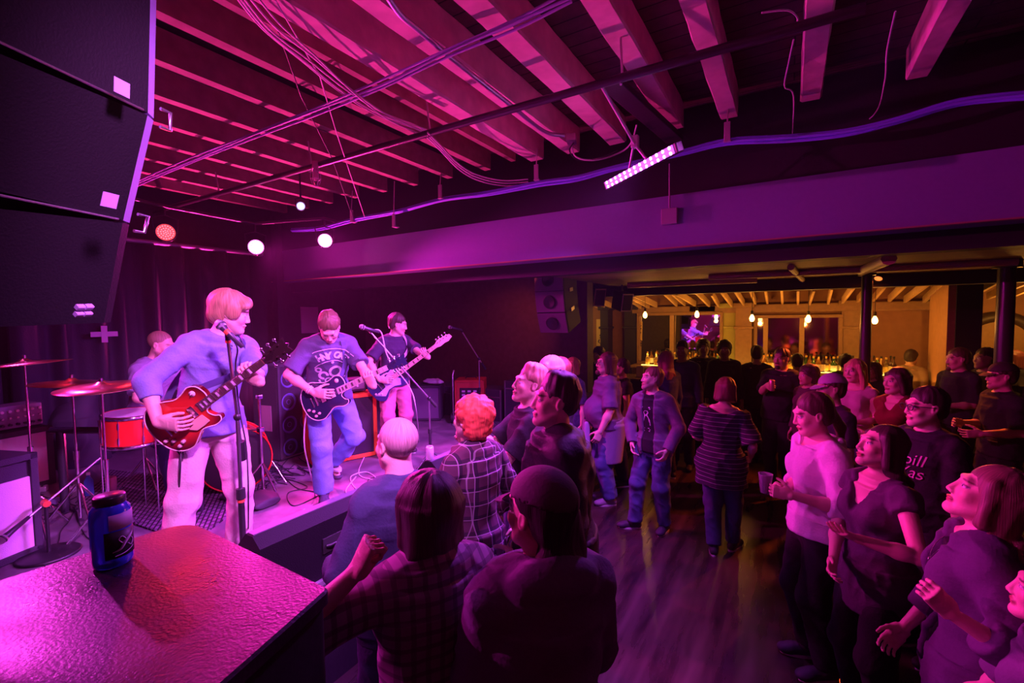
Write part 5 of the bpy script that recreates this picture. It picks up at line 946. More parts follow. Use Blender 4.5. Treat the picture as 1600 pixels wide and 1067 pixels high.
# rug
def rugm():
    m = M('rug_weave', (.10, .06, .10), .9); nt = m.node_tree; N, L = nt.nodes, nt.links; tc = N.new('ShaderNodeTexCoord'); mp = N.new('ShaderNodeMapping'); mp.inputs['Rotation'].default_value = (0, 0, .6); br = N.new('ShaderNodeTexBrick'); br.inputs['Scale'].default_value = 7; br.inputs['Mortar Size'].default_value = .05
    br.inputs['Color1'].default_value = (.30, .22, .32, 1); br.inputs['Color2'].default_value = (.16, .11, .17, 1); br.inputs['Mortar'].default_value = (.02, .01, .02, 1); L.new(tc.outputs['Object'], mp.inputs['Vector']); L.new(mp.outputs['Vector'], br.inputs['Vector']); L.new(br.outputs['Color'], N['Principled BSDF'].inputs['Base Color']); return m
c4 = [at_z(*q_, SZ) for q_ in ((120, 790), (300, 850), (420, 760), (170, 735))]; cc = sum(c4, Vector())/4; mb = MB(); o_ = [(q_.x-cc.x, q_.y-cc.y) for q_ in c4]; mb.prism(o_ if sum(o_[i-1][0]*o_[i][1]-o_[i][0]*o_[i-1][1] for i in range(4)) > 0 else o_[::-1], 0, .012); tag(mb.build('drum_rug', rugm(), loc=cc), 'patterned rug spread under the drum kit', 'rug')
# black steel barrier
pA = on_stage(103, 800); r = empty('steel_barrier', pA, 0, 'low black steel rail on square posts left of the singer', 'railing'); pB = at_z(330, 800, SZ); hB = at_d(88, 674, 3.95).z-SZ
mb = MB(); u = (pB-pA); mb.tube([Vector((0, 0, hB))-u*.07, u+Vector((0, 0, hB))], .03, 4); mb.build('rail', M('barrier_paint', (.05, .045, .06), .25), r)
for t in (0, .93): mb = MB(); mb.tube([u*t, u*t+Vector((0, 0, hB))], .032, 4); mb.build('post', M('barrier_paint', (.03, .025, .035), .35), r)
# bottles, bag, drapes, pedals
p = on_stage(140, 775); r = empty('water_bottle', p, 0, 'clear blue water bottle standing by the drum rug', 'bottle'); mb = MB(); mb.lathe([(0, 0), (.034, 0), (.036, .01), (.036, .05), (.033, .06), (.036, .07), (.036, .15), (.014, .19), (.013, .215), (0, .215)], 18); mb.build('bottle_body', M('bottle_blue', (.15, .3, .9), .1, trans=.6), r); mb = MB(); mb.tube([(0, 0, .205), (0, 0, .23)], .015, 12); mb.build('bottle_cap', WH, r)
can(on_stage(176, 768), 'pink lit drink can beside the clear water bottle', (.8, .35, .4), .036, .15)
cloth_blob('gig_bag', [('l', [(-.3, 0, .03), (.25, 0, .04)], [(.14, .03), (.12, .035)], (0, 1, 0), .02, '+'), ('e', (.1, .05, .06), (.16, .10, .04), None, .02, '+')], M('bag_black', (.04, .035, .05), .7), 'black bag with a pale tag on the floor before the bass drum', 'bag', loc=on_stage(395, 785), amp=.008)
cloth_blob('draped_cloth', [('l', [(0, 0, 0), (0, 0, .5), (.1, .1, .85)], [(.42, .30), (.28, .22), (.08, .08)], (1, 0, 0), .08, '+'), ('c', (.1, .1, .8), (-.35, .0, .35), .07, .16, .1, '+')], M('drape_dark', (.035, .03, .045), .75), 'dark cloth draped over equipment behind the cymbals', 'cloth', loc=on_stage(120, 720), amp=.03, freq=13, vox=.018)
q = random.Random(2); nm = ['rightmost', 'second', 'third', 'fourth', 'leftmost']
for i in range(5):
    p = on_stage(112-17*i if i else 112, 768+10*(i % 3)); r = empty('effects_pedal', p, q.uniform(-.6, .6), 'small metal effects pedal in the tangle below the left cabinets, %s one' % nm[i], 'pedal'); mb = MB(); mb.box((0, 0, .025), (.075, .12, .05), bev=.006); mb.build('pedal_case', M('pedal_%d' % (i % 3), ((.6, .5, .6), (.7, .15, .05), (.3, .25, .5))[i % 3], .35, .5), r)
    for s in (-1, 1): mb = MB(); mb.tube([(s*.02, .03, .05), (s*.02, .03, .062)], .009, 8); mb.build('knob', PLAS, r)
    mb = MB(); mb.tube([(0, -.03, .05), (0, -.03, .064)], .008, 8); mb.build('foot_switch', CHROME, r)
def floor_cable(pts, label, r_=.0045, mat=None, z=SZ+.006): return pipe('floor_cable', spline([at_z(px, py, z) for px, py in pts], 7), r_, mat or CBLK, label, 'cable', 7)
floor_cable([(583, 690), (560, 738), (590, 752), (560, 765), (548, 745), (575, 738), (595, 760), (560, 775), (540, 768), (556, 745)], 'pale cable coiled in loops right of the middle guitarist', .006, CWHT)
floor_cable([(600, 742), (575, 750), (590, 765), (583, 778), (597, 790), (590, 812)], 'dark cable wriggling toward the stage edge behind the bald man')
floor_cable([(470, 700), (440, 730), (460, 760), (495, 770), (500, 790)], 'dark cable running to the middle guitarist\'s shoe')
floor_cable([(505, 770), (460, 790), (450, 770), (480, 760), (430, 745), (410, 760)], 'dark cable crossing the stage left of the middle guitarist')
floor_cable([(120, 800), (125, 820), (140, 842), (180, 848), (260, 860)], 'dark cable curling past the round stand base')
floor_cable([(60, 900), (90, 850), (95, 830), (110, 810), (118, 790)], 'dark cable lying under the short stand')
floor_cable([(450, 868), (478, 840), (520, 812), (545, 790)], 'dark cable lying along the back of the near wedge monitor')
def tangle(n, xr, yr, dy, label):
    mb = MB()
    for j in range(n):
        x0_, y0_ = q.uniform(*xr), q.uniform(*yr); pts = [at_z(px, py, SZ+.006+.004*(j % 3)) for px, py in [(x0_, y0_), (x0_+q.uniform(-25, 25), y0_+q.uniform(4, dy*.4)), (x0_+q.uniform(-40, 40), y0_+q.uniform(0, dy*.7)), (x0_+q.uniform(-30, 50), y0_+q.uniform(0, dy))]]
        mb.tube(spline(pts, 7), .0045, 6)
    tag(mb.build('cable_tangle', CBLK), label, 'cables', kind='stuff')
tangle(14, (405, 480), (705, 735), 40, 'tangle of dark cables on the stage between the bass drum and the bass cabinet')
tangle(12, (30, 150), (770, 800), 30, 'tangle of dark cables on the floor below the left cabinets')
# curtains
CUR = M('curtain_black', (.028, .02, .035), .85, bump=.3, bscale=60)
def curtain(x, y0, y1, z0, z1, label, seed):
    n = int((y1-y0)*60); q = random.Random(seed); ph = [q.uniform(0, 6) for _ in range(4)]; v = []; f = []
    for z in (z0, (z0+z1)/2, z1):
        for i in range(n+1): y = y0+(y1-y0)*i/n; a = .05*math.sin(y*21+ph[0])+.03*math.sin(y*34+ph[1]+z*.6)+.02*math.sin(y*9+ph[2]); v.append((x+a*(1.15-.25*(z-z0)/(z1-z0)), y, z))
    m = n+1
    for k in range(2):
        for i in range(n): f.append((k*m+i, k*m+i+1, (k+1)*m+i+1, (k+1)*m+i))
    mb = MB(); mb.add(v, f, smooth=True); o = mb.build('stage_curtain', CUR); md = o.modifiers.new('s', 'SOLIDIFY'); md.thickness = .006; tag(o, label, 'curtain')
curtain(-7.25, -1.2, 1.4, SZ+.02, 3.3, 'black curtain hanging behind the drum kit at the far left', 1); curtain(-7.22, 1.45, 4.1, SZ+.02, 3.3, 'black curtain on the stage back between drummer and middle guitarist', 2)
pipe('curtain_rail', [(-7.22, -1.3, 3.34), (-7.22, 4.3, 3.34)], .03, M('rail_pale', (.3, .26, .36), .4, .4), 'horizontal rail carrying the black stage curtains', 'rail')
p = at_x(163, 522, -7.1); mb = MB(); mb.box((0, 0, 0), (.01, .26, .06)); mb.box((.0, 0, .0), (.012, .06, .2)); tag(mb.build('tape_cross', M('tape_pale', (.5, .42, .6), .6), loc=p), 'pale tape cross stuck to the black curtain left of the drummer', 'tape')
p = at_x(484, 500, -7.592); mb = MB(); mb.box((0, 0, 0), (.01, .36, .48)); tag(mb.build('paper_notice', M('notice_pink', (.5, .3, .42), .7), loc=p), 'blank paper notice pinned to the dark wall left of the middle guitarist', 'notice')
struct('wall_post', MB().box((at_x(437, 500, -7.3).x, at_x(437, 500, -7.3).y, 2.0), (.12, .12, 4.0)), BLK); struct('door_1', MB().box((-7.56, at_x(548, 500, -7.56).y, 1.75), (.08, .9, 2.2)), M('door_black', (.02, .015, .02), .4))
pipe('wall_conduit', [(-7.5, at_x(436, 500, -7.5).y, .7), (-7.5, at_x(436, 500, -7.5).y, 4.0)], .03, DARKM, 'dark vertical pipe on the wall above the bass cabinet', 'pipe')
# ------------------------------------------------------------------ guitars
def sunburst(name, inner, outer, rough=.12, r0=.10, r1=.17):
    m = M(name, inner, rough, coat=.6); nt = m.node_tree; N, L = nt.nodes, nt.links; tc = N.new('ShaderNodeTexCoord'); mp = N.new('ShaderNodeMapping'); mp.inputs['Scale'].default_value = (.75, 1, 0); ln = N.new('ShaderNodeVectorMath'); ln.operation = 'LENGTH'
    L.new(tc.outputs['Object'], mp.inputs['Vector']); L.new(mp.outputs['Vector'], ln.inputs[0]); mr = N.new('ShaderNodeMapRange'); mr.inputs['From Min'].default_value = r0; mr.inputs['From Max'].default_value = r1; L.new(ln.outputs['Value'], mr.inputs['Value'])
    r = ramp(nt, [(0, inner), (1, outer)]); L.new(mr.outputs['Result'], r.inputs['Fac']); L.new(r.outputs['Color'], N['Principled BSDF'].inputs['Base Color']); return m
LP = [(-.215, 0), (-.2, .09), (-.15, .148), (-.08, .165), (-.015, .14), (.04, .115), (.09, .115), (.15, .128), (.195, .105), (.21, .055), (.205, .02), (.205, -.02), (.16, -.028), (.14, -.05), (.155, -.085), (.18, -.105), (.165, -.13), (.12, -.135), (.07, -.118), (.03, -.115), (-.02, -.14), (-.08, -.165), (-.15, -.148), (-.2, -.09)]
JB = [(-.23, .01), (-.215, .09), (-.16, .15), (-.08, .165), (-.01, .125), (.06, .10), (.13, .13), (.20, .165), (.25, .16), (.235, .125), (.18, .08), (.15, .03), (.15, -.03), (.17, -.06), (.205, -.10), (.195, -.135), (.13, -.145), (.05, -.105), (-.02, -.10), (-.09, -.15), (-.15, -.165), (-.21, -.11)]
IVO = M('ivory_binding', (.85, .78, .65), .4); FRB = M('fretboard_dark', (.10, .05, .04), .5); PEARL = M('pearl_inlay', (.85, .8, .85), .3); NICK = M('nickel', (.8, .78, .8), .2, 1)
def guitar(kind, label, face, back, neckm, Mw, nl=.43, pick=None, fret=FRB, wgt=1.0):
    e = empty('bass_guitar' if kind == 'jb' else 'electric_guitar', (0, 0, 0), 0, label, 'guitar'); e.matrix_world = Mw; pts = LP if kind != 'jb' else JB; out = [(p.x, p.y) for p in spline([(x, y, 0) for x, y in pts], 5, True)][::-1]
    mb = MB(); mb.prism(out, -.024, .0205, bev=.005); mb.build('body', face, e, smooth=False)
    if kind != 'jb':
        o3 = [Vector((x, y, .0205)) for x, y in out]; mb = MB(); mb.tube(o3+[o3[0]], .0035, 6, cap=False); mb.build('binding', IVO, e)
    nx = .12 if kind != 'jb' else .10; ne = nx+nl+(.05 if kind != 'jb' else .12)
    mb = MB(); v = []
    mb.add([(nx, -.028, .02), (ne, -.021, .02), (ne, .021, .02), (nx, .028, .02), (nx, -.018, -.004), (ne, -.014, .0), (ne, .014, .0), (nx, .018, -.004)], [(0, 1, 2, 3), (7, 6, 5, 4), (0, 4, 5, 1), (3, 2, 6, 7), (1, 5, 6, 2), (0, 3, 7, 4)]); mb.build('neck', neckm, e)
    mb = MB(); mb.add([(nx, -.0285, .02), (ne, -.0215, .02), (ne, .0215, .02), (nx, .0285, .02), (nx, -.0285, .027), (ne, -.0215, .027), (ne, .0215, .027), (nx, .0285, .027)], [(3, 2, 1, 0), (4, 5, 6, 7), (0, 1, 5, 4), (2, 3, 7, 6), (1, 2, 6, 5), (3, 0, 4, 7)]); mb.build('fretboard', fret, e)
    sc = ne-(-.09)
    for i in range(1, 22):
        x = ne-sc*(1-2**(-i/12))
        if x < nx+.004: break
        hw = .0215+(.007)*(ne-x)/(ne-nx); mb = MB(); mb.box((x, 0, .0278), (.0022, hw*2, .0022)); mb.build('fret', NICK, e)
        if i in (3, 5, 7, 9, 12, 15, 17, 19): x2 = ne-sc*(1-2**(-(i-.5)/12)); mb = MB(); mb.box((x2, 0, .0274), (.014, .03, .001)); mb.build('inlay', PEARL if fret is FRB else FRB, e)
    T = T4(Matrix.Rotation(math.radians(8), 3, 'Y'), (ne, 0, .01)); hl = .17 if kind != 'jb' else .2
    if kind != 'jb': ho = [(0, -.02), (.03, -.034), (hl, -.045), (hl-.01, -.012), (hl+.008, 0), (hl-.01, .012), (hl, .045), (.03, .034), (0, .02)]
    else: ho = [(0, -.021), (.04, -.035), (.1, -.032), (.15, -.04), (.21, -.02), (.2, .02), (.16, .035), (.05, .045), (0, .021)]
    mb = MB(); mb.prism(ho, -.008, .008, T, .002); mb.build('headstock', neckm if kind == 'jb' else face if kind == 'blk' else M('head_black', (.02, .01, .01), .2), e)
    np_ = 3 if kind != 'jb' else 0
    L_ = [(.035+.045*i, s) for i in range(3) for s in (-1, 1)] if kind != 'jb' else [(.04+.042*i, 1) for i in range(4)]
    for x, s in L_:
        mb = MB(); y = s*.026 if kind != 'jb' else .018; mb.tube([T @ Vector((x, y, .008)), T @ Vector((x, y, .018))], .005, 8); mb.tube([T @ Vector((x, y, -.004)), T @ Vector((x, s*.055, -.004))], .003, 6); mb.sphere(tuple(T @ Vector((x, s*.062, -.004))), .011, n=10, sc=(1, .8, .5)); mb.build('tuning_peg', NICK if kind != 'p' else IVO, e)
    for i in range(6 if kind != 'jb' else 4): y = (i-(2.5 if kind != 'jb' else 1.5))*(.0085 if kind != 'jb' else .013); mb = MB(); mb.tube([(-.09, y, .036), (ne, y*.75, .031), tuple(T @ Vector((.05+.01*i, y*.9, .014)))], .0008, 4); mb.build('string', NICK, e)
    for x in ((.075, -.02) if kind != 'jb' else (.04, -.05)): mb = MB(); mb.box((x, 0, .024), (.036, .07, .012), bev=.004); mb.build('pickup', NICK if kind == 'red' else IVO if kind == 'blk' else PLAS, e)
    mb = MB(); mb.box((-.085, 0, .026), (.014, .085, .014), bev=.004); mb.build('bridge', NICK, e); 
    if kind != 'jb': mb = MB(); mb.box((-.12, 0, .026), (.014, .085, .012), bev=.004); mb.build('tailpiece', NICK, e)
    kp = [(-.14, -.07), (-.10, -.105), (-.175, -.045), (-.135, -.115)] if kind != 'jb' else [(-.12, -.08), (-.15, -.06), (-.18, -.04)]
    for x, y in kp: mb = MB(); mb.lathe([(.012, .02), (.012, .028), (.009, .038), (0, .038)], 14, T4(None, (x, y, 0))); mb.build('volume_knob', M('knob_clear', (.65, .5, .45), .25), e)
    if kind != 'jb': mb = MB(); mb.lathe([(.018, .021), (.018, .024), (0, .025)], 18, T4(None, (.15, .085, 0))); mb.tube([(.15, .085, .024), (.153, .085, .04)], .003, 6); mb.build('selector_switch', IVO, e)
    if pick:
        if kind == 'jb': po = [(-.2, -.05), (-.1, -.125), (-.02, -.085), (.06, -.09), (.13, -.12), (.165, -.06), (.14, -.02), (.14, .04), (.2, .1), (.12, .085), (.05, .06), (-.03, .05), (-.04, -.04), (-.12, -.05)]
        else: po = [(.11, -.04), (.12, -.095), (.08, -.10), (.02, -.10), (-.03, -.055), (-.03, -.04)]
        po = po[::-1] if sum(po[i-1][0]*po[i][1]-po[i][0]*po[i-1][1] for i in range(len(po))) < 0 else po; mb = MB(); z_ = .0215 if kind == 'jb' else .03; mb.prism(po, z_, z_+.003); mb.build('pickguard', pick, e)
    return e
# ------------------------------------------------------------------ cloth materials
def cm(name, col, rough=.85, bump=.25, sc=90, sheen=0): return M(name, col, rough, bump=bump, bscale=sc, var=.12, sheen=sheen, spec=.25)
def pattern(name, base, lines, rough=.85):
    """lines: list of (axis, spacing, width fraction, colour, strength)"""
    m = M(name, base, rough, spec=.25); nt = m.node_tree; N, L = nt.nodes, nt.links; tc = N.new('ShaderNodeTexCoord'); sp = N.new('ShaderNodeSeparateXYZ'); L.new(tc.outputs['Object'], sp.inputs[0]); cur = None
    for ax, spc, wd, col, st in lines:
        a = N.new('ShaderNodeMath'); a.operation = 'DIVIDE'; a.inputs[1].default_value = spc; L.new(sp.outputs[ax], a.inputs[0]); b = N.new('ShaderNodeMath'); b.operation = 'ADD'; b.inputs[1].default_value = 100.25; L.new(a.outputs[0], b.inputs[0])
        fr = N.new('ShaderNodeMath'); fr.operation = 'FRACT'; L.new(b.outputs[0], fr.inputs[0]); lt = N.new('ShaderNodeMath'); lt.operation = 'LESS_THAN'; lt.inputs[1].default_value = wd; L.new(fr.outputs[0], lt.inputs[0]); ml = N.new('ShaderNodeMath'); ml.operation = 'MULTIPLY'; ml.inputs[1].default_value = st; L.new(lt.outputs[0], ml.inputs[0])
        mx = N.new('ShaderNodeMix'); mx.data_type = 'RGBA'; L.new(ml.outputs[0], mx.inputs[0]); mx.inputs[7].default_value = (*col, 1)
        if cur is None: mx.inputs[6].default_value = (*base, 1)
        else: L.new(cur, mx.inputs[6])
        cur = mx.outputs[2]
    L.new(cur, N['Principled BSDF'].inputs['Base Color']); return m
DEN = cm('denim_blue', (.16, .26, .55)); DEND = cm('denim_dark', (.07, .09, .17)); BTEE = cm('tee_black', (.022, .02, .026)); NAVY = cm('jacket_navy', (.045, .05, .11)); KHAKI = cm('trousers_khaki', (.62, .52, .48)); BTR = cm('trousers_black', (.018, .016, .02))
SKP = (.66, .42, .33); SKM = (.55, .33, .25); SKL = (.72, .48, .38)
def PM(loc, yaw, h): return Matrix.Translation(Vector(loc)) @ Matrix.Rotation(yaw, 4, 'Z') @ Matrix.Scale(h/1.75, 4)
def gmat(gc, gh, face_to):
    d = (gh-gc).normalized(); z = (face_to-gc); z = (z-d*z.dot(d)).normalized(); y = z.cross(d); Rm = Matrix((d, y, z)).transposed(); return T4(Rm, gc)
def strap(e, pts, mat, w_=.024):
    inv = e.matrix_world.inverted(); mb = MB(); P = spline([inv @ p for p in pts], 6); v = []; f = []
    ctr = inv @ pts[-1]
    for i, p in enumerate(P):
        t = (P[min(i+1, len(P)-1)]-P[max(i-1, 0)]).normalized(); o = (p-strap.c(inv)).normalized(); s_ = t.cross(o).normalized()*w_
        v += [p-s_, p+s_, p+s_+o*.004, p-s_+o*.004]
    for i in range(len(P)-1):
        for k in range(4): f.append((4*i+k, 4*i+(k+1) % 4, 4*i+4+(k+1) % 4, 4*i+4+k))
    mb.add(v, f, smooth=False); return mb.build('strap', mat, e)
# ------------------------------------------------------------------ the band
def prep(px, top, h, face, d=None, z0=0): loc, yw, hh = place(px, top, h, face, d, z0); m = PM(loc, yw, hh); mi = m.inverted(); return loc, yw, hh, m, (lambda x, y, q: mi @ at_d(x, y, q)), mi
def dirl(m, v): return (m.to_3x3() @ Vector(v)).normalized()
# singer
loc, yw, hh, m, W, mi = prep(318, 452, 1.8, 22, d=2.98, z0=SZ); i3 = m.to_3x3().inverted()
gc, gh = at_d(290, 652, 2.72), at_d(468, 524, 2.64); G1 = gmat(gc, gh, CAMP+Vector((-.3, 0, -.1)))
gd, gu, gn = (Vector(G1.col[j][:3]) for j in range(3)); r_w = gc+gu*.065-gd*.085+gn*.075; l_w = gc+gd*.50-gu*.125+gn*.04
k = person('singer', loc, yw, hh, dict(lean=7, side=-7, head=(62, 6, 4), rh=mi @ r_w, lh=mi @ l_w, re=(.9, -.35, -.1), le=(-.5, -.2, -1), legs={1: ((.26, .02, .085), (.2, 1, 0), (.4, 1, 0)), -1: ((-.14, -.02, .085), (-.2, 1, 0), (-.5, 1, 0))}),
    skin=SKL, hair='fringe', hcol=(.42, .26, .13), vox=.0075, hvox=.004, stubble=.15,
    hands={1: dict(d=i3 @ (gd*.75-gu*.65+gn*.1), n=i3 @ (-gn), t=i3 @ (gd*.6+gu*.8), curl=(22, 30, 20), thumb=(.8, .35, .35)), -1: dict(d=i3 @ (gu*.85+gd*.1+gn*.45), n=i3 @ (-gn*.9+gu*.3), t=i3 @ (-gd), curl=(38, 50, 35), thumb=(.6, .1, .8))},
    top=dict(mat=cm('henley_blue', (.20, .24, .46)), sleeve=.72, hem=.88, amp=.0065, freq=22, nr=.066, vox=.0065), legs=dict(mat=KHAKI, amp=.007, freq=22, flare=.03), shoes=(.25, .15, .1), label='person in a blue henley shirt and pale trousers singing and playing a red guitar')
g = guitar('red', 'dark red single-cut electric guitar with cream pickguard played by the singer', sunburst('red_burst', (.62, .03, .02), (.10, .005, .008)), None, M('neck_mahogany', (.30, .10, .06), .4), G1, pick=M('cream_guard', (.85, .62, .42), .4))
strap.c = lambda inv: inv @ (k.M @ Vector((0, 0, 1.3)))
def strappts(k, G): M_ = k.M; return [G @ Vector((.18, .09, .0)), M_ @ k.bend((-.10, .13, 1.30)), M_ @ k.bend((-.085, .07, 1.47)), M_ @ k.bend((-.06, -.06, 1.49)), M_ @ k.bend((.05, -.15, 1.32)), M_ @ k.bend((.17, -.12, 1.12)), G @ Vector((-.21, .0, -.01))]
strap(g, strappts(k, G1), M('strap_navy', (.06, .06, .14), .7)); mb = MB(); lv = [k.bend((-.0, .14, z)) for z in (1.43, 1.39, 1.35)]
for p in lv: mb.sphere(tuple(p), .006, n=8)
mb.build('shirt_buttons', M('button', (.1, .1, .15), .4), k.top)
pipe('guitar_cable', spline([gc-gd*.19-gu*.06-gn*.01, gc-gd*.2-gu*.18, at_d(283, 700, 2.78), at_d(280, 760, 2.8), at_z(270, 850, SZ+.01), at_z(230, 868, SZ+.01)], 6), .0045, CBLK, 'black cable hanging from the singer\'s red guitar', 'cable', 8)
# middle guitarist
loc, yw, hh, m, W, mi = prep(508, 492, 1.75, 12, d=4.14, z0=SZ); hh = 1.80; m = PM(loc, yw, hh); mi = m.inverted(); i3 = m.to_3x3().inverted()
gc, gh = at_d(510, 620, 3.93), at_d(634, 561, 3.86); G2 = gmat(gc, gh, CAMP+Vector((.1, 0, .6))); gd, gu, gn = (Vector(G2.col[j][:3]) for j in range(3)); r_w = gc+gu*.07-gd*.05+gn*.075; l_w = gc+gd*.44-gu*.125+gn*.04
k = person('guitarist', loc, yw, hh, dict(lean=16, head=(-12, 42, 6), rh=mi @ r_w, lh=mi @ l_w, re=(.9, -.3, -.3), le=(-.5, -.2, -1), legs={1: ((.06, -.02, .085), (.1, 1, 0), (.2, 1, 0)), -1: ((-.10, -.34, .26), (-.75, 1, .1), (-.1, 1, -.9))}), skin=SKP, hair='short', hcol=(.16, .09, .05), vox=.0085, hvox=.0055,
    hands={1: dict(d=i3 @ (gd*.85-gu*.5+gn*.05), n=i3 @ (-gn), t=i3 @ (gd*.5+gu*.8), curl=(22, 30, 20)), -1: dict(d=i3 @ (gu*.85+gd*.1+gn*.45), n=i3 @ (-gn*.9+gu*.3), t=i3 @ (-gd), curl=(38, 50, 35), thumb=(.6, .1, .8))},
    top=dict(mat=cm('tee_charcoal', (.10, .09, .17)), sleeve=.42, hem=.84, amp=.007, freq=20), legs=dict(mat=DEN, amp=.007, freq=22, flare=.035), shoes=(.06, .05, .08), label='person with bowed head in a printed dark t-shirt and blue jeans playing a black guitar')
WPR = M('print_white', (.62, .58, .68), .7)
v = []; f = []
for i, ch in enumerate('HNY CAS'):
    tv, tf = text_mesh(ch, .075, .001, 0, .003); a = (i-3)*.17; n0 = len(v); v += [(p[0]*math.cos(-a)-p[1]*math.sin(-a)+.20*math.sin(a), p[0]*math.sin(-a)+p[1]*math.cos(-a)+.20*math.cos(a)-.12, p[2]) for p in tv]; f += [tuple(q+n0 for q in t) for t in tf]
def ring(cx, cy, r0, r1, a0=0, a1=2*PI, n=18):
    n0 = len(v)
    for i in range(n+1): a = a0+(a1-a0)*i/n; v.extend([(cx+r0*math.cos(a), cy+r0*math.sin(a), .001), (cx+r1*math.cos(a), cy+r1*math.sin(a), .001)])
    f.extend([(n0+2*i, n0+2*i+1, n0+2*i+3, n0+2*i+2) for i in range(n)])
ring(0, -.10, .135, .142, .4, 2.75); ring(0, -.12, .255, .262, .95, 2.2); ring(.03, -.07, .035, .055); ring(-.06, -.11, .02, .04, 0, 5); ring(.09, -.12, .02, .035, 1, 6); ring(-.02, -.155, .018, .03); ring(0, -.13, .085, .10, 3.4, 6.0); ring(-.10, -.06, .012, .026); ring(.0, .02, .0, .012)
decal(k, k.top, v, f, k.bend((0, 0, 1.27)), k.brot(1), WPR, 'shirt_print')
mb = MB(); a = k.wr[1]; u = (k.wr[1]-k.el[1]).normalized(); F = frame(u); mb.tube([a-u*.03+F @ Vector((.03*math.cos(t), .03*math.sin(t), 0)) for t in [2*PI*i/16 for i in range(17)]], .006, 6, cap=False); mb.tube([a-u*.045+F @ Vector((.032*math.cos(t), .032*math.sin(t), 0)) for t in [2*PI*i/16 for i in range(17)]], .005, 6, cap=False); mb.build('wristband', M('wrist_pale', (.7, .6, .5), .6), k.root)
g = guitar('blk', 'black single-cut electric guitar with cream edge played by the middle guitarist', M('guitar_black', (.02, .02, .06), .1, coat=.6), None, M('neck_dark', (.06, .03, .03), .3), G2, pick=None, fret=M('fretboard_pale', (.72, .62, .55), .45)); strap(g, strappts(k, G2), M('strap_navy', (.06, .06, .14), .7))
pipe('guitar_cable', spline([gc-gd*.19-gu*.06-gn*.01, at_d(478, 650, 4.0), at_d(476, 700, 4.05), at_z(492, 775, SZ+.01), at_z(470, 800, SZ+.01)], 6), .006, CWHT, 'pale cable hanging from the black guitar to the floor', 'cable', 8)
# bassist
loc, yw, hh, m, W, mi = prep(613, 489, 1.75, 28, d=5.5, z0=SZ); i3 = m.to_3x3().inverted()
gc, gh = at_d(604, 597, 5.27), at_d(706, 522, 5.15); G3 = gmat(gc, gh, CAMP+Vector((.1, 0, 0))); gd, gu, gn = (Vector(G3.col[j][:3]) for j in range(3)); r_w = gc+gu*.075-gd*.02+gn*.075; l_w = gc+gd*.60-gu*.125+gn*.04
k = person('bassist', loc, yw, hh, dict(lean=5, head=(55, 12, 3), rh=mi @ r_w, lh=mi @ l_w, re=(.9, -.3, -.2), le=(-.5, -.2, -1), legs={1: ((.17, .05, .085), (.2, 1, 0), (.3, 1, 0)), -1: ((-.15, -.05, .085), (-.2, 1, 0), (-.3, 1, 0))}), skin=SKP, hair='short', hcol=(.07, .04, .03), vox=.010, hvox=.007,
    hands={1: dict(d=i3 @ (gd*.75-gu*.65+gn*.05), n=i3 @ (-gn), t=i3 @ (gd*.5+gu*.8), curl=(22, 30, 20)), -1: dict(d=i3 @ (gu*.85+gd*.1+gn*.45), n=i3 @ (-gn*.9+gu*.3), t=i3 @ (-gd), curl=(38, 50, 35), thumb=(.6, .1, .8))},
    top=dict(mat=cm('tee_bass', (.05, .035, .075)), sleeve=.42, hem=.87), legs=dict(mat=cm('trousers_rose', (.55, .20, .28)), amp=.006), shoes=(.05, .04, .05), label='person in a dark t-shirt and rose trousers playing bass at the back')
g = guitar('jb', 'dark bass guitar with a pale pickguard and long pale neck at the back', M('bass_navy', (.03, .03, .12), .12, coat=.6), None, M('neck_maple', (.75, .50, .33), .4), G3, nl=.50, pick=M('guard_pale', (.55, .5, .7), .35), fret=M('fretboard_maple', (.72, .5, .35), .4)); strap(g, strappts(k, G3), M('strap_white', (.5, .45, .5), .7))
# drummer
loc, yw, hh, m, W, mi = prep(226, 515, 1.78, 48, d=4.35); loc = at_d(226, 515, 4.35); hh = 1.78; loc = Vector((loc.x, loc.y, loc.z-hh))
dz = (SZ-loc.z)/(hh/1.75)
k = person('drummer', loc, yw, hh, dict(lean=10, head=(12, 8, 0), rh=(.20, .38, 1.06), lh=(-.16, .42, 1.04), re=(.8, -.5, -.4), le=(-.8, -.5, -.4), legs={1: ((.24, .42, dz+.085), (.3, 1, .6), (.2, 1, 0)), -1: ((-.24, .40, dz+.085), (-.3, 1, .6), (-.2, 1, 0))}), skin=SKP, hair='buzz', hcol=(.30, .18, .12), vox=.009, hvox=.006, stubble=.6,
    top=dict(mat=cm('tee_grey', (.24, .20, .34)), sleeve=.42, hem=.88, amp=.006), legs=dict(mat=DEND), shoes=(.05, .05, .05), label='person with short hair and a grey t-shirt sitting behind the drums')
for s in (1, -1):
    a = k.M @ k.wr[s]; u = dirl(k.M, (-.15*s, .9, -.18)); mb = MB(); mb.tube([a+u*.02, a+u*.30, a+u*.42], [.0075, .007, .004], 8); mb.sphere(tuple(a+u*.43), .007, n=8); tag(mb.build('drumstick', M('stick_wood', (.65, .45, .3), .5)), 'wooden drumstick in the drummer\'s %s hand' % ('right' if s > 0 else 'left'), 'drumstick')
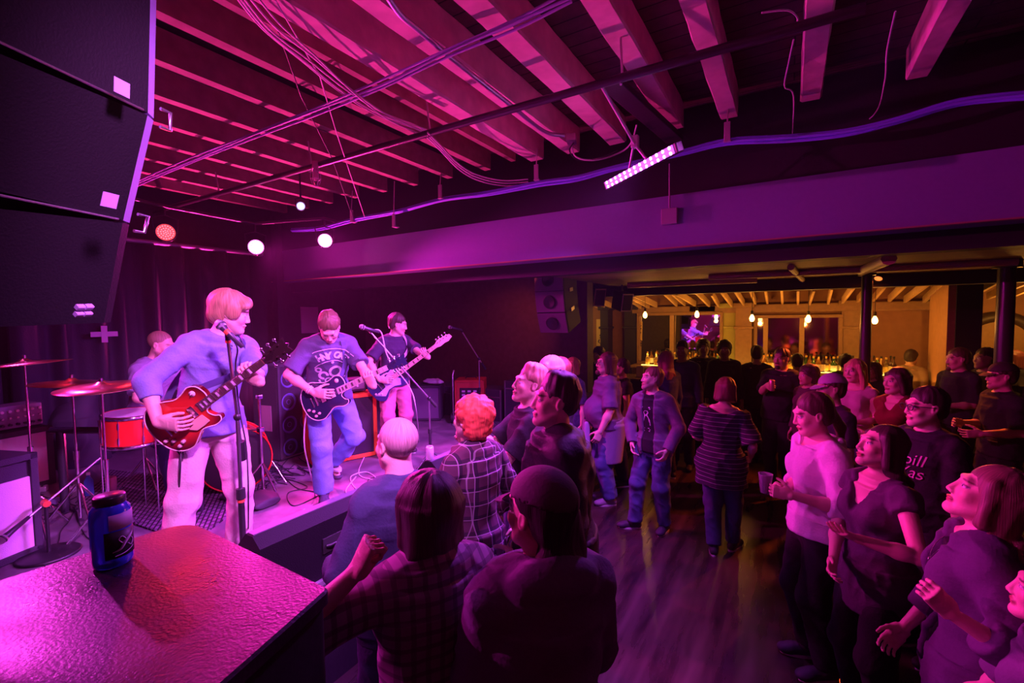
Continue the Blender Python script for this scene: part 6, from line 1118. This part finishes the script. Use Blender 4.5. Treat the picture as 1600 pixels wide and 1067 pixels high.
# ------------------------------------------------------------------ the crowd
PLD = pattern('plaid_red_dark', (.10, .04, .07), [('X', .08, .30, (.02, .015, .03), .8), ('Z', .08, .30, (.02, .015, .03), .7), ('X', .08, .06, (.40, .30, .40), .8), ('Z', .08, .06, (.40, .30, .40), .8), ('Y', .08, .06, (.5, .4, .5), .5)])
PLB = pattern('plaid_dim', (.28, .18, .28), [('X', .045, .35, (.05, .03, .06), .55), ('Z', .045, .35, (.05, .03, .06), .55)]); PALE = cm('blouse_pale', (.66, .60, .68)); STR = pattern('striped_knit', (.045, .03, .06), [('Z', .042, .10, (.45, .38, .45), .9)])
def fist(t): return dict(d=t.get('d'), n=t.get('n'), t=t.get('t'), curl=(80, 95, 60), spread=0, thumb=(.55, .15, .9))
def add(px, ty, h, face, label, d=None, z0=0, **kw):
    loc, yw, hh = place(px, ty, h, face, d, z0); return person('person', loc, yw, hh, label=label, **kw)
# two heads nearest the camera
loc, yw, hh, m, W, mi = prep(664, 744, 1.8, -160, d=1.56)
fw = at_d(553, 897, 1.36); i3 = m.to_3x3().inverted()
k = person('p', loc, yw, hh, dict(head=(20, -6, 0), lh=mi @ fw, le=(-.7, .35, -.9), rh=(.2, .25, 1.05)), skin=SKL, vox=.0075, hvox=.0045, hair='bob', hcol=(.05, .03, .03), hvol=1.17, top=dict(mat=PLB, sleeve=.40, hem=.80, inf=.02, collar=1, amp=.007, freq=18, vox=.006), legs=dict(mat=BTR),
    hands={-1: dict(d=i3 @ ((at_d(577, 848, 1.36)-fw)), n=i3 @ (CR @ Vector((.75, .0, -.5))), t=i3 @ (CR @ Vector((.5, .1, .8))), curl=(75, 95, 65), spread=.1, tl=.7, thumb=(.75, -.1, .5))}, label='person seen from behind with big dark hair, plaid shirt and a raised fist, nearest left')
mb = MB(); 
loc, yw, hh, m, W, mi = prep(846, 738, 1.8, -158, d=1.43)
k = person('p', loc, yw, hh, dict(head=(26, -2, 0), rh=(.16, .26, .98), lh=(-.14, .28, .98)), skin=SKL, vox=.0075, hvox=.0045, hair='short', hcol=(.035, .02, .025), hvol=1.0, extra=lambda k, H, R: [('l', [H(.025, -.055, .0), H(.035, -.065, -.10), k.bend((.02, -.075, 1.46))], [(.075, .055), (.085, .055), (.10, .06)], R @ Vector((1, 0, 0)), .02, '+')], cap=((.10, .05, .09), 0), top=dict(mat=cm('hoodie_grey', (.17, .12, .22)), sleeve=1, hem=.80, inf=.028, hood=1, amp=.008, freq=15, vox=.006), legs=dict(mat=BTR), label='person seen from behind in a dark cap and hooded sweatshirt, nearest right of the pair')
# row by the stage edge
add(621, 653, 1.83, -150, 'bald person in a dark navy jacket with turned up collar seen from behind', d=2.15, sk=dict(head=(4, 0, 0), rh=(.2, .25, 1.05), lh=(-.2, .25, 1.05)), skin=SKL, hair='buzz', hcol=(.50, .36, .33), vox=.008, hvox=.0055, g=1.08, top=dict(mat=NAVY, sleeve=1, hem=.82, inf=.024, collar=1, amp=.007, freq=18), legs=dict(mat=DEND))
add(737, 621, 1.8, -138, 'person with wavy bright red hair in a plaid flannel shirt', d=2.72, fem=1, sk=dict(head=(8, -4, 0), rh=(.24, .10, .95), lh=(-.2, .28, 1.1)), skin=SKL, hair='curly', hcol=(.75, .13, .07), vox=.008, hvox=.005, top=dict(mat=PLD, sleeve=1, hem=.76, inf=.022, collar=1, amp=.007, freq=20, vox=.0065), legs=dict(mat=BTR), shoes=(.3, .25, .3))
add(818, 572, 1.95, -78, 'person with pale quiff and shaved sides in a black t-shirt, hands together', d=3.35, sk=dict(lean=-3, head=(8, -10, 0), rh=(.03, .36, 1.30), lh=(-.05, .36, 1.26), re=(.5, .1, -1), le=(-.5, .1, -1)), skin=SKL, hair='quiff', hcol=(.48, .30, .18), vox=.008, hvox=.005, hands={1: dict(d=(-.5, .5, .6), n=(-.9, 0, -.3), t=(0, -.6, .8), curl=(35, 40, 30)), -1: dict(d=(.4, .6, .6), n=(.9, 0, 0), t=(0, -.6, .8), curl=(35, 40, 30))}, top=dict(mat=BTEE, sleeve=.42, hem=.84), legs=dict(mat=DEND))
add(868, 587, 1.95, -80, 'person with dark swept back hair in a big black jacket, tallest near the stage', d=2.5, sk=dict(head=(6, -6, 0), rh=(.24, .12, .92), lh=(-.2, .2, .98)), skin=SKL, hair='quiff', hcol=(.05, .03, .03), vox=.008, hvox=.005, g=1.1, stubble=.25, top=dict(mat=cm('jacket_black', (.02, .018, .025), .6), sleeve=1, hem=.74, inf=.035, collar=1, amp=.009, freq=15, vox=.007), legs=dict(mat=BTR))
add(857, 557, 1.9, -95, 'person with light blonde hair and glasses behind the pale quiff', d=3.9, fem=1, sk=dict(head=(10, -6, 0)), skin=SKL, hair='bob', hcol=(.42, .27, .15), glasses=(.03, .02, .03), vox=.009, hvox=.006, top=dict(mat=cm('shirt_azure', (.12, .3, .75)), sleeve=.45), legs=dict(mat=DEND))
add(873, 559, 1.9, -100, 'person with long dark reddish hair just behind the blonde in glasses', d=4.5, fem=1, skin=SKM, hair='wavy', hcol=(.22, .06, .04), vox=.011, top=dict(mat=BTEE, sleeve=.45), legs=dict(mat=DEND))
add(893, 559, 1.72, -48, 'person with short reddish hair and glasses in a dark speckled t-shirt', d=6.2, fem=1, sk=dict(head=(-8, -6, 0)), skin=SKL, hair='bob', hcol=(.45, .2, .1), glasses=(.04, .03, .03), vox=.010, hvox=.0075, top=dict(mat=M('tee_speckled', (.05, .05, .12), .85, bump=.2, var=.8, bscale=60), sleeve=.45, hem=.82), legs=dict(mat=DEND))
k = add(948, 551, 1.86, -80, 'heavy person with glasses and goatee in a purple t-shirt, jacket tied at the waist', d=5.6, g=1.22, belly=.9, sk=dict(head=(6, -4, 0), rh=(.27, .10, .93), lh=(-.27, .12, .90)), skin=SKL, hair='wavy', hcol=(.12, .05, .04), beard=1.2, glasses=(.03, .03, .03), vox=.0095, hvox=.006, top=dict(mat=cm('tee_purple', (.16, .10, .20)), sleeve=.45, hem=.90, amp=.006), legs=dict(mat=cm('denim_mid', (.10, .13, .30)), amp=.007, flare=.035), shoes=(.25, .25, .35))
P, F = sdf_mesh([('l', [(0, 0, .91), (0, .01, .98)], [(.235, .20), (.24, .21)], (1, 0, 0), .02, '+'), ('l', [(0, .0, .5), (0, -.02, .95)], [(.20, .17), (.235, .20)], (1, 0, 0), .02, '+'), ('l', [(0, .25, .3), (0, .25, 1.2)], [(.35, .17), (.35, .17)], (1, 0, 0), .03, '-'), ('c', (.06, .24, .93), (.10, .25, .70), .035, .04, .02, '+'), ('c', (-.05, .24, .93), (-.10, .25, .66), .035, .04, .02, '+')], .011); N_ = vnormals(P, F); P = P+N_*(((.3-np.abs(vnoise(P*np.array([1, 1, .4]), 26, 8)))*.012)[:, None]); mk('tied_jacket', P, F, cm('jacket_lilac', (.36, .30, .45)), k.root)
add(972, 561, 1.76, -75, 'person in a dark sleeveless top right behind the heavy one', d=6.2, sk=dict(head=(0, 0, 0)), skin=SKM, hair='short', hcol=(.05, .03, .03), vox=.012, top=dict(mat=BTEE, sleeve=.2), legs=dict(mat=BTR))
k = add(1022, 574, 1.77, -28, 'person in a blazer over a printed black t-shirt, one hand in pocket', d=4.84, sk=dict(side=2, head=(-38, -10, 3), rh=(.20, .10, .93), lh=(-.21, .10, .93), re=(.9, -.6, 0), le=(-.9, -.6, 0), legs={1: ((.17, .10, .085), (.2, 1, 0), (.9, .8, 0)), -1: ((-.10, -.06, .085), (-.1, 1, 0), (-.1, 1, 0))}), skin=SKL, hair='short', hcol=(.18, .10, .06), stubble=.5, vox=.0085, hvox=.005, under=dict(mat=BTEE, sleeve=0, hem=.86), top=dict(mat=cm('blazer_violet', (.17, .11, .20)), name='blazer', sleeve=1, hem=.84, open=.075, inf=.024, amp=.005, vox=.007), legs=dict(mat=cm('jeans_indigo', (.09, .11, .25)), amp=.008, freq=24, flare=.03), shoes=(.04, .03, .05))
um = [c for c in kids(k.root) if c.name.startswith('undershirt')][0]; v = []; f = []
for y_, w_ in ((.10, .045), (.085, .052), (-.12, .03), (-.135, .04), (-.15, .035)): n0 = len(v); v += [(-w_, y_-.004, 0), (w_, y_-.004, 0), (w_, y_+.004, 0), (-w_, y_+.004, 0)]; f.append((n0, n0+1, n0+2, n0+3))
n0 = len(v); v += [(-.05, -.09, 0), (.045, -.09, 0), (.04, -.03, 0), (.015, .02, 0), (.03, .045, 0), (.02, .065, 0), (-.01, .068, 0), (-.03, .05, 0), (-.025, .015, 0), (-.035, -.03, 0)]; f.append(tuple(range(n0, n0+10))); decal(k, um, v, f, k.bend((0.02, 0, 1.24)), k.brot(1), WPR, 'shirt_print')
add(1040, 549, 1.8, -140, 'person in a dark blue shirt standing behind the blazer', d=6.4, sk=dict(head=(20, 0, 0)), skin=SKM, hair='wavy', hcol=(.35, .12, .15), vox=.012, top=dict(mat=cm('shirt_blue', (.06, .07, .25)), sleeve=.9), legs=dict(mat=BTR))
add(1128, 590, 1.70, 172, 'person seen from behind in a loose striped off shoulder top with long hair', d=4.36, fem=1, g=1.08, sk=dict(side=3, head=(14, 4, 0), rh=(.25, .12, .98), lh=(-.2, .25, 1.05), legs={1: ((.10, .12, .085), (.2, 1, 0), (.3, 1, 0)), -1: ((-.05, -.06, .085), (-.1, 1, 0), (-.2, 1, 0))}), skin=SKL, hair='bob', hcol=(.13, .04, .035), vox=.009, hvox=.006, top=dict(mat=STR, sleeve=.46, hem=.70, nl='off', inf=.028, flare=.02, amp=.008, freq=15, vox=.0075), legs=dict(mat=DEND), shoes=(.05, .04, .06))
# right hand group
loc, yw, hh, m, W, mi = prep(1282, 614, 1.78, -62, d=2.9); i3 = m.to_3x3().inverted(); cw = at_d(1224, 766, 3.0); CUPP = at_d(1196, 757, 2.86)
k = person('p', loc, yw, hh, dict(head=(-4, 14, 0), rh=mi @ cw, lh=mi @ at_d(1238, 774, 2.74), re=(.5, -.2, -1), le=(-.5, -.2, -1)), fem=1, g=1.1, bust=.6, skin=SKL, hair='pony', hcol=(.10, .05, .04), vox=.008, hvox=.0048, hands={1: dict(d=i3 @ (CUPP+CR @ Vector((0, 0, -.06))-cw), n=i3 @ (CR @ Vector((-.3, 0, 1))), t=i3 @ Vector((0, 0, 1)), curl=(30, 40, 30)), -1: dict(d=i3 @ (CUPP+CR @ Vector((.0, -.02, .06))-at_d(1238, 774, 2.74)), n=i3 @ (CR @ Vector((-.2, .1, -1))), t=i3 @ Vector((0, 0, 1)), curl=(30, 40, 30))},
    top=dict(mat=PALE, sleeve=.62, hem=.90, nl='scoop', inf=.026, amp=.008, freq=17, vox=.007), legs=dict(mat=BTR, amp=.006), shoes=(.04, .04, .05), label='person in a loose pale blouse holding a plastic cup, looking down')
mb = MB(); mb.tube([k.wr[1]-(k.wr[1]-k.el[1]).normalized()*.03+frame(k.wr[1]-k.el[1]) @ Vector((.026*math.cos(t), .026*math.sin(t), 0)) for t in [2*PI*i/16 for i in range(17)]], .006, 6, cap=False); mb.build('wristband', BLK, k.root)
r = empty('plastic_cup', CUPP-Vector((0, 0, .05)), 0, 'clear plastic cup held in both hands by the pale blouse', 'cup'); mb = MB(); mb.lathe([(0, 0), (.028, 0), (.040, .115), (.042, .118), (.039, .118), (.027, .004), (0, .004)], 20); mb.build('cup_wall', M('cup_plastic', (.8, .7, .9), .15, trans=.7), r); mb = MB(); mb.lathe([(0, .006), (.0265, .006), (.036, .09), (0, .09)], 18); mb.build('drink', M('drink_violet', (.5, .35, .6), .2, trans=.5), r)
loc, yw, hh, m, W, mi = prep(1374, 664, 1.73, -50, d=2.42); i3 = m.to_3x3().inverted()
k = person('p', loc, yw, hh, dict(head=(-8, -16, 4), lh=mi @ at_d(1342, 842, 2.18), rh=(.02, .22, 1.0), le=(-.6, -.6, -.6), re=(1, -.5, -.3)), fem=1, g=1.05, bust=.5, skin=SKL, hair='wavy', hvol=.96, hcol=(.06, .03, .03), vox=.008, hvox=.0045, hands={-1: dict(d=i3 @ (CR @ Vector((-.9, .35, .1))), n=i3 @ (CR @ Vector((.1, .8, -.3))), t=i3 @ (CR @ Vector((.2, .3, -.8))), curl=(12, 18, 12)), 1: dict(n=(-1, 0, 0), t=(0, 0, 1))}, top=dict(mat=cm('vneck_plum', (.085, .045, .09)), sleeve=.12, hem=.74, nl='v', vz=1.27, inf=.018, amp=.006, vox=.007), legs=dict(mat=BTR), label='person in a dark v-neck top gazing up at the stage with open hand')
loc, yw, hh, m, W, mi = prep(1532, 724, 1.72, -82, d=1.75); i3 = m.to_3x3().inverted(); hw = at_d(1462, 965, 1.5)
k = person('p', loc, yw, hh, dict(head=(4, -22, 0), rh=(.14, .2, .93), lh=mi @ at_d(1486, 958, 1.58), le=(-.5, -.3, -1), re=(.8, -.4, -.4)), fem=1, skin=SKL, hair='wavy', hcol=(.20, .11, .08), vox=.007, hvox=.0038, hands={-1: dict(d=i3 @ (at_d(1450, 920, 1.58)-at_d(1486, 958, 1.58)), n=i3 @ (CR @ Vector((.4, -.3, -.9))), t=i3 @ (CR @ Vector((.6, .7, 0))), curl=(45, 60, 40), spread=.3, tl=.8, thumb=(.3, -.1, .9))}, under=dict(mat=BTEE, sleeve=0, hem=.8, nl='scoop'), top=dict(mat=cm('cardigan_mauve', (.10, .06, .13)), name='cardigan', sleeve=.78, hem=.72, open=.07, inf=.03, amp=.008, freq=16, vox=.0065), legs=dict(mat=BTR), label='person with ash blonde hair and an open mauve cardigan looking up, nearest at the right')
mb = MB(); nb = [k.bend((.07*math.cos(t), -.01+.065*math.sin(t), 1.47-.03*max(0, math.sin(t)))) for t in [PI*i/10 for i in range(11)]]; mb.tube(spline([k.bend((.06, .02, 1.47)), k.bend((.045, .105, 1.40)), k.bend((.0, .135, 1.335)), k.bend((-.045, .105, 1.40)), k.bend((-.06, .02, 1.47))], 5), .0016, 5); mb.sphere(tuple(k.bend((0, .138, 1.325))), .009, n=8, sc=(1, .5, 1.4)); mb.build('necklace', NICK, k.root)
add(1652, 880, 1.62, -84, 'person at the right edge of the picture with only nose and cheek showing', d=1.42, fem=1, sk=dict(head=(0, -8, 0), rh=(.1, .3, .95)), skin=SKL, hair='bob', hcol=(.2, .1, .08), vox=.009, hvox=.005, top=dict(mat=cm('top_grey', (.16, .12, .2)), sleeve=.45), legs=dict(mat=BTR))
k = add(1452, 606, 1.8, -42, 'person in thick dark glasses and a black t-shirt with pink script lettering', d=3.0, sk=dict(head=(-14, 0, 2)), skin=SKL, hair='short', hcol=(.04, .02, .02), glasses=(.015, .01, .015), vox=.008, hvox=.0048, top=dict(mat=BTEE, sleeve=.45, hem=.82, vox=.007), legs=dict(mat=BTR))
v = []; f = []
for ln, (t_, y_) in enumerate((('Spill', .05), ('Yas', -.035))):
    tv, tf = text_mesh(t_, .105, .001, .35, -.0005); n0 = len(v); v += [(p[0]-.0, p[1]+y_, p[2]) for p in tv]; f += [tuple(q+n0 for q in t) for t in tf]
decal(k, k.top, v, f, k.bend((0, 0, 1.25)), k.brot(1), M('print_pink', (.75, .35, .6), .6), 'shirt_lettering')
add(1302, 586, 1.77, -58, 'person in a pale baseball cap between the pale blouse and the long haired blonde', d=4.0, sk=dict(head=(-6, 0, 4)), skin=SKL, hair='short', hcol=(.1, .05, .03), cap=((.45, .35, .5), 0), vox=.0095, hvox=.006, top=dict(mat=cm('vest_dark', (.05, .03, .06)), sleeve=.4), legs=dict(mat=BTR))
add(1338, 562, 1.78, -25, 'person with very long light hair in a pale sleeveless top', d=5.1, fem=1, bust=.4, sk=dict(head=(-10, 0, 3), rh=(.1, .22, 1.1), lh=(-.1, .22, 1.1)), skin=SKL, hair='long', hcol=(.55, .30, .18), vox=.0095, hvox=.0065, top=dict(mat=cm('tank_pale', (.55, .40, .45)), sleeve=0, hem=.85, nl='scoop'), legs=dict(mat=DEND))
add(1404, 575, 1.77, -42, 'person in a dark red v-neck dress with folded arms', d=4.35, fem=1, sk=dict(head=(-6, 0, 0), rh=(-.06, .22, 1.12), lh=(.06, .24, 1.10)), skin=SKL, hair='wavy', hcol=(.07, .03, .03), vox=.0095, hvox=.0065, top=dict(mat=cm('dress_red', (.20, .02, .03)), sleeve=.3, hem=.6, nl='v'), legs=dict(mat=BTR))
add(1500, 544, 1.88, -42, 'bearded person in a dark t-shirt in front of the wide pillar', d=5.6, sk=dict(head=(-14, 4, 0), lh=(-.08, .24, 1.1)), skin=SKM, hair='short', hcol=(.09, .04, .03), beard=1, vox=.010, hvox=.007, g=1.05, top=dict(mat=BTEE, sleeve=.45), legs=dict(mat=BTR))
add(1568, 568, 1.8, -60, 'person in a dark cap and black t-shirt at the right, holding a drink', d=4.5, sk=dict(head=(0, 0, 0), rh=(.05, .28, 1.15), lh=(-.2, .25, 1.1)), skin=SKM, hair='short', hcol=(.05, .03, .02), cap=((.03, .02, .02), 0), vox=.0095, hvox=.006, g=1.12, top=dict(mat=cm('tee_pitch', (.018, .015, .018)), sleeve=.45), legs=dict(mat=BTR))
loc, yw, hh, m, W, mi = prep(1222, 544, 1.86, -22, d=6.0); i3 = m.to_3x3().inverted(); cp = at_d(1206, 602, 5.66)
person('p', loc, yw, hh, dict(head=(-4, 2, 0), rh=mi @ (cp+Vector((0.0, .03, -.02))+m.to_3x3() @ Vector((.07, -.03, 0))), re=(.5, -.2, -1)), g=1.18, belly=.4, skin=SKM, hair='short', hcol=(.06, .03, .03), beard=1.1, vox=.0105, hvox=.007, hands={1: dict(d=(-.6, .7, 0), n=(-.6, -.3, 0), t=(0, 0, 1), curl=(55, 60, 40))}, top=dict(mat=BTEE, sleeve=.45), legs=dict(mat=BTR), label='big bearded person in black holding up a shiny can in the middle of the room')
can(cp-Vector((0, 0, .07)), 'shiny red lit can held by the big bearded person', (.7, .3, .35), .03, .14)
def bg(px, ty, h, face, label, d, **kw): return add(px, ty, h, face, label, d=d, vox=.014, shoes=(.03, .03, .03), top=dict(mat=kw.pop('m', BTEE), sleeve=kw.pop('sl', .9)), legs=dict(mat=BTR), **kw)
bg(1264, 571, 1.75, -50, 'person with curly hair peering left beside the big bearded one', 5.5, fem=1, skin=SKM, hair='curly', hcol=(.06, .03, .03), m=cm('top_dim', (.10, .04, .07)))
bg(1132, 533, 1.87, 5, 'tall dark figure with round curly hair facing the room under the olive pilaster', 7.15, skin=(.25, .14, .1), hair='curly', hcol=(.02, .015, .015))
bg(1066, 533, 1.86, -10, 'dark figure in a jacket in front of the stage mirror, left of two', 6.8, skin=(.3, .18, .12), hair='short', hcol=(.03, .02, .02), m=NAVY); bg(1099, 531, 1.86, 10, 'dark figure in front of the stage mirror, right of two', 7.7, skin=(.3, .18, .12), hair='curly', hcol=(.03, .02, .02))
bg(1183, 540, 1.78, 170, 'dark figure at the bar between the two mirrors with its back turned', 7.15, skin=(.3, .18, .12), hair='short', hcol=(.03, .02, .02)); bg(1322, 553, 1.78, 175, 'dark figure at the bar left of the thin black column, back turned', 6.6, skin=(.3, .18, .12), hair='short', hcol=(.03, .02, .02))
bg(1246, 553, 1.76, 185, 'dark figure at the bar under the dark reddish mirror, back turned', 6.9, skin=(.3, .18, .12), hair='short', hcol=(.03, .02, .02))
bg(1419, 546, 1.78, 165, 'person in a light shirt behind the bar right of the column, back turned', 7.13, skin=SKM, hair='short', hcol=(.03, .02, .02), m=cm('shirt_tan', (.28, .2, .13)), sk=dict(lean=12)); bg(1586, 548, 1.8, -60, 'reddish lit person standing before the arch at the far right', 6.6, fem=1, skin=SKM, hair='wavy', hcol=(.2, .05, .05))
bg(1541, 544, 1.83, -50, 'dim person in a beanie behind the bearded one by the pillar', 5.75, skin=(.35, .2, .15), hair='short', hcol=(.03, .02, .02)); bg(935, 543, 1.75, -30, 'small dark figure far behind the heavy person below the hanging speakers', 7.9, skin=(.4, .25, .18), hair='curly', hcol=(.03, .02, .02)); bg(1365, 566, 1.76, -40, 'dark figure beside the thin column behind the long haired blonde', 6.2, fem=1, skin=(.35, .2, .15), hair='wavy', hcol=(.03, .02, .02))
